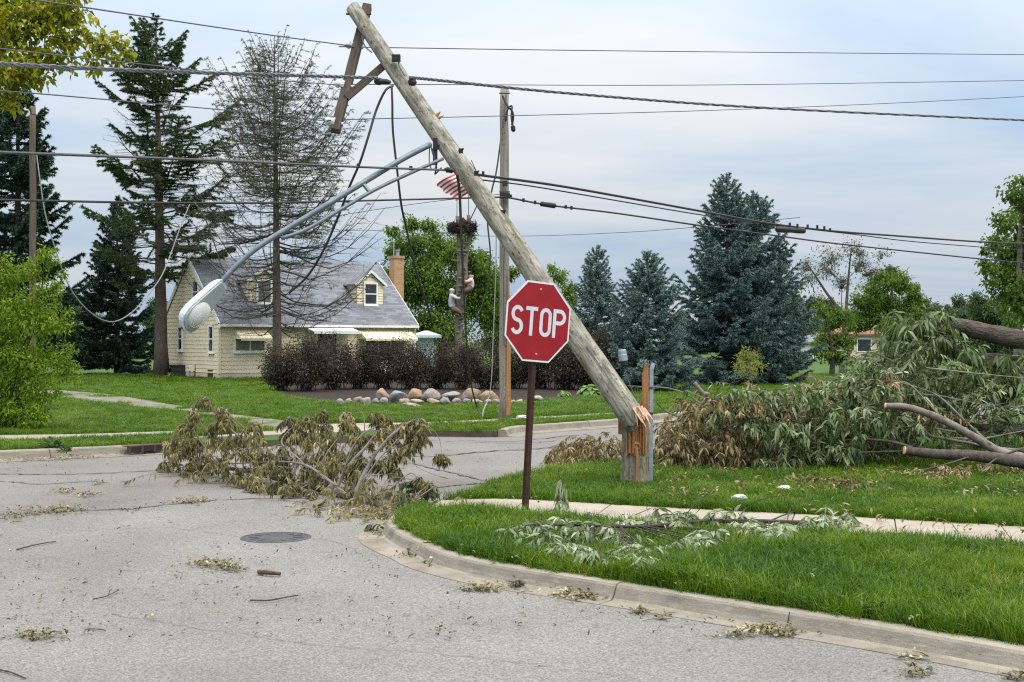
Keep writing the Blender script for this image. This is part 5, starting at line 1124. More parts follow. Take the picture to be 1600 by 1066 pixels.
spots = [(545, 'at the left end of the row'), (566, 'near the left end'), (590, 'left of the tall brown rock'), (612, 'under the hedge left of centre'), (640, 'left of the middle of the row'), (660, 'in front at the middle of the row'), (690, 'at the middle of the row'), (715, 'under the bare trunk'), (740, 'beside the hanging dark wire'), (770, 'at the foot of the hanging pale wire'), (790, 'touching the upright pole'), (805, 'just right of the upright pole'), (820, 'between upright pole and sign post'), (900, 'set back right of the sign post')]
for (size, cn), l in rest.items():
    for x, o in l: o['label'] = f'{size} {cn} boulder ' + next(s for xx, s in spots if x <= xx)
_fl = [o for l in rest.values() for x, o in l if x == 643][0]; _fl['label'] = 'flat cream boulder lying out on the grass before the row'

def dark_shrub_mesh(seed):
    pts = []; lv, tb = MB(), MB(); K = 60
    ends = rvec(K) * R.uniform(.55, 1.0, (K, 1)) ** .5 * [.72, .72, .74] + [0, 0, .95]; ends[:, 2] += .12 * R.normal(size=K)
    root = np.c_[R.normal(size=(K, 2)) * .16, np.zeros(K)]; mid = root * .5 + ends * .5 + np.c_[R.normal(size=(K, 2)) * .06, np.full(K, .12)]
    tb.sticks(root, mid, .011, .008, 4); tb.sticks(mid, ends, .008, .003, 3)
    n = 7500; ii = R.integers(K, size=n); s = R.uniform(.25, 1.12, (n, 1)); pos = mid[ii] * (1 - s) + ends[ii] * s + R.normal(size=(n, 3)) * [.13, .13, .10]; pos = pos[pos[:, 2] > .22]; n = len(pos)
    out = nrm(pos - [0, 0, .8]); lv.leaves(pos, nrm(out + rvec(n) * .9 + [0, 0, .1]), nrm(rvec(n) + [0, 0, .7]), R.uniform(.04, .085, n), R.uniform(.028, .05, n), np.clip(R.beta(2, 3, n) * .8 + R.uniform(0, .25, K)[ii[:n]] + .3 * (R.random(n) < .08), 0, 1))
    return lv, tb
protos = []
for k in range(3): protos.append(dark_shrub_mesh(k))
first = {}
SHR = [(438, 611, .92), (478, 612, 1.12), (520, 609, 1.06), (560, 608, .92), (600, 608, .98), (643, 609, 1.02), (682, 608, 1.06), (722, 609, .92), (760, 608, 1.04), (802, 608, 1.0), (843, 608, 1.10), (882, 609, 1.16), (921, 610, 1.2), (955, 610, 1.05)]
places = ['at the left end of the hedge', 'second from the left end of the hedge', 'under the white door canopy', 'below the right part of the door canopy', 'under the cream awning', 'before the right corner of the house', 'left of the dead trunk', 'in front of the dead trunk', 'right of the dead trunk', 'behind the upright pole', 'directly behind the sign post', 'between sign post and leaning pole', 'above the pale green leafy plant', 'at the right end of the hedge beside the blue spruces']
for i, (x, yb, s) in enumerate(SHR):
    b = G(x, yb, KZ); lab = 'dark purple leaved shrub ' + places[i]; k = i % 3
    t = thing('dark_shrub', lab, 'shrub', b, R.uniform(0, 6.28), 'dark shrubs in a hedge row')
    if k not in first:
        lv, tb = protos[k]; a = tb.build('stems', M['bark_dark'], t, local=True); c = stuff(lv.build('foliage', M['leaf_purple'], t, local=True)); first[k] = (a, c)
    else:
        for q in first[k]:
            o = q.copy(); COL.objects.link(o); o.parent = t
    t.scale = (s * R.uniform(.88, 1.0), s * R.uniform(.88, 1.0), s * R.uniform(.86, .98))
def hosta(px, py, d, s, label):
    b = P(px, py, d); b[2] = KZ; n = int(46 * s); m = MB(); az = R.uniform(0, 6.28, n); el = R.uniform(.25, 1.3, n)
    dv = np.c_[np.cos(az) * np.cos(el), np.sin(az) * np.cos(el), np.sin(el)]; m.leaves(b + dv * R.uniform(.05, .16, (n, 1)) * s, dv, nrm(rvec(n) * .3 + [0, 0, 1]), .26 * s, .17 * s, R.random(n), kind='lance', bend=.7)
    o = stuff(m.build('foliage', M['leaf_hosta'])); t = thing('hosta', label, 'plant', b, group='low leafy plants'); o.parent = t; o.location = (-b[0], -b[1], -b[2]); return t
hosta(922, 622, 36.2, 1.35, 'pale green broad leaved plant at the hedge foot left of the stump'); hosta(880, 622, 36, .8, 'small green leafy plant at the hedge foot right of the sign post')
hosta(947, 622, 36.5, .6, 'tiny green plant at the right end of the hedge foot'); hosta(265, 588, 55, .9, 'low green plant at the foot of the pine trunk'); hosta(415, 592, 52, 1.0, 'low green plant against the front wall of the cream house')

# ------------------------------------------------------------------ conifers
cone = lambda t: max(.04, (1 - t) ** .86)
def blue_prof(t): return max(.03, (1 - t) ** .68) * (1 if t > .08 else .8 + t * 2.5)
SPR = dict(elev=lambda t: -.12 + .75 * t, leaf=M['needle_blue'], bark=M['bark_dark'], droop=.08, up=.2, gap=.03)
bg = 'blue spruces right of the leaning pole'
conifer('blue_spruce', 'slim blue spruce with a thin leader just right of the leaning pole', 'spruce', P(932, 0, 46) * [1, 1, 0] + [0, 0, KZ], 5.0, 1.5, blue_prof, trunk_r=.09, z0=.15, step=.26, nbr=8, npm=270, nl=(.085, .030), nb=10, group=bg, **SPR)
conifer('blue_spruce', 'full skirted blue spruce standing behind the splintered stump', 'spruce', P(1012, 0, 40) * [1, 1, 0] + [0, 0, KZ], 4.35, 1.8, blue_prof, trunk_r=.1, z0=.12, step=.24, nbr=9, npm=270, nl=(.085, .030), nb=12, group=bg, **SPR)
SPB = dict(SPR); SPB['leaf'] = M['needle_blue']
conifer('blue_spruce', 'tallest dark blue spruce with a pointed top behind the brush pile', 'spruce', P(1136, 0, 46) * [1, 1, 0] + [0, 0, KZ], 7.5, 2.55, blue_prof, trunk_r=.15, z0=.15, step=.34, nbr=9, npm=190, nl=(.115, .042), nb=13, group=bg, vb=-.10, **SPB)
conifer('blue_spruce', 'second tall dark blue spruce close behind the tallest one with a lower top', 'spruce', P(1182, 0, 46.8) * [1, 1, 0] + [0, 0, KZ], 6.95, 2.5, blue_prof, trunk_r=.15, z0=.15, step=.36, nbr=9, npm=180, nl=(.115, .042), nb=13, group=bg, vb=-.12, **SPB)
conifer('dark_spruce', 'small dark spruce between the bright green shrub and the cream house', 'spruce', P(183, 0, 61) * [1, 1, 0] + [0, 0, KZ], 8.4, 2.35, lambda t: max(.03, (1 - t) ** .75), elev=lambda t: -.2 + .7 * t, leaf=M['needle_dark'], bark=M['bark_dark'], trunk_r=.14, z0=.6, step=.40, nbr=10, npm=240, nl=(.13, .045), nb=10, droop=.1, up=.2, gap=.08)
conifer('dark_spruce', 'massive dark spruce at the left edge behind the brown utility pole', 'spruce', P(28, 0, 58) * [1, 1, 0] + [0, 0, KZ], 13.8, 3.6, lambda t: max(.05, (1 - t) ** .62) * (.85 + .15 * math.sin(t * 40)), elev=lambda t: -.28 + .6 * t, leaf=M['needle_dark'], bark=M['bark_dark'], trunk_r=.25, z0=1.2, step=.55, nbr=10, npm=210, nl=(.17, .06), nb=12, droop=.14, up=.22, gap=.06)
def pine_prof(t): return float(np.interp(t, [0, .12, .3, .5, .66, .8, .92, 1], [.75, .95, 1.05, 1.0, .9, .58, .44, .10]))
conifer('scotch_pine', 'tall open pine with bare lower trunk beside the left gable of the house', 'pine', P(252, 0, 56) * [1, 1, 0] + [0, 0, KZ], 15.4, 3.3, pine_prof, elev=lambda t: .0 + .55 * t, leaf=M['needle_pine'], bark=M['bark_pine'], trunk_r=.30, z0=4.2, step=.50, nbr=6, npm=300, nl=(.115, .034), nb=12, twig2=1, lenvar=(.4, 1.15), elvar=.2, droop=.04, up=.16, gap=lambda t: .26 if t < .7 else .03, nstart=.40, dead=lambda t: .16 if t < .6 else .02, bl=.46, branch_r=.04, dirspread=.9, lean=(-.25, 0),
        asym=lambda az, t: (1.25 if t < .45 and math.cos(az) > 0 else (.62 if .42 < t < .62 and math.cos(az) < 0 else 1.0)))
def thin_prof(t): return float(np.interp(t, [0, .1, .3, .55, .75, .9, 1], [.9, 1.05, 1.0, .88, .62, .34, .06]))
conifer('thin_spruce', 'half bare spruce with fine brown twigs rising in front of the cream house', 'spruce', P(433, 0, 50.5) * [1, 1, 0] + [0, 0, KZ], 13.6, 4.1, thin_prof, elev=lambda t: .04 + .72 * t, leaf=M['needle_thin'], bark=M['bark_pine'], trunk_r=.2, z0=2.3, step=.5, nbr=7, npm=42, nl=(.085, .022), nb=lambda t: 7 if t < .33 else 13, droop=.16, up=.20, gap=.06, nstart=.35, bl=.44, twig2=lambda t: 1 if t < .33 else 3, branch_r=.034, dead=lambda t: .7 if t < .28 else (.4 if t < .5 else .1), lenvar=(.6, 1.15), dirspread=.9, lean=(-.12, 0), vb=-.05)

# ------------------------------------------------------------------ broadleaf trees and shrubs
broadleaf('maple_tree', 'maple with yellow green leaves overhanging the upper left corner', 'maple', (-10.6, 19.6, KZ),
    [C(x, y, d, r) for x, y, d, r in [(-60, 20, 19, 80), (-20, 90, 18.6, 70), (30, 40, 18.4, 62), (80, 30, 18.6, 52), (40, 100, 18.3, 42), (5, 125, 18.2, 40), (90, 80, 18.4, 40), (105, 10, 18.5, 42), (60, -20, 19, 60), (0, -10, 19.2, 70), (130, 50, 18.3, 15), (152, 62, 18.3, 17), (168, 75, 18.3, 14), (190, 62, 18.2, 14), (202, 84, 18.2, 14), (150, 90, 18.3, 16), (143, 108, 18.3, 13), (70, 125, 18.3, 17), (18, 160, 18.3, 22), (-90, 120, 19, 70), (-140, 40, 20, 100), (-200, 120, 20, 100), (-260, 20, 20, 120), (-150, -60, 20, 120), (110, 60, 18.4, 16), (178, 90, 18.3, 12)]],
    .26, .09, 200, M['leaf_maple'], M['bark_dark'], twigs=26, lw=.8, droop=.5, limb_r=.35, vb=-.07)
broadleaf('bright_shrub', 'bright green bushy young tree with yellow tips at the left edge', 'shrub', G(22, 668, KZ),
    [C(x, y, d, r) for x, y, d, r in [(10, 640, 23, 50), (45, 645, 22.6, 36), (-30, 630, 23.5, 60), (20, 590, 23, 55), (70, 610, 22.7, 34), (50, 560, 22.8, 46), (95, 575, 22.6, 26), (10, 540, 23.2, 55), (60, 500, 22.8, 44), (95, 510, 22.7, 20), (20, 480, 23, 50), (75, 455, 22.8, 26), (50, 425, 22.9, 26), (70, 395, 22.9, 17), (95, 430, 22.8, 11), (10, 430, 23.1, 30), (5, 410, 23.1, 18), (115, 575, 22.6, 13), (110, 545, 22.7, 12), (-30, 520, 23.4, 60), (-20, 450, 23.4, 40), (-60, 590, 23.6, 60), (105, 486, 22.8, 10), (85, 408, 22.9, 11), (115, 590, 22.5, 9), (60, 655, 22.4, 20)]],
    .05, .085, 330, M['leaf_bright'], M['bark_dark'], twigs=34, lw=.42, stem_n=4, droop=.15, limb_from=.05, limb_r=.4, vb=-.02)
def bl(name, label, cat, px, yb, d, cl, tr, L, dens, leaf, **kw):
    b = P(px, 533, d); b[2] = KZ if yb is None else EYE + (HOR - yb) / FPX * d
    return broadleaf(name, label, cat, b, [C(x, y, d + R.uniform(-.05, .05) * d * .3, r) for x, y, r in cl], tr, L, dens, leaf, kw.pop('bark', M['bark_dark']), **kw)
bl('green_tree', 'leafy green tree behind the chimney of the cream house', 'tree', 690, None, 78, [(640, 380, 32), (660, 420, 40), (690, 385, 36), (720, 400, 36), (750, 430, 32), (690, 450, 46), (640, 460, 38), (740, 480, 44), (700, 510, 46), (660, 510, 36), (640, 350, 15), (612, 362, 12), (615, 395, 18), (668, 352, 13), (770, 500, 26), (610, 430, 26), (770, 460, 20), (755, 400, 12), (730, 372, 12)], .3, .18, 130, M['leaf_green'], twigs=20, vb=.06)
bl('green_tree', 'smaller green tree seen between the two poles behind the stop sign', 'tree', 780, None, 82, [(775, 440, 22), (800, 430, 16), (770, 480, 30), (800, 490, 30), (830, 510, 28), (775, 530, 30), (760, 410, 10)], .2, .18, 120, M['leaf_green'], twigs=18)
bl('green_tree', 'yellowish green tree peeking out right of the leaning pole above the stop sign', 'tree', 880, None, 84, [(872, 430, 16), (888, 450, 16), (862, 418, 8), (895, 470, 14), (870, 470, 22), (850, 500, 24), (885, 500, 22), (900, 450, 7)], .18, .18, 100, M['leaf_green'], twigs=16, vb=.12)
bl('bare_tree', 'thin half bare tree with spreading grey limbs right of the blue spruces', 'tree', 1312, None, 62, [(1302, 398, 30), (1330, 388, 26), (1288, 420, 28), (1348, 410, 26), (1378, 395, 18), (1266, 440, 26), (1365, 425, 20), (1255, 420, 16), (1315, 440, 22), (1355, 430, 16), (1260, 410, 14), (1390, 420, 10), (1280, 470, 18), (1345, 395, 12)], .2, .12, 20, M['leaf_mid'], bark=M['bark'], twigs=95, limb_r=.62, vb=.25, limb_from=.25, stem_n=2)
bl('ivy_tree', 'dense green ivy smothered trunk below the bare limbs', 'tree', 1300, None, 58, [(1285, 480, 15), (1300, 500, 22), (1315, 490, 18), (1290, 530, 24), (1320, 530, 20), (1305, 555, 24), (1330, 510, 10), (1280, 550, 16), (1325, 555, 16)], .15, .13, 150, M['leaf_green'], twigs=20, vb=-.05)
bl('green_tree', 'round green tree between the bare tree and the far houses', 'tree', 1388, None, 92, [(1360, 450, 20), (1385, 440, 22), (1410, 445, 22), (1425, 465, 18), (1395, 425, 12), (1375, 470, 24), (1405, 480, 26), (1355, 485, 24), (1430, 450, 10), (1345, 470, 18), (1440, 470, 9), (1365, 505, 24), (1400, 510, 26), (1430, 495, 18), (1340, 505, 20)], .25, .19, 105, M['leaf_green'], twigs=18)
rt = [(1588, 300, 26), (1605, 340, 40), (1570, 345, 24), (1585, 385, 34), (1555, 378, 20), (1540, 392, 10), (1545, 420, 18), (1575, 425, 30), (1600, 440, 40), (1560, 455, 20), (1590, 470, 30), (1620, 400, 50), (1620, 480, 50), (1650, 350, 60), (1660, 450, 60), (1535, 410, 8), (1545, 440, 12), (1598, 282, 12), (1580, 500, 16), (1640, 290, 30)]
bl('right_tree', 'large leafy tree with pale trunk at the right edge', 'tree', 1592, None, 40, rt, .2, .13, 120, M['leaf_green'], bark=M['bark_pale'], twigs=20, vb=-.05, lw=.7, limb_r=.5)
bl('willow_sapling', 'small yellowish willow sapling in front of the tall blue spruces', 'sapling', 1168, None, 27, [(1168, 565, 20), (1155, 575, 13), (1182, 572, 14), (1165, 550, 12), (1178, 556, 11), (1170, 585, 14)], .035, .085, 330, M['leaf_willow'], twigs=40, lw=.22, stem_n=5, limb_from=.3, limb_r=.6, droop=-.3)
bl('vine_tree', 'tall thin growth of yellow green leaves beside the second spruce top', 'tree', 1225, None, 52, [(1215, 350, 8), (1218, 375, 7), (1212, 400, 9), (1222, 395, 7), (1215, 430, 12), (1228, 460, 14), (1235, 490, 18), (1240, 520, 18), (1225, 545, 16)], .1, .12, 40, M['leaf_mid'], twigs=14, vb=.25)
bl('yellow_bush', 'bright yellow flowering bush glimpsed under the fallen limb', 'shrub', 1508, None, 44, [(1500, 580, 11), (1515, 583, 12), (1508, 590, 10), (1525, 590, 9)], .03, .10, 160, M['leaf_yellow'], twigs=14, stem_n=3)
TL = [(1245, 470, 22, 120, .15), (1262, 480, 24, 130, .2), (1300, 480, 30, 150, 0), (1340, 500, 26, 150, .1), (1440, 490, 22, 140, .05), (1462, 483, 18, 150, .25), (1485, 480, 14, 160, -.1), (1500, 488, 22, 150, .3), (1520, 480, 22, 140, -.1), (1545, 475, 26, 130, -.15), (1470, 505, 24, 120, .3), (1535, 505, 28, 110, .0), (1570, 500, 30, 110, -.1), (1220, 520, 24, 130, .15), (1410, 500, 22, 130, 0), (1050, 520, 26, 140, 0), (1090, 500, 26, 150, 0), (985, 520, 24, 140, 0),
      (98, 480, 26, 120, -.1), (130, 490, 30, 125, -.1), (240, 480, 20, 130, -.1), (150, 545, 30, 110, -.1), (215, 550, 30, 110, -.15), (110, 550, 30, 115, 0), (1460, 530, 26, 125, .1), (1540, 545, 30, 120, .1), (1455, 476, 22, 110, .1), (1497, 474, 22, 115, .05), (1532, 470, 26, 110, .1), (1245, 540, 26, 125, 0), (262, 500, 18, 120, 0), (60, 500, 40, 120, -.15), (165, 530, 24, 120, 0), (860, 520, 24, 130, 0), (590, 470, 14, 110, 0)]
TLL = ['beside the spruces', 'behind the bare tree left limb', 'behind the bare tree trunk', 'behind the ivy trunk', 'right of the round tree', 'yellowish and small on the skyline', 'dark and pointed on the skyline', 'pale and yellow beyond the red roof', 'dark beyond the fallen limb', 'dark left of the right edge tree', 'yellowing above the fallen limb stub', 'bushy behind the fallen limb', 'dark under the right edge tree', 'pale between spruce and bare tree', 'behind the red roof', 'between the second and the tallest blue spruce', 'hidden behind the tallest blue spruce', 'between the two slim blue spruces', 'behind the dark spruce skirt', 'between the two left spruces', 'just left of the pine trunk', 'low between the left spruces', 'low right of the small spruce', 'low behind the bright shrub tips', 'low under the thick fallen limb', 'low near the yellow bush', 'tall right of the round green tree', 'tall on the skyline over the fallen limb stub', 'tall left of the right edge tree', 'low behind the spruce skirt at right', 'between pine and gable', 'behind the bright shrub', 'low behind the small spruce', 'behind the stop sign', 'behind the house ridge']
for (x, y, r, d, vb), w in zip(TL, TLL):
    cl = [(x + R.normal() * r * .55, y + r * .25 + R.uniform(-.6, 1.4) * r, r * R.uniform(.38, .62)) for _ in range(9)] + [(x, y + r, r), (x, y + r * 2.0, r * .9)]
    bl('distant_tree', 'distant tree ' + w, 'tree', x, None, d, cl, .25, .24, 60, M['leaf_far'], twigs=12, vb=vb, group='distant trees on the skyline')
# ------------------------------------------------------------------ storm debris
def tubes(m, pts, r0, r1, n=7, per=6, jit=.04):
    c = catmull([np.array(p, float) for p in pts], per); m.tube(c, np.linspace(r0, r1, len(c)), n, jitter=jit); return c

def street_branch():
    t = thing('fallen_branch', 'large broken branch with hanging dried olive leaves lying across the street', 'branch', G(560, 785, 0))
    bk, tw, lv = MB(), MB(), MB()
    main = tubes(bk, [P(632, 806, 12.55), P(600, 795, 12.9), P(560, 779, 13.4), P(515, 768, 13.9), P(450, 752, 14.6), P(380, 735, 15.4), P(310, 728, 16.2)], .055, .02)
    bk.build('main_stem', M['bark'], t)
    for pts, r in (([P(524, 768, 13.8), P(535, 745, 13.9), P(552, 720, 14), P(572, 698, 14.1), P(585, 680, 14.2), P(594, 664, 14.3)], .026),
                   ([P(555, 779, 13.4), P(562, 755, 13.5), P(575, 730, 13.6), P(590, 705, 13.6), P(612, 680, 13.7), P(640, 660, 13.8), P(655, 655, 13.9)], .028),
                   ([P(540, 772, 13.5), P(510, 748, 13.7), P(480, 728, 14), P(450, 722, 14.4), P(400, 723, 15), P(330, 726, 15.6)], .017),
                   ([P(500, 762, 14), P(470, 720, 14.3), P(440, 690, 14.8), P(470, 655, 15)], .013), ([P(420, 745, 15), P(390, 700, 15.2), P(355, 665, 15.4), P(335, 640, 15.5), P(322, 620, 15.5)], .014),
                   ([P(430, 745, 14.9), P(400, 690, 15.2), P(352, 640, 15.4)], .012), ([P(350, 735, 15.8), P(320, 700, 16), P(300, 660, 16), P(305, 628, 16)], .013), ([P(470, 757, 14.5), P(500, 700, 14.7), P(508, 645, 14.8), P(506, 640, 14.8)], .01),
                   ([P(400, 735, 15.3), P(405, 690, 15.4), P(412, 650, 15.5)], .01), ([P(560, 779, 13.4), P(600, 770, 13.2), P(640, 740, 13.3), P(655, 752, 13.3)], .010), ([P(645, 657, 13.85), P(672, 668, 13.85), P(686, 685, 13.85), P(690, 706, 13.85)], .006),
                   ([P(570, 700, 14.2), P(568, 650, 14.3), P(555, 640, 14.3)], .007), ([P(500, 765, 14), P(530, 700, 14.4), P(540, 655, 14.5)], .010), ([P(460, 752, 14.5), P(462, 690, 14.8), P(452, 650, 15)], .010),
                   ([P(628, 805, 12.5), P(655, 770, 12.8), P(668, 760, 12.9)], .008), ([P(700, 748, 13.3), P(680, 742, 13.4), P(655, 732, 13.5), P(650, 728, 13.5)], .006)):
        m = MB(); tubes(m, pts, r, r * .35, 6); m.build('limb', M['bark_pale'], t)
    # leaf bunches hanging off the limbs: (px, py, distance, radius in px)
    CL = [(300, 650, 16, 11), (292, 672, 16, 13), (318, 628, 15.5, 11), (283, 690, 16.2, 15), (345, 645, 15.5, 10), (350, 662, 15.5, 13), (330, 675, 15.6, 14), (270, 700, 16.3, 16), (268, 730, 16.4, 15), (290, 715, 16, 18), (310, 700, 16, 18), (320, 725, 15.8, 18), (345, 700, 15.5, 18), (350, 730, 15.2, 18), (300, 740, 15.9, 15),
          (375, 690, 15.3, 16), (395, 670, 15.3, 14), (400, 690, 15.2, 16), (385, 715, 15, 18), (410, 715, 15, 17), (380, 745, 14.7, 17), (415, 740, 14.5, 18), (450, 660, 15, 12), (455, 680, 15, 13), (470, 665, 15, 13), (475, 685, 14.9, 15), (445, 705, 14.8, 15), (440, 725, 14.6, 17), (450, 745, 14.3, 18), (485, 660, 14.9, 11), (486, 690, 14.7, 14),
          (503, 650, 14.8, 10), (508, 670, 14.7, 12), (515, 690, 14.5, 13), (512, 710, 14.4, 14), (490, 720, 14.4, 15), (480, 745, 14, 16), (510, 735, 14, 16), (530, 720, 14.2, 14), (541, 650, 14.5, 10), (545, 665, 14.4, 11), (552, 685, 14.3, 12), (555, 705, 14.2, 13), (540, 735, 13.9, 14), (570, 690, 14.2, 12), (585, 655, 14.2, 12), (600, 660, 14.2, 12), (595, 680, 14, 13), (610, 690, 13.9, 12), (620, 672, 13.9, 12), (640, 668, 13.8, 12), (655, 665, 13.8, 11), (645, 690, 13.8, 13), (630, 705, 13.8, 13), (655, 685, 13.8, 10), (610, 720, 13.7, 14), (620, 740, 13.6, 11), (595, 730, 13.7, 12), (570, 725, 13.8, 12), (690, 716, 13.85, 8), (560, 745, 13.6, 11),
          (400, 765, 14.2, 13), (430, 765, 14, 15), (460, 768, 13.8, 14), (490, 775, 13.6, 14), (390, 752, 14.6, 14), (655, 752, 13.2, 9), (668, 640 + 118, 12.9, 6)]
    for x, y, d, r in CL:
        c = P(x, y, d); rr = r * d / FPX; k0 = main[np.argmin(np.linalg.norm(main - c, axis=1))]
        k = 8 + int(r / 2.5); top = c + np.c_[R.normal(size=(k, 2)) * rr * .45, rr * R.uniform(.1, 1.0, k)]
        hd = np.tile(c + [0, 0, rr * .6], (k, 1)); tw.sticks(hd, top, .004, .003, 3)
        dd = np.c_[R.normal(size=(k, 2)) * .7, R.uniform(-.9, .1, k)]
        grn = .0 if y < 725 else -.12
        sprays(lv, tw, top, dd, rr * R.uniform(.6, 1.3, k), 22, .068, .0175, .52 + grn + R.normal() * .12, .2, grav=.8, st_r=.003, hang=1.0, bend=(-.1, .7), fold=.5)
        if R.random() < .5:
            q = catmull([k0, (k0 + c) / 2 + R.normal(size=3) * .08 + [0, 0, .1], c], 5); tw.tube(q, np.linspace(.009, .004, len(q)), 4)
    # crushed leaves under the main stem
    n = 95; u = R.random(n); s0 = main[(u * (len(main) - 1)).astype(int)] + np.c_[R.normal(size=(n, 2)) * .33, np.zeros(n)]; s0[:, 2] = R.uniform(.03, .20, n)
    sprays(lv, tw, s0, np.c_[R.normal(size=(n, 2)), R.uniform(-.1, .4, n)], R.uniform(.2, .45, n), 18, .085, .022, R.uniform(.15, .75, n), .18, grav=.6, st_r=.003, hang=.7)
    n = 26; s0 = np.c_[R.uniform(480, 640, n), R.uniform(785, 812, n)]; s0 = np.array([G(a, b, .05) for a, b in s0])
    sprays(lv, tw, s0, np.c_[R.normal(size=(n, 2)), R.uniform(0, .3, n)], R.uniform(.15, .35, n), 16, .08, .022, R.uniform(.35, .9, n), .15, grav=.4, st_r=.003, hang=.5)
    v = np.vstack(lv.v); v[:, 2] = np.maximum(v[:, 2], .012); lv.v = [v]
    tw.build('twigs', M['bark_pale'], t); stuff(lv.build('leaves', M['leaf_dried'], t))
    s = thing('branch_tip', 'small upright spray of green leaves on the street edge beside the fallen branch butt', 'branch', G(690, 775, 0)); lv, tw = MB(), MB()
    for (x, y, d, r) in ((652, 765, 13.0, 10), (660, 780, 12.9, 12), (640, 790, 12.8, 14), (675, 788, 12.7, 10), (600, 832, 11.3, 10)):
        n = 7; c = P(x, y, d); sprays(lv, tw, np.tile(c, (n, 1)) + R.normal(size=(n, 3)) * .03, np.c_[R.normal(size=(n, 2)), R.uniform(.2, .9, n)], R.uniform(.1, .2, n), 12, .09, .026, R.uniform(.1, .5, n), .12, grav=.8, st_r=.003)
    tubes(tw, [P(690, 795, 12.5), P(675, 790, 12.6), P(655, 775, 12.9)], .008, .004, 4); tubes(tw, [P(690, 790, 12.6), P(686, 775, 12.7), P(691, 768, 12.7)], .006, .002, 4)
    v = np.vstack(lv.v); v[:, 2] = np.maximum(v[:, 2], .01); lv.v = [v]
    tw.build('twigs', M['bark_dark'], s); stuff(lv.build('leaves', M['leaf_mid'], s))
street_branch()

def lawn_branch():
    t = thing('fallen_branch', 'fallen branch with silvery green leaves lying across the grass and sidewalk in front', 'branch', G(1050, 830, KZ))
    bk, tw, lv = MB(), MB(), MB()
    def g(x, y, z): return G(x, y, KZ + z)
    main = tubes(bk, [g(1330, 812, .05), g(1270, 817, .08), (g(1200, 815, .10)), g(1130, 814, .10), g(1060, 818, .10), g(1000, 823, .12), g(940, 822, .13), g(880, 820, .12), g(830, 820, .12)], .022, .008)
    tubes(bk, [g(1145, 835, .05), g(1100, 827, .08), g(1050, 825, .08), g(985, 826, .06)], .015, .008)
    bk.build('main_stem', M['bark_dark'], t)
    for pts, r in (([g(1155, 810, .1), P(1165, 795, 11.7), P(1190, 780, 12), P(1240, 772, 12.6)], .008), ([g(1200, 815, .1), P(1240, 800, 11.6), P(1300, 789, 12), P(1350, 783, 12.3)], .008), ([g(1050, 818, .1), P(1075, 800, 11.6), P(1092, 780, 11.9), P(1112, 772, 12)], .006),
                   ([g(960, 822, .1), P(985, 808, 11.4), P(1020, 793, 11.6)], .006), ([g(840, 805, .1), P(870, 795, 11.8), P(885, 790, 11.8)], .006), ([g(1230, 815, .06), P(1235, 795, 11.6), P(1252, 778, 12)], .005), ([P(875, 810, 11.6), P(873, 780, 11.7), P(872, 750, 11.8)], .006)):
        m = MB(); tubes(m, pts, r, r * .5, 5, 5); m.build('twig', M['bark_dark'], t)
    CL = [(830, 830, 24), (850, 845, 28), (815, 822, 14), (880, 820, 26), (900, 835, 30), (925, 828, 30), (950, 832, 28), (975, 845, 22), (905, 862, 26), (930, 872, 22), (885, 860, 18), (985, 868, 26), (1010, 862, 26), (1005, 880, 16), (970, 815, 18), (1040, 808, 24), (1050, 820, 22), (1020, 815, 18), (1085, 845, 28), (1110, 842, 24), (1062, 850, 20), (1075, 808, 16), (1105, 815, 16), (1180, 828, 22), (1200, 832, 20), (1165, 822, 18), (1225, 825, 16), (1140, 808, 16), (1280, 815, 24), (1300, 820, 26), (1310, 808, 20), (1265, 818, 16), (1220, 838, 14)]
    for x, y, r in CL:
        c = g(x, y, .09); rr = r * c[1] / FPX; k = 3 + int(r / 6)
        o = c + np.c_[R.normal(size=(k, 2)) * rr * .45, R.uniform(0, .06, k)]
        sprays(lv, tw, o, np.c_[R.normal(size=k) * .8, R.normal(size=k) * .5 - .45, R.uniform(-.1, .35, k)], rr * R.uniform(.8, 1.5, k), 14, .105, .026, .5 + R.normal() * .14, .22, grav=.7, st_r=.0035, hang=.55, bend=(.0, .4))
        k0 = main[np.argmin(np.linalg.norm(main - c, axis=1))]; tw.sticks([k0], [c], .006, .004, 4)
    c = P(873, 765, 11.75); k = 9; sprays(lv, tw, c + R.normal(size=(k, 3)) * [.03, .03, .08], np.c_[R.normal(size=(k, 2)) * .5, R.uniform(-.6, -.1, k)], .10, 9, .10, .026, .55, .2, hang=1.8)
    v = np.vstack(lv.v); v[:, 2] = np.maximum(v[:, 2], KZ + .02); lv.v = [v]
    tw.build('twigs', M['bark_dark'], t); stuff(lv.build('leaves', M['leaf_silver'], t))
lawn_branch()

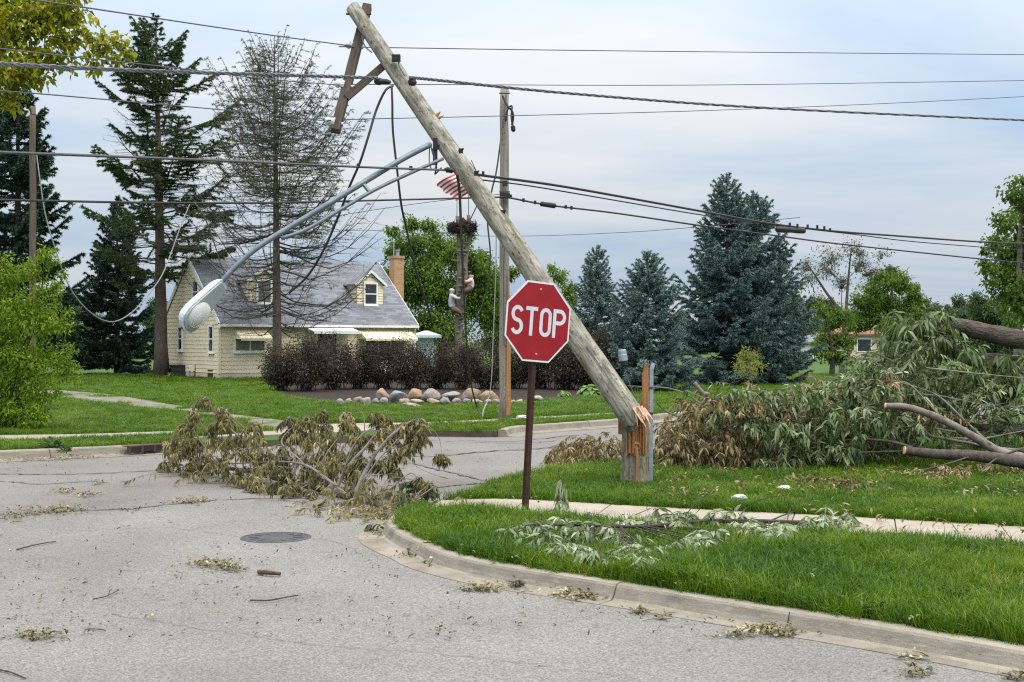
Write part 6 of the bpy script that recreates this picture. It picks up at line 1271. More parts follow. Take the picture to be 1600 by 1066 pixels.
def pile_h(x):      # silhouette of the heap in photo rows at about 18 m -> height above the lawn
    y = np.interp(x, [1020, 1045, 1075, 1110, 1150, 1200, 1250, 1290, 1330, 1370, 1410, 1450, 1480, 1520, 1580, 1640, 1800], [705, 672, 652, 636, 622, 614, 610, 618, 612, 575, 535, 525, 600, 625, 610, 600, 600]); return (713 - y) / 2000 * 18
def brush():
    # fallen tree on the right: thick limbs, with green foliage still on
    t = thing('fallen_tree', 'big fallen tree with rough thick limbs and wilting green leaves at the right edge', 'fallen tree', P(1560, 700, 17) * [1, 1, 0] + [0, 0, KZ])
    def limb(pts, r0, r1, mat='limb', nm='limb', n=12, par=t):
        m = MB(); tubes(m, pts, r0, r1, n, 7, .06); return m.build(nm, M[mat], par, smooth=True)
    limb([P(1442, 499, 16.8), P(1470, 505, 16.8), P(1520, 515, 16.8), P(1570, 526, 16.8), P(1640, 541, 16.9), P(1760, 575, 17), P(1900, 620, 17.2)], .088, .16)
    limb([P(1460, 537, 16.9), P(1490, 548, 16.9), P(1525, 563, 16.9), P(1560, 566, 17), P(1640, 575, 17.1)], .085, .12)
    limb([P(1478, 520, 16.8), P(1463, 534, 16.9), P(1455, 548, 17)], .06, .045); limb([P(1525, 563, 16.9), P(1522, 578, 16.9), P(1519, 588, 16.9)], .03, .015)
    limb([P(1515, 632, 16.6), P(1560, 618, 16.7), P(1610, 608, 16.8), P(1700, 590, 17)], .05, .09); limb([P(1490, 655, 16.8), P(1530, 668, 16.6), P(1580, 672, 16.5), P(1680, 690, 16.4)], .035, .07)
    limb([P(1495, 520, 16.6), P(1470, 535, 16.5), P(1440, 553, 16.4), P(1415, 572, 16.3), P(1392, 592, 16.2)], .022, .012, 'bark_pale', 'branch', 8)
    m = MB(); [m.tube([P(1444, 500 + k, 16.78), P(1440 - R.uniform(0, 6), 494 + k * 1.2, 16.75)], [.03, .003], 5) for k in (-3, 0, 4)]; m.build('splinter', M['bark_dark'], t)
    lv, tw = MB(), MB(); n = 560
    n = 430; x = np.concatenate([R.uniform(1290, 1640, 310), R.uniform(1360, 1470, 120)]); d = R.uniform(15.9, 19.2, n); hm = pile_h(x); z = hm * R.uniform(.12, 1.0, n) ** .7
    gapm = (x > 1478) & (z > .95) & (R.random(n) < .8); z[gapm] *= .5
    o = np.c_[(x - 800) / 2000 * (d * .5 + 8.8), d, KZ + z]
    dr = np.c_[R.normal(size=n) * .9 - .2, R.normal(size=n) * .6 - .35, R.uniform(-.2, .55, n)]
    sprays(lv, tw, o, dr, R.uniform(.35, .8, n), 30, .128, .028, np.clip(.44 + R.normal(size=n) * .25, .02, .98), .17, grav=R.uniform(.15, .95, n), st_r=.007, hang=.42, bend=(-.15, .45))
    for x, y in ((1412, 505), (1430, 515), (1405, 530), (1450, 500), (1425, 500), (1455, 520), (1580, 555), (1545, 575), (1600, 560), (1570, 590), (1530, 600), (1600, 600), (1500, 545)):
        k = 7; sprays(lv, tw, P(x, y, 16.6) + R.normal(size=(k, 3)) * [.08, .1, .05], np.c_[R.normal(size=k), R.normal(size=k) * .5 - .3, R.uniform(0, .5, k)], R.uniform(.2, .45, k), 18, .17, .042, .5, .15, hang=.8, st_r=.005)
    v = np.vstack(lv.v); v[:, 2] = np.maximum(v[:, 2], KZ + .02); lv.v = [v]
    tw.build('twigs', M['bark_dark'], t); stuff(lv.build('foliage', M['leaf_fallen'], t))
    bt = MB()
    for _ in range(24):
        x_ = R.uniform(1330, 1610); d_ = R.uniform(15.3, 16.4); z_ = pile_h(x_) * R.uniform(.1, .95); a = np.array([(x_ - 800) / 2000 * d_, d_, KZ + z_]); v_ = np.array([R.normal() * .7, R.uniform(-.3, .1), R.uniform(-.3, .4)]); tubes(bt, [a, a + v_ * .5 + R.normal(size=3) * .06, a + v_ + [0, 0, -.08]], .012, .003, 5, 4)
    stuff(bt.build('bare_twigs', M['bark_pale'], t))
    # separate broken branches lying in front
    def cut(label, pts, r0, r1, mat, ext=(), end=True):
        b = thing('broken_branch', label, 'branch', np.array(pts[0]) * [1, 1, 0] + [0, 0, KZ], group='broken branches in front of the fallen tree'); limb(pts, r0, r1, mat, 'stem', 9, b)
        for e, r in ext: limb(e, r, r * .4, mat, 'side_branch', 6, b)
        if end:
            a, c = np.array(pts[0]), np.array(pts[1]); dv = nrm(a - c); m = MB(); m.lathe([(r0 * .96, 0), (r0 * .93, .012), (r0 * .3, .016)], a, a + dv, 9); m.build('broken_end', M['palewood'], b)
    cut('smooth grey broken branch slanting down to the right with a pale snapped end', [P(1384, 634, 15.15), P(1420, 637, 15.15), P(1470, 655, 15.15), P(1520, 682, 15.15), P(1560, 705, 15.15), P(1600, 716, 15.15), P(1660, 735, 15.15)], .036, .062, 'bark_pale', [([P(1475, 658, 15.15), P(1450, 630, 15.25), P(1420, 600, 15.35), P(1392, 595, 15.45)], .012), ([P(1548, 695, 15.10), P(1510, 660, 15.25), P(1470, 622, 15.45), P(1440, 608, 15.45), P(1405, 597, 15.55)], .016)])
    cut('dark broken branch lying low on the grass with an orange snapped end', [P(1414, 704, 14.95), P(1430, 706, 14.95), P(1470, 710, 14.85), P(1520, 712, 14.75), P(1580, 720, 14.65), P(1660, 735, 14.55)], .05, .075, 'bark', [([P(1440, 706, 14.95), P(1400, 692, 15.15), P(1360, 687, 15.25), P(1320, 688, 15.35), P(1285, 692, 15.45)], .022), ([P(1520, 712, 14.75), P(1480, 725, 14.55), P(1440, 735, 14.45), P(1395, 745, 14.45)], .012), ([P(1600, 700, 14.75), P(1560, 715, 14.65), P(1530, 738, 14.35)], .016)])
    cut('thin grey broken branch running level through the leaves behind the low ones', [P(1390, 678, 15.55), P(1440, 680, 15.45), P(1500, 690, 15.35), P(1570, 702, 15.25), P(1680, 708, 15.25)], .014, .022, 'bark_pale', [([P(1456, 683, 15.45), P(1430, 660, 15.55), P(1400, 640, 15.65)], .009)], False)
    cut('thin twisted grey branch standing in the middle of the brush pile', [P(1210, 706, 15.45), P(1212, 680, 15.65), P(1205, 660, 15.85), P(1190, 645, 16.05), P(1175, 630, 16.25)], .013, .008, 'bark_pale', [([P(1230, 655, 15.85), P(1280, 670, 15.75), P(1310, 678, 15.65)], .012), ([P(1280, 690, 15.55), P(1285, 710, 15.35), P(1310, 722, 15.25)], .010)], False)
    cut('pale sawn stub sticking up at the left of the brush pile', [P(1085, 598, 17.40), P(1092, 607, 17.40), P(1102, 619, 17.40), P(1112, 635, 17.50)], .028, .032, 'bark_pale', [([P(1104, 614, 17.30), P(1103, 632, 17.40)], .03)], False)
    # middle of the heap: wilting leaves above, dried brown below
    t2 = thing('brush_pile', 'long heap of wilting brown green leafy branches between the stump and the fallen tree', 'brush pile', P(1200, 700, 17.5) * [1, 1, 0] + [0, 0, KZ])
    lv, tw = MB(), MB(); n = 640; x = R.uniform(1075, 1400, n); d = R.uniform(15.7, 19.0, n); z = pile_h(x) * R.uniform(.10, 1.0, n) ** .75; o = np.c_[(x - 800) / 2000 * (d * .5 + 8.8), d, KZ + z]
    dr = np.c_[R.normal(size=n) * .9, R.normal(size=n) * .5 - .4, R.uniform(-.2, .5, n)]
    brown = R.random(n) < np.interp(x, [1075, 1150, 1250, 1400], [.82, .68, .55, .28])
    for sel, mt, nm in ((~brown, 'leaf_fallen', 'green_leaves'), (brown, 'leaf_brown', 'brown_leaves')):
        l = MB(); k = sel.sum(); sprays(l, tw, o[sel], dr[sel], R.uniform(.3, .7, k), 30, .112, .024, np.clip(.42 + R.normal(size=k) * .2, .03, .98), .18, grav=R.uniform(.2, 1.0, k), st_r=.006, hang=.5, bend=(-.15, .45))
        v = np.vstack(l.v); v[:, 2] = np.maximum(v[:, 2], KZ + .02); l.v = [v]; stuff(l.build(nm, M[mt], t2))
    for mt, nm, lst in (('leaf_fallen', 'green_clusters', [(1190, 690, 17), (1215, 708, 18), (1240, 716, 18), (1262, 702, 18), (1292, 690, 16), (1312, 700, 15), (1335, 692, 15), (1130, 640, 15), (1155, 652, 16), (1272, 640, 18), (1302, 640, 18), (1340, 622, 18), (1372, 600, 18), (1350, 645, 16), (1180, 655, 15), (1220, 660, 16), (1225, 630, 16), (1260, 612, 16), (1310, 610, 16), (1150, 612, 13), (1200, 610, 14), (1400, 650, 16), (1430, 665, 14), (1240, 680, 15), (1290, 665, 15), (1205, 722, 12), (1365, 660, 14)]),
                        ('leaf_brown', 'brown_clusters', [(1052, 668, 16), (1060, 695, 16), (1080, 680, 17), (1100, 700, 17), (1090, 650, 15), (1120, 690, 17), (1140, 706, 16), (1165, 712, 15), (1182, 718, 12), (1115, 625, 13), (1165, 630, 13), (1145, 675, 15), (1262, 718, 14), (1250, 732, 10), (1075, 715, 13), (1045, 712, 12), (1110, 722, 11), (1385, 590, 12), (1440, 640, 14), (1470, 650, 12), (1205, 640, 12)])):
        l = MB()
        for x_, y_, r_ in lst:
            d_ = R.uniform(15.25, 15.75); c = P(x_, y_, d_); rr = r_ * d_ / FPX; k = 9
            sprays(l, tw, c + R.normal(size=(k, 3)) * rr * [.45, .35, .35], np.c_[R.normal(size=k), R.normal(size=k) * .6 - .35, R.uniform(-.3, .5, k)], rr * R.uniform(1.2, 2.2, k), 15, .125 if mt == 'leaf_fallen' else .095, .030 if mt == 'leaf_fallen' else .024, np.clip(.5 + R.normal(size=k) * .22, .05, 1), .18, grav=R.uniform(.5, 1.2, k), st_r=.005, hang=.75, bend=(-.1, .5))
        v = np.vstack(l.v); v[:, 2] = np.maximum(v[:, 2], KZ + .03); l.v = [v]; stuff(l.build(nm, M[mt], t2))
    core = MB()
    for _ in range(40):
        a = np.array([R.uniform(2.6, 6.6), R.uniform(17, 19), KZ + R.uniform(.1, .5)]); tubes(core, [a, a + [R.uniform(-.8, .8), R.uniform(-.5, .5), R.uniform(.1, .6)], a + [R.uniform(-1.6, 1.6), R.uniform(-.8, .4), R.uniform(.1, .8)]], .018, .006, 5, 4)
    for _ in range(18):
        x_ = R.uniform(1150, 1420); d_ = R.uniform(15.5, 16.6); z_ = pile_h(x_) * R.uniform(.15, .95); a = np.array([(x_ - 800) / 2000 * d_, d_, KZ + z_]); v_ = np.array([R.normal() * .6, R.uniform(-.35, .1), R.uniform(-.15, .35)]); tubes(core, [a, a + v_ * .5 + R.normal(size=3) * .05, a + v_ + [0, 0, -.06]], .010, .003, 5, 4)
    stuff(core.build('branches', M['bark_pale'], t2)); tw.build('twigs', M['bark_dark'], t2)
    t3 = thing('dried_brush', 'mound of dry tan leaves drooping right beside the splintered stump', 'brush pile', P(1075, 700, 16.8) * [1, 1, 0] + [0, 0, KZ])
    lv, tw = MB(), MB(); n = 270; x = np.concatenate([R.uniform(1038, 1110, 170), R.uniform(1110, 1225, 100)]); z = np.where(x < 1110, pile_h(x) * R.uniform(.05, .95, n) ** .8, R.uniform(.05, .45, n)); o = np.c_[(x - 800) / 2000 * 16.6, R.uniform(15.5, 17.6, n), KZ + z]
    sprays(lv, tw, o, np.c_[R.normal(size=n) * .8, R.normal(size=n) * .5 - .5, R.uniform(-.3, .4, n)], R.uniform(.2, .5, n), 34, .085, .020, np.clip(.45 + R.normal(size=n) * .18, .05, 1), .2, grav=1.1, st_r=.004, hang=1.0, fold=.5)
    v = np.vstack(lv.v); v[:, 2] = np.maximum(v[:, 2], KZ + .02); lv.v = [v]; tw.build('twigs', M['bark_dark'], t3); stuff(lv.build('leaves', M['leaf_brown'], t3))
    t4 = thing('dried_brush', 'low clump of dry tan leafy branches in the street left of the stump', 'brush pile', G(925, 715, 0))
    lv, tw = MB(), MB(); n = 130
    cx = np.array([(905, 700, 12), (925, 690, 16), (945, 700, 20), (960, 690, 16), (930, 712, 16), (955, 715, 16), (880, 702, 8), (870, 704, 8), (910, 690, 10), (890, 698, 6)]); ii = R.integers(len(cx), size=n); d = R.uniform(16.2, 17.8, n)
    o = np.array([P(cx[i, 0] + R.normal() * cx[i, 2] * .5, cx[i, 1] + R.normal() * cx[i, 2] * .45, dd) for i, dd in zip(ii, d)]); o[:, 2] = np.maximum(o[:, 2], .05)
    sprays(lv, tw, o, np.c_[R.normal(size=(n, 2)) * .9, R.uniform(-.3, .4, n)], R.uniform(.15, .35, n), 26, .08, .020, np.clip(.55 + R.normal(size=n) * .18, .05, 1), .2, grav=1.1, st_r=.004, hang=1.0, fold=.5)
    v = np.vstack(lv.v); v[:, 2] = np.maximum(v[:, 2], .015); lv.v = [v]; tw.build('twigs', M['bark_dark'], t4); stuff(lv.build('leaves', M['leaf_brown'], t4))
    # dry bunches on the grass at the foot of the heap
    t5 = thing('dried_leaf_bunch', 'bunches of dry curled leaves on the grass below the broken branches', 'leaf bunch', G(1480, 745, KZ)); lv, tw = MB(), MB()
    for x, y, r, g_ in ((1390, 735, 14, .5), (1465, 745, 24, .7), (1500, 742, 18, .7), (1560, 735, 26, .7), (1590, 738, 24, .7), (1480, 735, 16, .6), (1260, 715, 14, .7), (1310, 758, 20, .35), (1340, 765, 18, .35), (1260, 748, 16, .4), (1280, 762, 16, .3), (1060, 745, 12, .3), (1330, 740, 14, .4), (1120, 738, 16, .3), (890, 740, 12, .6), (925, 735, 10, .6)):
        c = G(x, y, KZ + .06); k = int(4 + r / 3); sprays(lv, tw, c + np.c_[R.normal(size=(k, 2)) * r * c[1] / FPX * [1, 1.6] * .6, R.uniform(0, .08, k) * (r > 17)], np.c_[R.normal(size=(k, 2)), R.uniform(-.1, .4, k)], R.uniform(.1, .25, k), 15, .085, .024, g_, .2, grav=.6, st_r=.004, hang=.7, fold=.5)
    v = np.vstack(lv.v); v[:, 2] = np.maximum(v[:, 2], KZ + .03); lv.v = [v]; stuff(tw.build('twigs', M['bark_dark'], t5)); stuff(lv.build('leaves', M['leaf_brown'], t5))
brush()

# ------------------------------------------------------------------ things on the road
mh = thing('manhole_cover', 'round iron manhole cover set in the near street', 'manhole cover', G(431, 840, .004)); c = G(431, 840, .004)
m = MB(); m.lathe([(.30, -.01), (.30, .004), (.272, .005), (.272, -.004)], c, c + [0, 0, 1], 40); m.build('frame', M['manhole'], mh)
m = MB(); m.lathe([(.268, -.01), (.268, .0035), (.235, .004), (.232, .001), (.15, .001), (.148, .004), (.10, .004), (.098, .001)], c, c + [0, 0, 1], 40)
for k in range(12):
    a = k * math.pi / 6; m.box(c + [math.cos(a) * .19, math.sin(a) * .19, .003], (.075, .022, .005), [[math.cos(a), -math.sin(a), 0], [math.sin(a), math.cos(a), 0], [0, 0, 1]])
m.build('lid', M['manhole'], mh)
e0, e1 = G(191, 699.5, KZ), G(249, 695.5, KZ); ux = nrm(e1 - e0); uy = np.array([-ux[1], ux[0], 0]); Ld = np.linalg.norm(e1 - e0)
sdn = thing('storm_drain', 'rusty iron storm drain hood set into the far kerb behind a line of leaves', 'storm drain', e0); F4 = frame(e0, ux, uy, (0, 0, 1))
m = MB(); m.prism([(-.02, -.205), (Ld + .02, -.205), (Ld + .02, -.02), (-.02, -.02)], .019, .032, M=F4)
for k in range(4): x = k * Ld / 3; m.prism([(x - .02, -.209), (x + .02, -.209), (x + .02, -.16), (x - .02, -.16)], -.075, .030, M=F4)
m.build('hood', M['iron'], sdn); m = MB(); m.prism([(0, -.203), (Ld, -.203), (Ld, -.19), (0, -.19)], -.06, .016, M=F4); m.build('opening', M['black'], sdn)
for nm, lab, cat, pts, r, mat in (
    ('bark_chunk', 'short reddish brown piece of broken bark lying on the near street', 'bark', [G(404, 894, .025), G(421, 895, .03), G(438, 897, .025)], .018, 'iron'),
    ('stick', 'long thin grey stick on the street at the left edge', 'stick', [G(26, 859, .015), G(40, 855, .02), G(62, 850, .02), G(87, 846, .015)], 0.0060, 'bark_dark'),
    ('stick', 'curved dark twig lying in the lower left corner of the street', 'stick', [G(-10, 1045, .01), G(15, 1050, .015), G(40, 1060, .012)], 0.0048, 'bark_dark'),
    ('stick', 'small twig with a pale leaf on the lower left street', 'stick', [G(134, 983, .01), G(150, 983, .015), G(166, 985, .01)], 0.0036, 'bark_dark'),
    ('stick', 'reddish twig with dry scraps right of the leaf pile', 'stick', [G(391, 938, .015), G(420, 938, .02), G(448, 933, .02), G(466, 930, .025)], 0.0060, 'iron'),
    ('stick', 'short twig lying left of the leaf pile on the near street', 'stick', [G(145, 936, .01), G(165, 932, .02), G(186, 922, .02)], 0.0042, 'iron'),
    ('stick', 'dark stalk standing against the kerb face at right', 'stick', [G(1230, 985, .01), P(1231, 972, 7.4), P(1234, 956, 7.4)], 0.0042, 'bark_dark'),
    ('stick', 'straight twig lying across the sidewalk slabs at right', 'stick', [G(1482, 815, .11), G(1490, 822, .12), G(1496, 831, .12)], 0.0048, 'bark_dark')):
    m = MB(); c = tubes(m, pts, r, r * .7, 6, 5, .15); tag(m.build(nm, M[mat], shift=c[0]), lab, cat, 'sticks on the ground' if nm == 'stick' else None)
def flat_leaves(m, cx, cy, sx, sy, n, z=.010, L=.038, W_=.018, vb=0, lift=.35):
    p = np.array([G(cx + R.normal() * sx, np.clip(cy + R.normal() * sy, 540, 1100), z) for _ in range(n)])
    p[:, 2] = z + np.abs(R.normal(size=n)) * .018
    a = R.uniform(0, 6.283, n); dv = np.c_[np.cos(a), np.sin(a), R.normal(size=n) * lift]
    m.leaves(p, dv, nrm(np.c_[R.normal(size=(n, 2)) * .35, np.ones(n)]), L * R.uniform(.5, 1.4, n), W_ * R.uniform(.6, 1.3, n), np.clip(R.beta(2, 2, n) + vb, 0, 1), kind='lance', bend=R.uniform(-.2, .4, n), fold=.4)
PL = [('heap of pale green and tan leaves on the near street below the manhole', [(330, 882, 22, 4, 190, .1), (360, 890, 16, 3, 90, .0)]), ('scrap of reddish bark litter on the lower left street', [(60, 995, 26, 4, 120, -.05)]),
      ('drift of tan leaves across the street at the left edge', [(70, 800, 30, 4, 200, .0), (110, 797, 16, 3, 110, .05), (20, 808, 20, 4, 90, -.1)]), ('leaf scatter beside the long crack right of the left drift', [(290, 785, 22, 2.5, 120, .1), (320, 783, 10, 2, 50, .1), (210, 796, 30, 2, 50, .0)]),
      ('small clump of leaves on the cross street at left', [(100, 768, 12, 3, 70, 0), (135, 774, 12, 2.5, 70, .0), (155, 755, 8, 2, 30, 0)]), ('line of dry leaves along the far kerb from the left edge to the storm drain', [(50, 716, 38, 3.5, 420, .1), (120, 713, 22, 3, 160, .1), (190, 708, 30, 2.5, 260, .1), (250, 701, 20, 2.5, 150, .1), (10, 700, 16, 3, 90, .1)]),
      ('grey green leaf clump in the gutter left of the kerb joint', [(890, 930, 18, 4, 150, .35), (920, 934, 14, 3, 80, -.05)]), ('brown leaf clump in the gutter below the sign post', [(745, 921, 18, 3, 110, .0), (770, 922, 10, 2, 40, .1)]), ('dark damp leaf clump against the kerb below the sign post', [(808, 916, 8, 2.5, 70, -.35)]),
      ('mixed leaf clump in the gutter near the right edge', [(1200, 985, 22, 4.5, 190, .2), (1150, 993, 16, 3, 60, .25), (1225, 992, 14, 3, 70, .1)]), ('small curled leaf clump in the gutter right of the kerb joint', [(1000, 957, 9, 3, 60, .1), (1035, 966, 9, 2, 20, .1), (1060, 950, 4, 3, 12, -.1)]), ('leaf clump spilling over the kerb at its corner joint', [(690, 860, 10, 8, 90, .0), (675, 878, 5, 4, 40, .1), (640, 867, 12, 3, 40, .0)]),
      ('two curled pale leaves in the gutter in the lower right corner', [(1410, 1028, 9, 3, 12, .35), (1440, 1028, 9, 3, 16, .3)]), ('green leaf sprig at the bottom edge of the street', [(1430, 1052, 16, 4, 50, -.1), (1590, 1060, 14, 3, 40, -.15)]), ('leaf litter in the gutter below the fallen branch butt', [(570, 800, 36, 6, 330, .15), (610, 818, 16, 5, 90, .1), (590, 833, 10, 5, 50, .0)])]
for lab, gs in PL:
    m = MB(); ctr = G(gs[0][0], gs[0][1], .005)
    for cx, cy, sx, sy, n, vb in gs:
        flat_leaves(m, cx, cy, sx * .75, sy * .75, int(n * .8), vb=vb); flat_leaves(m, cx, cy, sx * 1.5, sy * 1.5, int(n * .35), L=.026, W_=.011, vb=vb - .15)
        for _ in range(max(2, n // 22)):
            p_ = G(cx + R.normal() * sx, cy + R.normal() * sy, .012); a_ = R.uniform(0, 6.28); q_ = np.array([math.cos(a_), math.sin(a_), R.uniform(-.02, .12)]) * R.uniform(.04, .13); m.tube([p_, p_ + q_ * .5 + [0, 0, .006], p_ + q_], [.003, .0028, .0015], 4, var=R.uniform(.0, .5))
    stuff(tag(m.build('leaf_pile', M['litter'], shift=ctr), lab, 'leaf pile', 'leaf piles on the street'))
m = MB()
for _ in range(1250):
    y = 700 + 366 * R.random() ** 1.3; x = R.uniform(-60, 1500)
    g_ = G(x, y, .01)
    if not inpoly(np.array([g_[0]]), np.array([g_[1]]), lawn_near)[0] and y < 1000 - 0: flat_leaves(m, x, y, 4, 2, R.integers(1, 4), L=R.choice([.02, .028, .04]), W_=.013, vb=R.uniform(-.6, .1))
m2 = m; stuff(tag(m2.build('scattered_leaves', M['litter']), 'single dry leaves and crumbs strewn over the asphalt', 'leaf litter'))
m = MB()
for _ in range(120):
    x, y = R.uniform(700, 1600), R.uniform(730, 985); g_ = G(x, y, KZ)
    if inpoly(np.array([g_[0]]), np.array([g_[1]]), lawn_near)[0]: flat_leaves(m, x, y, 6, 3, R.integers(1, 4), z=KZ + .06, L=.042, W_=.018, vb=.0)
stuff(tag(m.build('leaves_on_grass', M['leaf_fallen']), 'pale green leaves dropped singly on the front grass', 'leaf litter'))
for (x, y, w, h, lab, z) in ((1155, 778, .14, .07, 'crumpled white plastic scrap on the grass behind the sidewalk', .06), (1225, 763, .12, .06, 'small white plastic scrap nearest the brush pile', .06), (817, 652, .24, .08, 'white paper scrap on the far grass right of the upright pole', .05), (827, 647, .10, .14, 'upright white paper scrap on the far grass beside the sign post', .05)):
    c = G(x, y, KZ + z); m = MB(); v = IV[:, :] * (1 + np.array([mnoise.noise(Vector(p * 2.2) + Vector((x, 0, 0))) * .5 for p in IV]))[:, None] * [w / 2, w / 3, h / 2]; m.add(v + c, IF); tag(m.build('paper_scrap', M['signwhite'], shift=c), lab, 'litter', 'white scraps on the grass')
for (x, y, s, lab) in ((85, 702, .3, 'weed growing in the far kerb near the left edge'), (1262, 985, .12, 'small green weed sprouting at the foot of the kerb'), (1365, 962, .16, 'grey green weed hanging over the top of the kerb'), (102, 706, .16, 'smaller weed in the far kerb')):
    c = G(x, y, KZ if y < 970 else .01); n = 60; m = MB(); dv = nrm(rvec(n) + [0, 0, .9]); m.leaves(c + dv * R.uniform(0, .5, (n, 1)) * s, dv, rvec(n), s * .45, s * .14, R.random(n), kind='lance', bend=.4); stuff(tag(m.build('weed', M['leaf_mid'], shift=c), lab, 'weed', 'weeds by the kerbs'))

m = MB()                                                          # clover and plantain rosettes in the front grass
for _ in range(150):
    x, y = R.uniform(690, 1600), R.uniform(735, 990); g_ = G(x, y, KZ)
    if inpoly(np.array([g_[0]]), np.array([g_[1]]), lawn_near)[0] and not inpoly(np.array([g_[0]]), np.array([g_[1]]), sw_poly)[0]:
        k = R.integers(9, 26); a = R.uniform(0, 6.283, k); rr = R.uniform(.01, .09, k); p = g_ + np.c_[np.cos(a) * rr, np.sin(a) * rr, R.uniform(.055, .10, k)]
        m.leaves(p, np.c_[np.cos(a), np.sin(a), R.uniform(-.1, .5, k)], nrm(np.c_[R.normal(size=(k, 2)) * .3, np.ones(k)]), R.uniform(.018, .045, k), R.uniform(.014, .024, k), np.clip(R.beta(2, 2, k) * .8 + R.uniform(-.2, .2), 0, 1), kind='diamond', bend=.3)
stuff(tag(m.build('clover', M['leaf_mid']), 'low clover and broad leaved weeds growing through the front grass', 'weed'))

m = MB()
for _ in range(300):
    x = R.uniform(1010, 1620); y = R.uniform(728, 776) if R.random() < .8 else R.uniform(776, 860); g_ = G(x, y, KZ)
    if inpoly(np.array([g_[0]]), np.array([g_[1]]), lawn_near)[0]: flat_leaves(m, x, y, 7, 2.5, R.integers(2, 7), z=KZ + .05, L=.075, W_=.022, vb=R.uniform(-.2, .15), lift=.6)
stuff(tag(m.build('leaves_by_the_heap', M['leaf_brown']), 'curled tan leaves strewn over the grass at the foot of the brush pile', 'leaf litter'))
# ------------------------------------------------------------------ grass: tufts instanced over the lawns
def grass_mat():
    m, nt, N, L, bs = newmat('grass_blades')
    at = N.new('ShaderNodeAttribute'); at.attribute_name = 'var'; oi = N.new('ShaderNodeObjectInfo')
    tc = N.new('ShaderNodeTexCoord'); ge = N.new('ShaderNodeNewGeometry')
    nz = noisetex(N, L, ge.outputs['Position'], .9, 4, .6)
    a = N.new('ShaderNodeMath'); a.operation = 'MULTIPLY_ADD'; L.new(oi.outputs['Random'], a.inputs[0]); a.inputs[1].default_value = .35; L.new(at.outputs['Fac'], a.inputs[2])
    b = N.new('ShaderNodeMath'); b.operation = 'MULTIPLY_ADD'; L.new(nz, b.inputs[0]); b.inputs[1].default_value = 1.45; L.new(a.outputs[0], b.inputs[2])
    c = N.new('ShaderNodeMath'); c.operation = 'ADD'; L.new(b.outputs[0], c.inputs[0]); c.inputs[1].default_value = -.80
    r = ramp(N, [(.0, (.024, .064, .003)), (.45, (.060, .136, .004)), (.8, (.125, .212, .007)), (.97, (.22, .245, .025)), (1, (.30, .26, .11))]); L.new(c.outputs[0], r.inputs[0])
    n9 = noisetex(N, L, ge.outputs['Position'], 2.6, 3, .6); r9 = ramp(N, [(.56, (0, 0, 0)), (.72, (.7, .7, .7))]); L.new(n9, r9.inputs[0]); gcol = mixc(N, L, r9.outputs[0], r.outputs[0], mixc(N, L, 1.0, r.outputs[0], (.72, .92, 2.6), 'MULTIPLY'))
    L.new(gcol, bs.inputs['Base Color']); bs.inputs['Roughness'].default_value = .5; bs.inputs['Specular IOR Level'].default_value = .25
    tr = N.new('ShaderNodeBsdfTranslucent'); L.new(mixc(N, L, 1.0, gcol, (1.5, 1.35, .6), 'MULTIPLY'), tr.inputs[0])
    mx = N.new('ShaderNodeMixShader'); mx.inputs[0].default_value = .35; L.new(bs.outputs[0], mx.inputs[1]); L.new(tr.outputs[0], mx.inputs[2]); L.new(mx.outputs[0], N['Material Output'].inputs[0]); return m
M['grass'] = grass_mat()
TC = bpy.data.collections.new('grass_tufts')
for k in range(5):
    m = MB(); nb = 24
    for _ in range(nb):
        a = R.uniform(0, 6.283); r = .062 * math.sqrt(R.random()); p = np.array([r * math.cos(a), r * math.sin(a), -.005]); az = R.uniform(0, 6.283) * .5 + a * .5; h = R.uniform(.05, .115); ln = R.uniform(.15, .95) * h; w = R.uniform(.0016, .0031)
        d = np.array([math.cos(az), math.sin(az), 0]); s = np.array([-d[1], d[0], 0]) * w
        q = p + d * ln * .28 + [0, 0, h * .62]; e = p + d * ln + [0, 0, h * R.uniform(.75, 1.0)]
        m.add([p - s, p + s, q + s * .8, q - s * .8, e], [[0, 1, 2, 3], [3, 2, 4]], var=R.beta(2, 2) * .75)
    o = m.build('tuft', M['grass']); COL.objects.unlink(o); TC.objects.link(o)
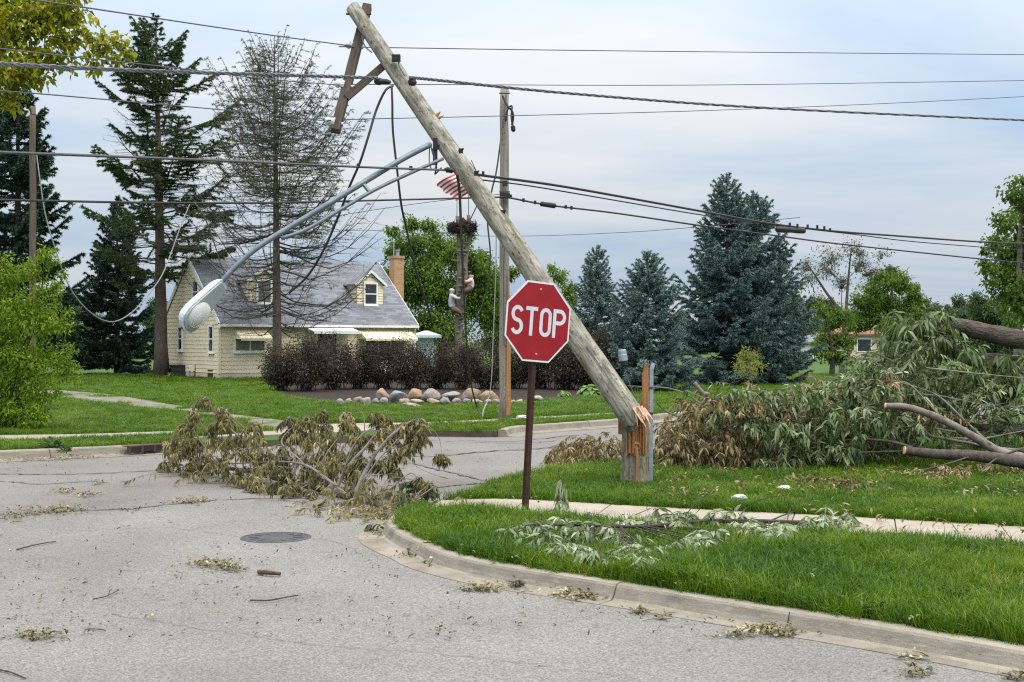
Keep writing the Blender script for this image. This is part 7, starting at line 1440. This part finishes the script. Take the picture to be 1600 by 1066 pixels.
def scatter(poly, excl, zones, name, label, extra=()):
    P_, S_ = [], []
    for d0, d1, dens, sc, hs in zones:
        W_ = .5 * d1 + 2.5; n = int(dens * (d1 - d0) * 2 * W_); x = R.uniform(-W_, W_, n); y = R.uniform(d0, d1, n)
        k = (np.abs(x) < .47 * y + 2.0) & inpoly(x, y, poly)
        for e in excl:
            ins = inpoly(x, y, e)
            if e is drive_poly: ins &= np.array([mnoise.noise(Vector((a * 1.1, b * .7, 4.2))) < .33 for a, b in zip(x, y)])
            k &= ~ins
        x, y = x[k], y[k]; lush = np.array([mnoise.noise(Vector((a * .9, b * .9, 0))) for a, b in zip(x, y)])
        P_.append(np.c_[x, y, np.full(len(x), KZ - .004)]); f = R.uniform(.7, 1.25, len(x)) * (1 + .35 * lush); S_.append(np.c_[sc * f, sc * f, hs * f])
    rx = [R.normal(size=(sum(len(q) for q in P_), 2)) * .16]
    for q, sc_ in extra:
        P_.append(q); S_.append(np.full((len(q), 3), 1.0) * R.uniform(.6, 1.0, (len(q), 1))); rx.append(R.normal(size=(len(q), 2)) * .45)
    Pn, Sn = np.vstack(P_), np.vstack(S_); rx = np.vstack(rx)
    me = bpy.data.meshes.new(name); me.vertices.add(len(Pn)); me.vertices.foreach_set('co', Pn.ravel().astype(np.float32))
    a = me.attributes.new('scl', 'FLOAT_VECTOR', 'POINT'); a.data.foreach_set('vector', Sn.ravel().astype(np.float32))
    a = me.attributes.new('rot', 'FLOAT_VECTOR', 'POINT'); a.data.foreach_set('vector', np.c_[rx, R.uniform(0, 6.28, len(Pn))].ravel().astype(np.float32))
    a = me.attributes.new('pick', 'INT', 'POINT'); a.data.foreach_set('value', R.integers(0, 5, len(Pn)).astype(np.int32))
    o = bpy.data.objects.new(name, me); COL.objects.link(o); md = o.modifiers.new('tufts', 'NODES')
    ng = bpy.data.node_groups.new(name + '_tufts', 'GeometryNodeTree'); ng.interface.new_socket('Geometry', in_out='INPUT', socket_type='NodeSocketGeometry'); ng.interface.new_socket('Geometry', in_out='OUTPUT', socket_type='NodeSocketGeometry')
    N, L = ng.nodes, ng.links; gi = N.new('NodeGroupInput'); go = N.new('NodeGroupOutput'); ip = N.new('GeometryNodeInstanceOnPoints'); ci = N.new('GeometryNodeCollectionInfo')
    ci.inputs['Collection'].default_value = TC; ci.inputs['Separate Children'].default_value = True; ci.inputs['Reset Children'].default_value = True
    def na(nm, ty):
        n = N.new('GeometryNodeInputNamedAttribute'); n.data_type = ty; n.inputs['Name'].default_value = nm; return n.outputs['Attribute']
    ip.inputs['Pick Instance'].default_value = True; L.new(gi.outputs[0], ip.inputs['Points']); L.new(ci.outputs[0], ip.inputs['Instance']); L.new(na('pick', 'INT'), ip.inputs['Instance Index'])
    er = N.new('FunctionNodeEulerToRotation'); L.new(na('rot', 'FLOAT_VECTOR'), er.inputs[0]); L.new(er.outputs[0], ip.inputs['Rotation']); L.new(na('scl', 'FLOAT_VECTOR'), ip.inputs['Scale']); L.new(ip.outputs[0], go.inputs[0])
    md.node_group = ng; stuff(o); tag(o, label, 'grass'); print(name, len(Pn)); return o
def shrink(poly, e):
    p = np.array([q[:2] for q in poly]); c = p.mean(0); return p
nbk = np.array(near_back); ii_ = R.integers(len(nbk) - 1, size=900); uu_ = R.random((900, 1)); edge_ = nbk[ii_] * (1 - uu_) + nbk[ii_ + 1] * uu_; edge_ = edge_[(edge_[:, 1] > 5)]; edge_[:, :2] += R.normal(size=(len(edge_), 2)) * .022; edge_[:, 2] = KZ - .002
scatter(lawn_near, [sw_poly], [(2, 7, 520, 1.1, 1.3), (7, 9.5, 620, 1.1, 1.25), (9.5, 12, 430, 1.1, 1.1), (12, 16, 300, 1.1, .95), (16, 24, 130, 1.3, .9)], 'lawn_grass', 'lush green grass of the near corner lawn on both sides of the sidewalk', [(edge_, 1.0)])
scatter(lawn_far, [sw2_poly, sw3_poly, drive_poly, apron_poly, mulch_poly], [(10, 22, 150, 1.3, .8), (22, 30, 110, 1.5, .75), (30, 42, 60, 2.0, .7), (42, 60, 30, 2.8, .7)], 'far_lawn_grass', 'mown green grass of the lawns across the street')
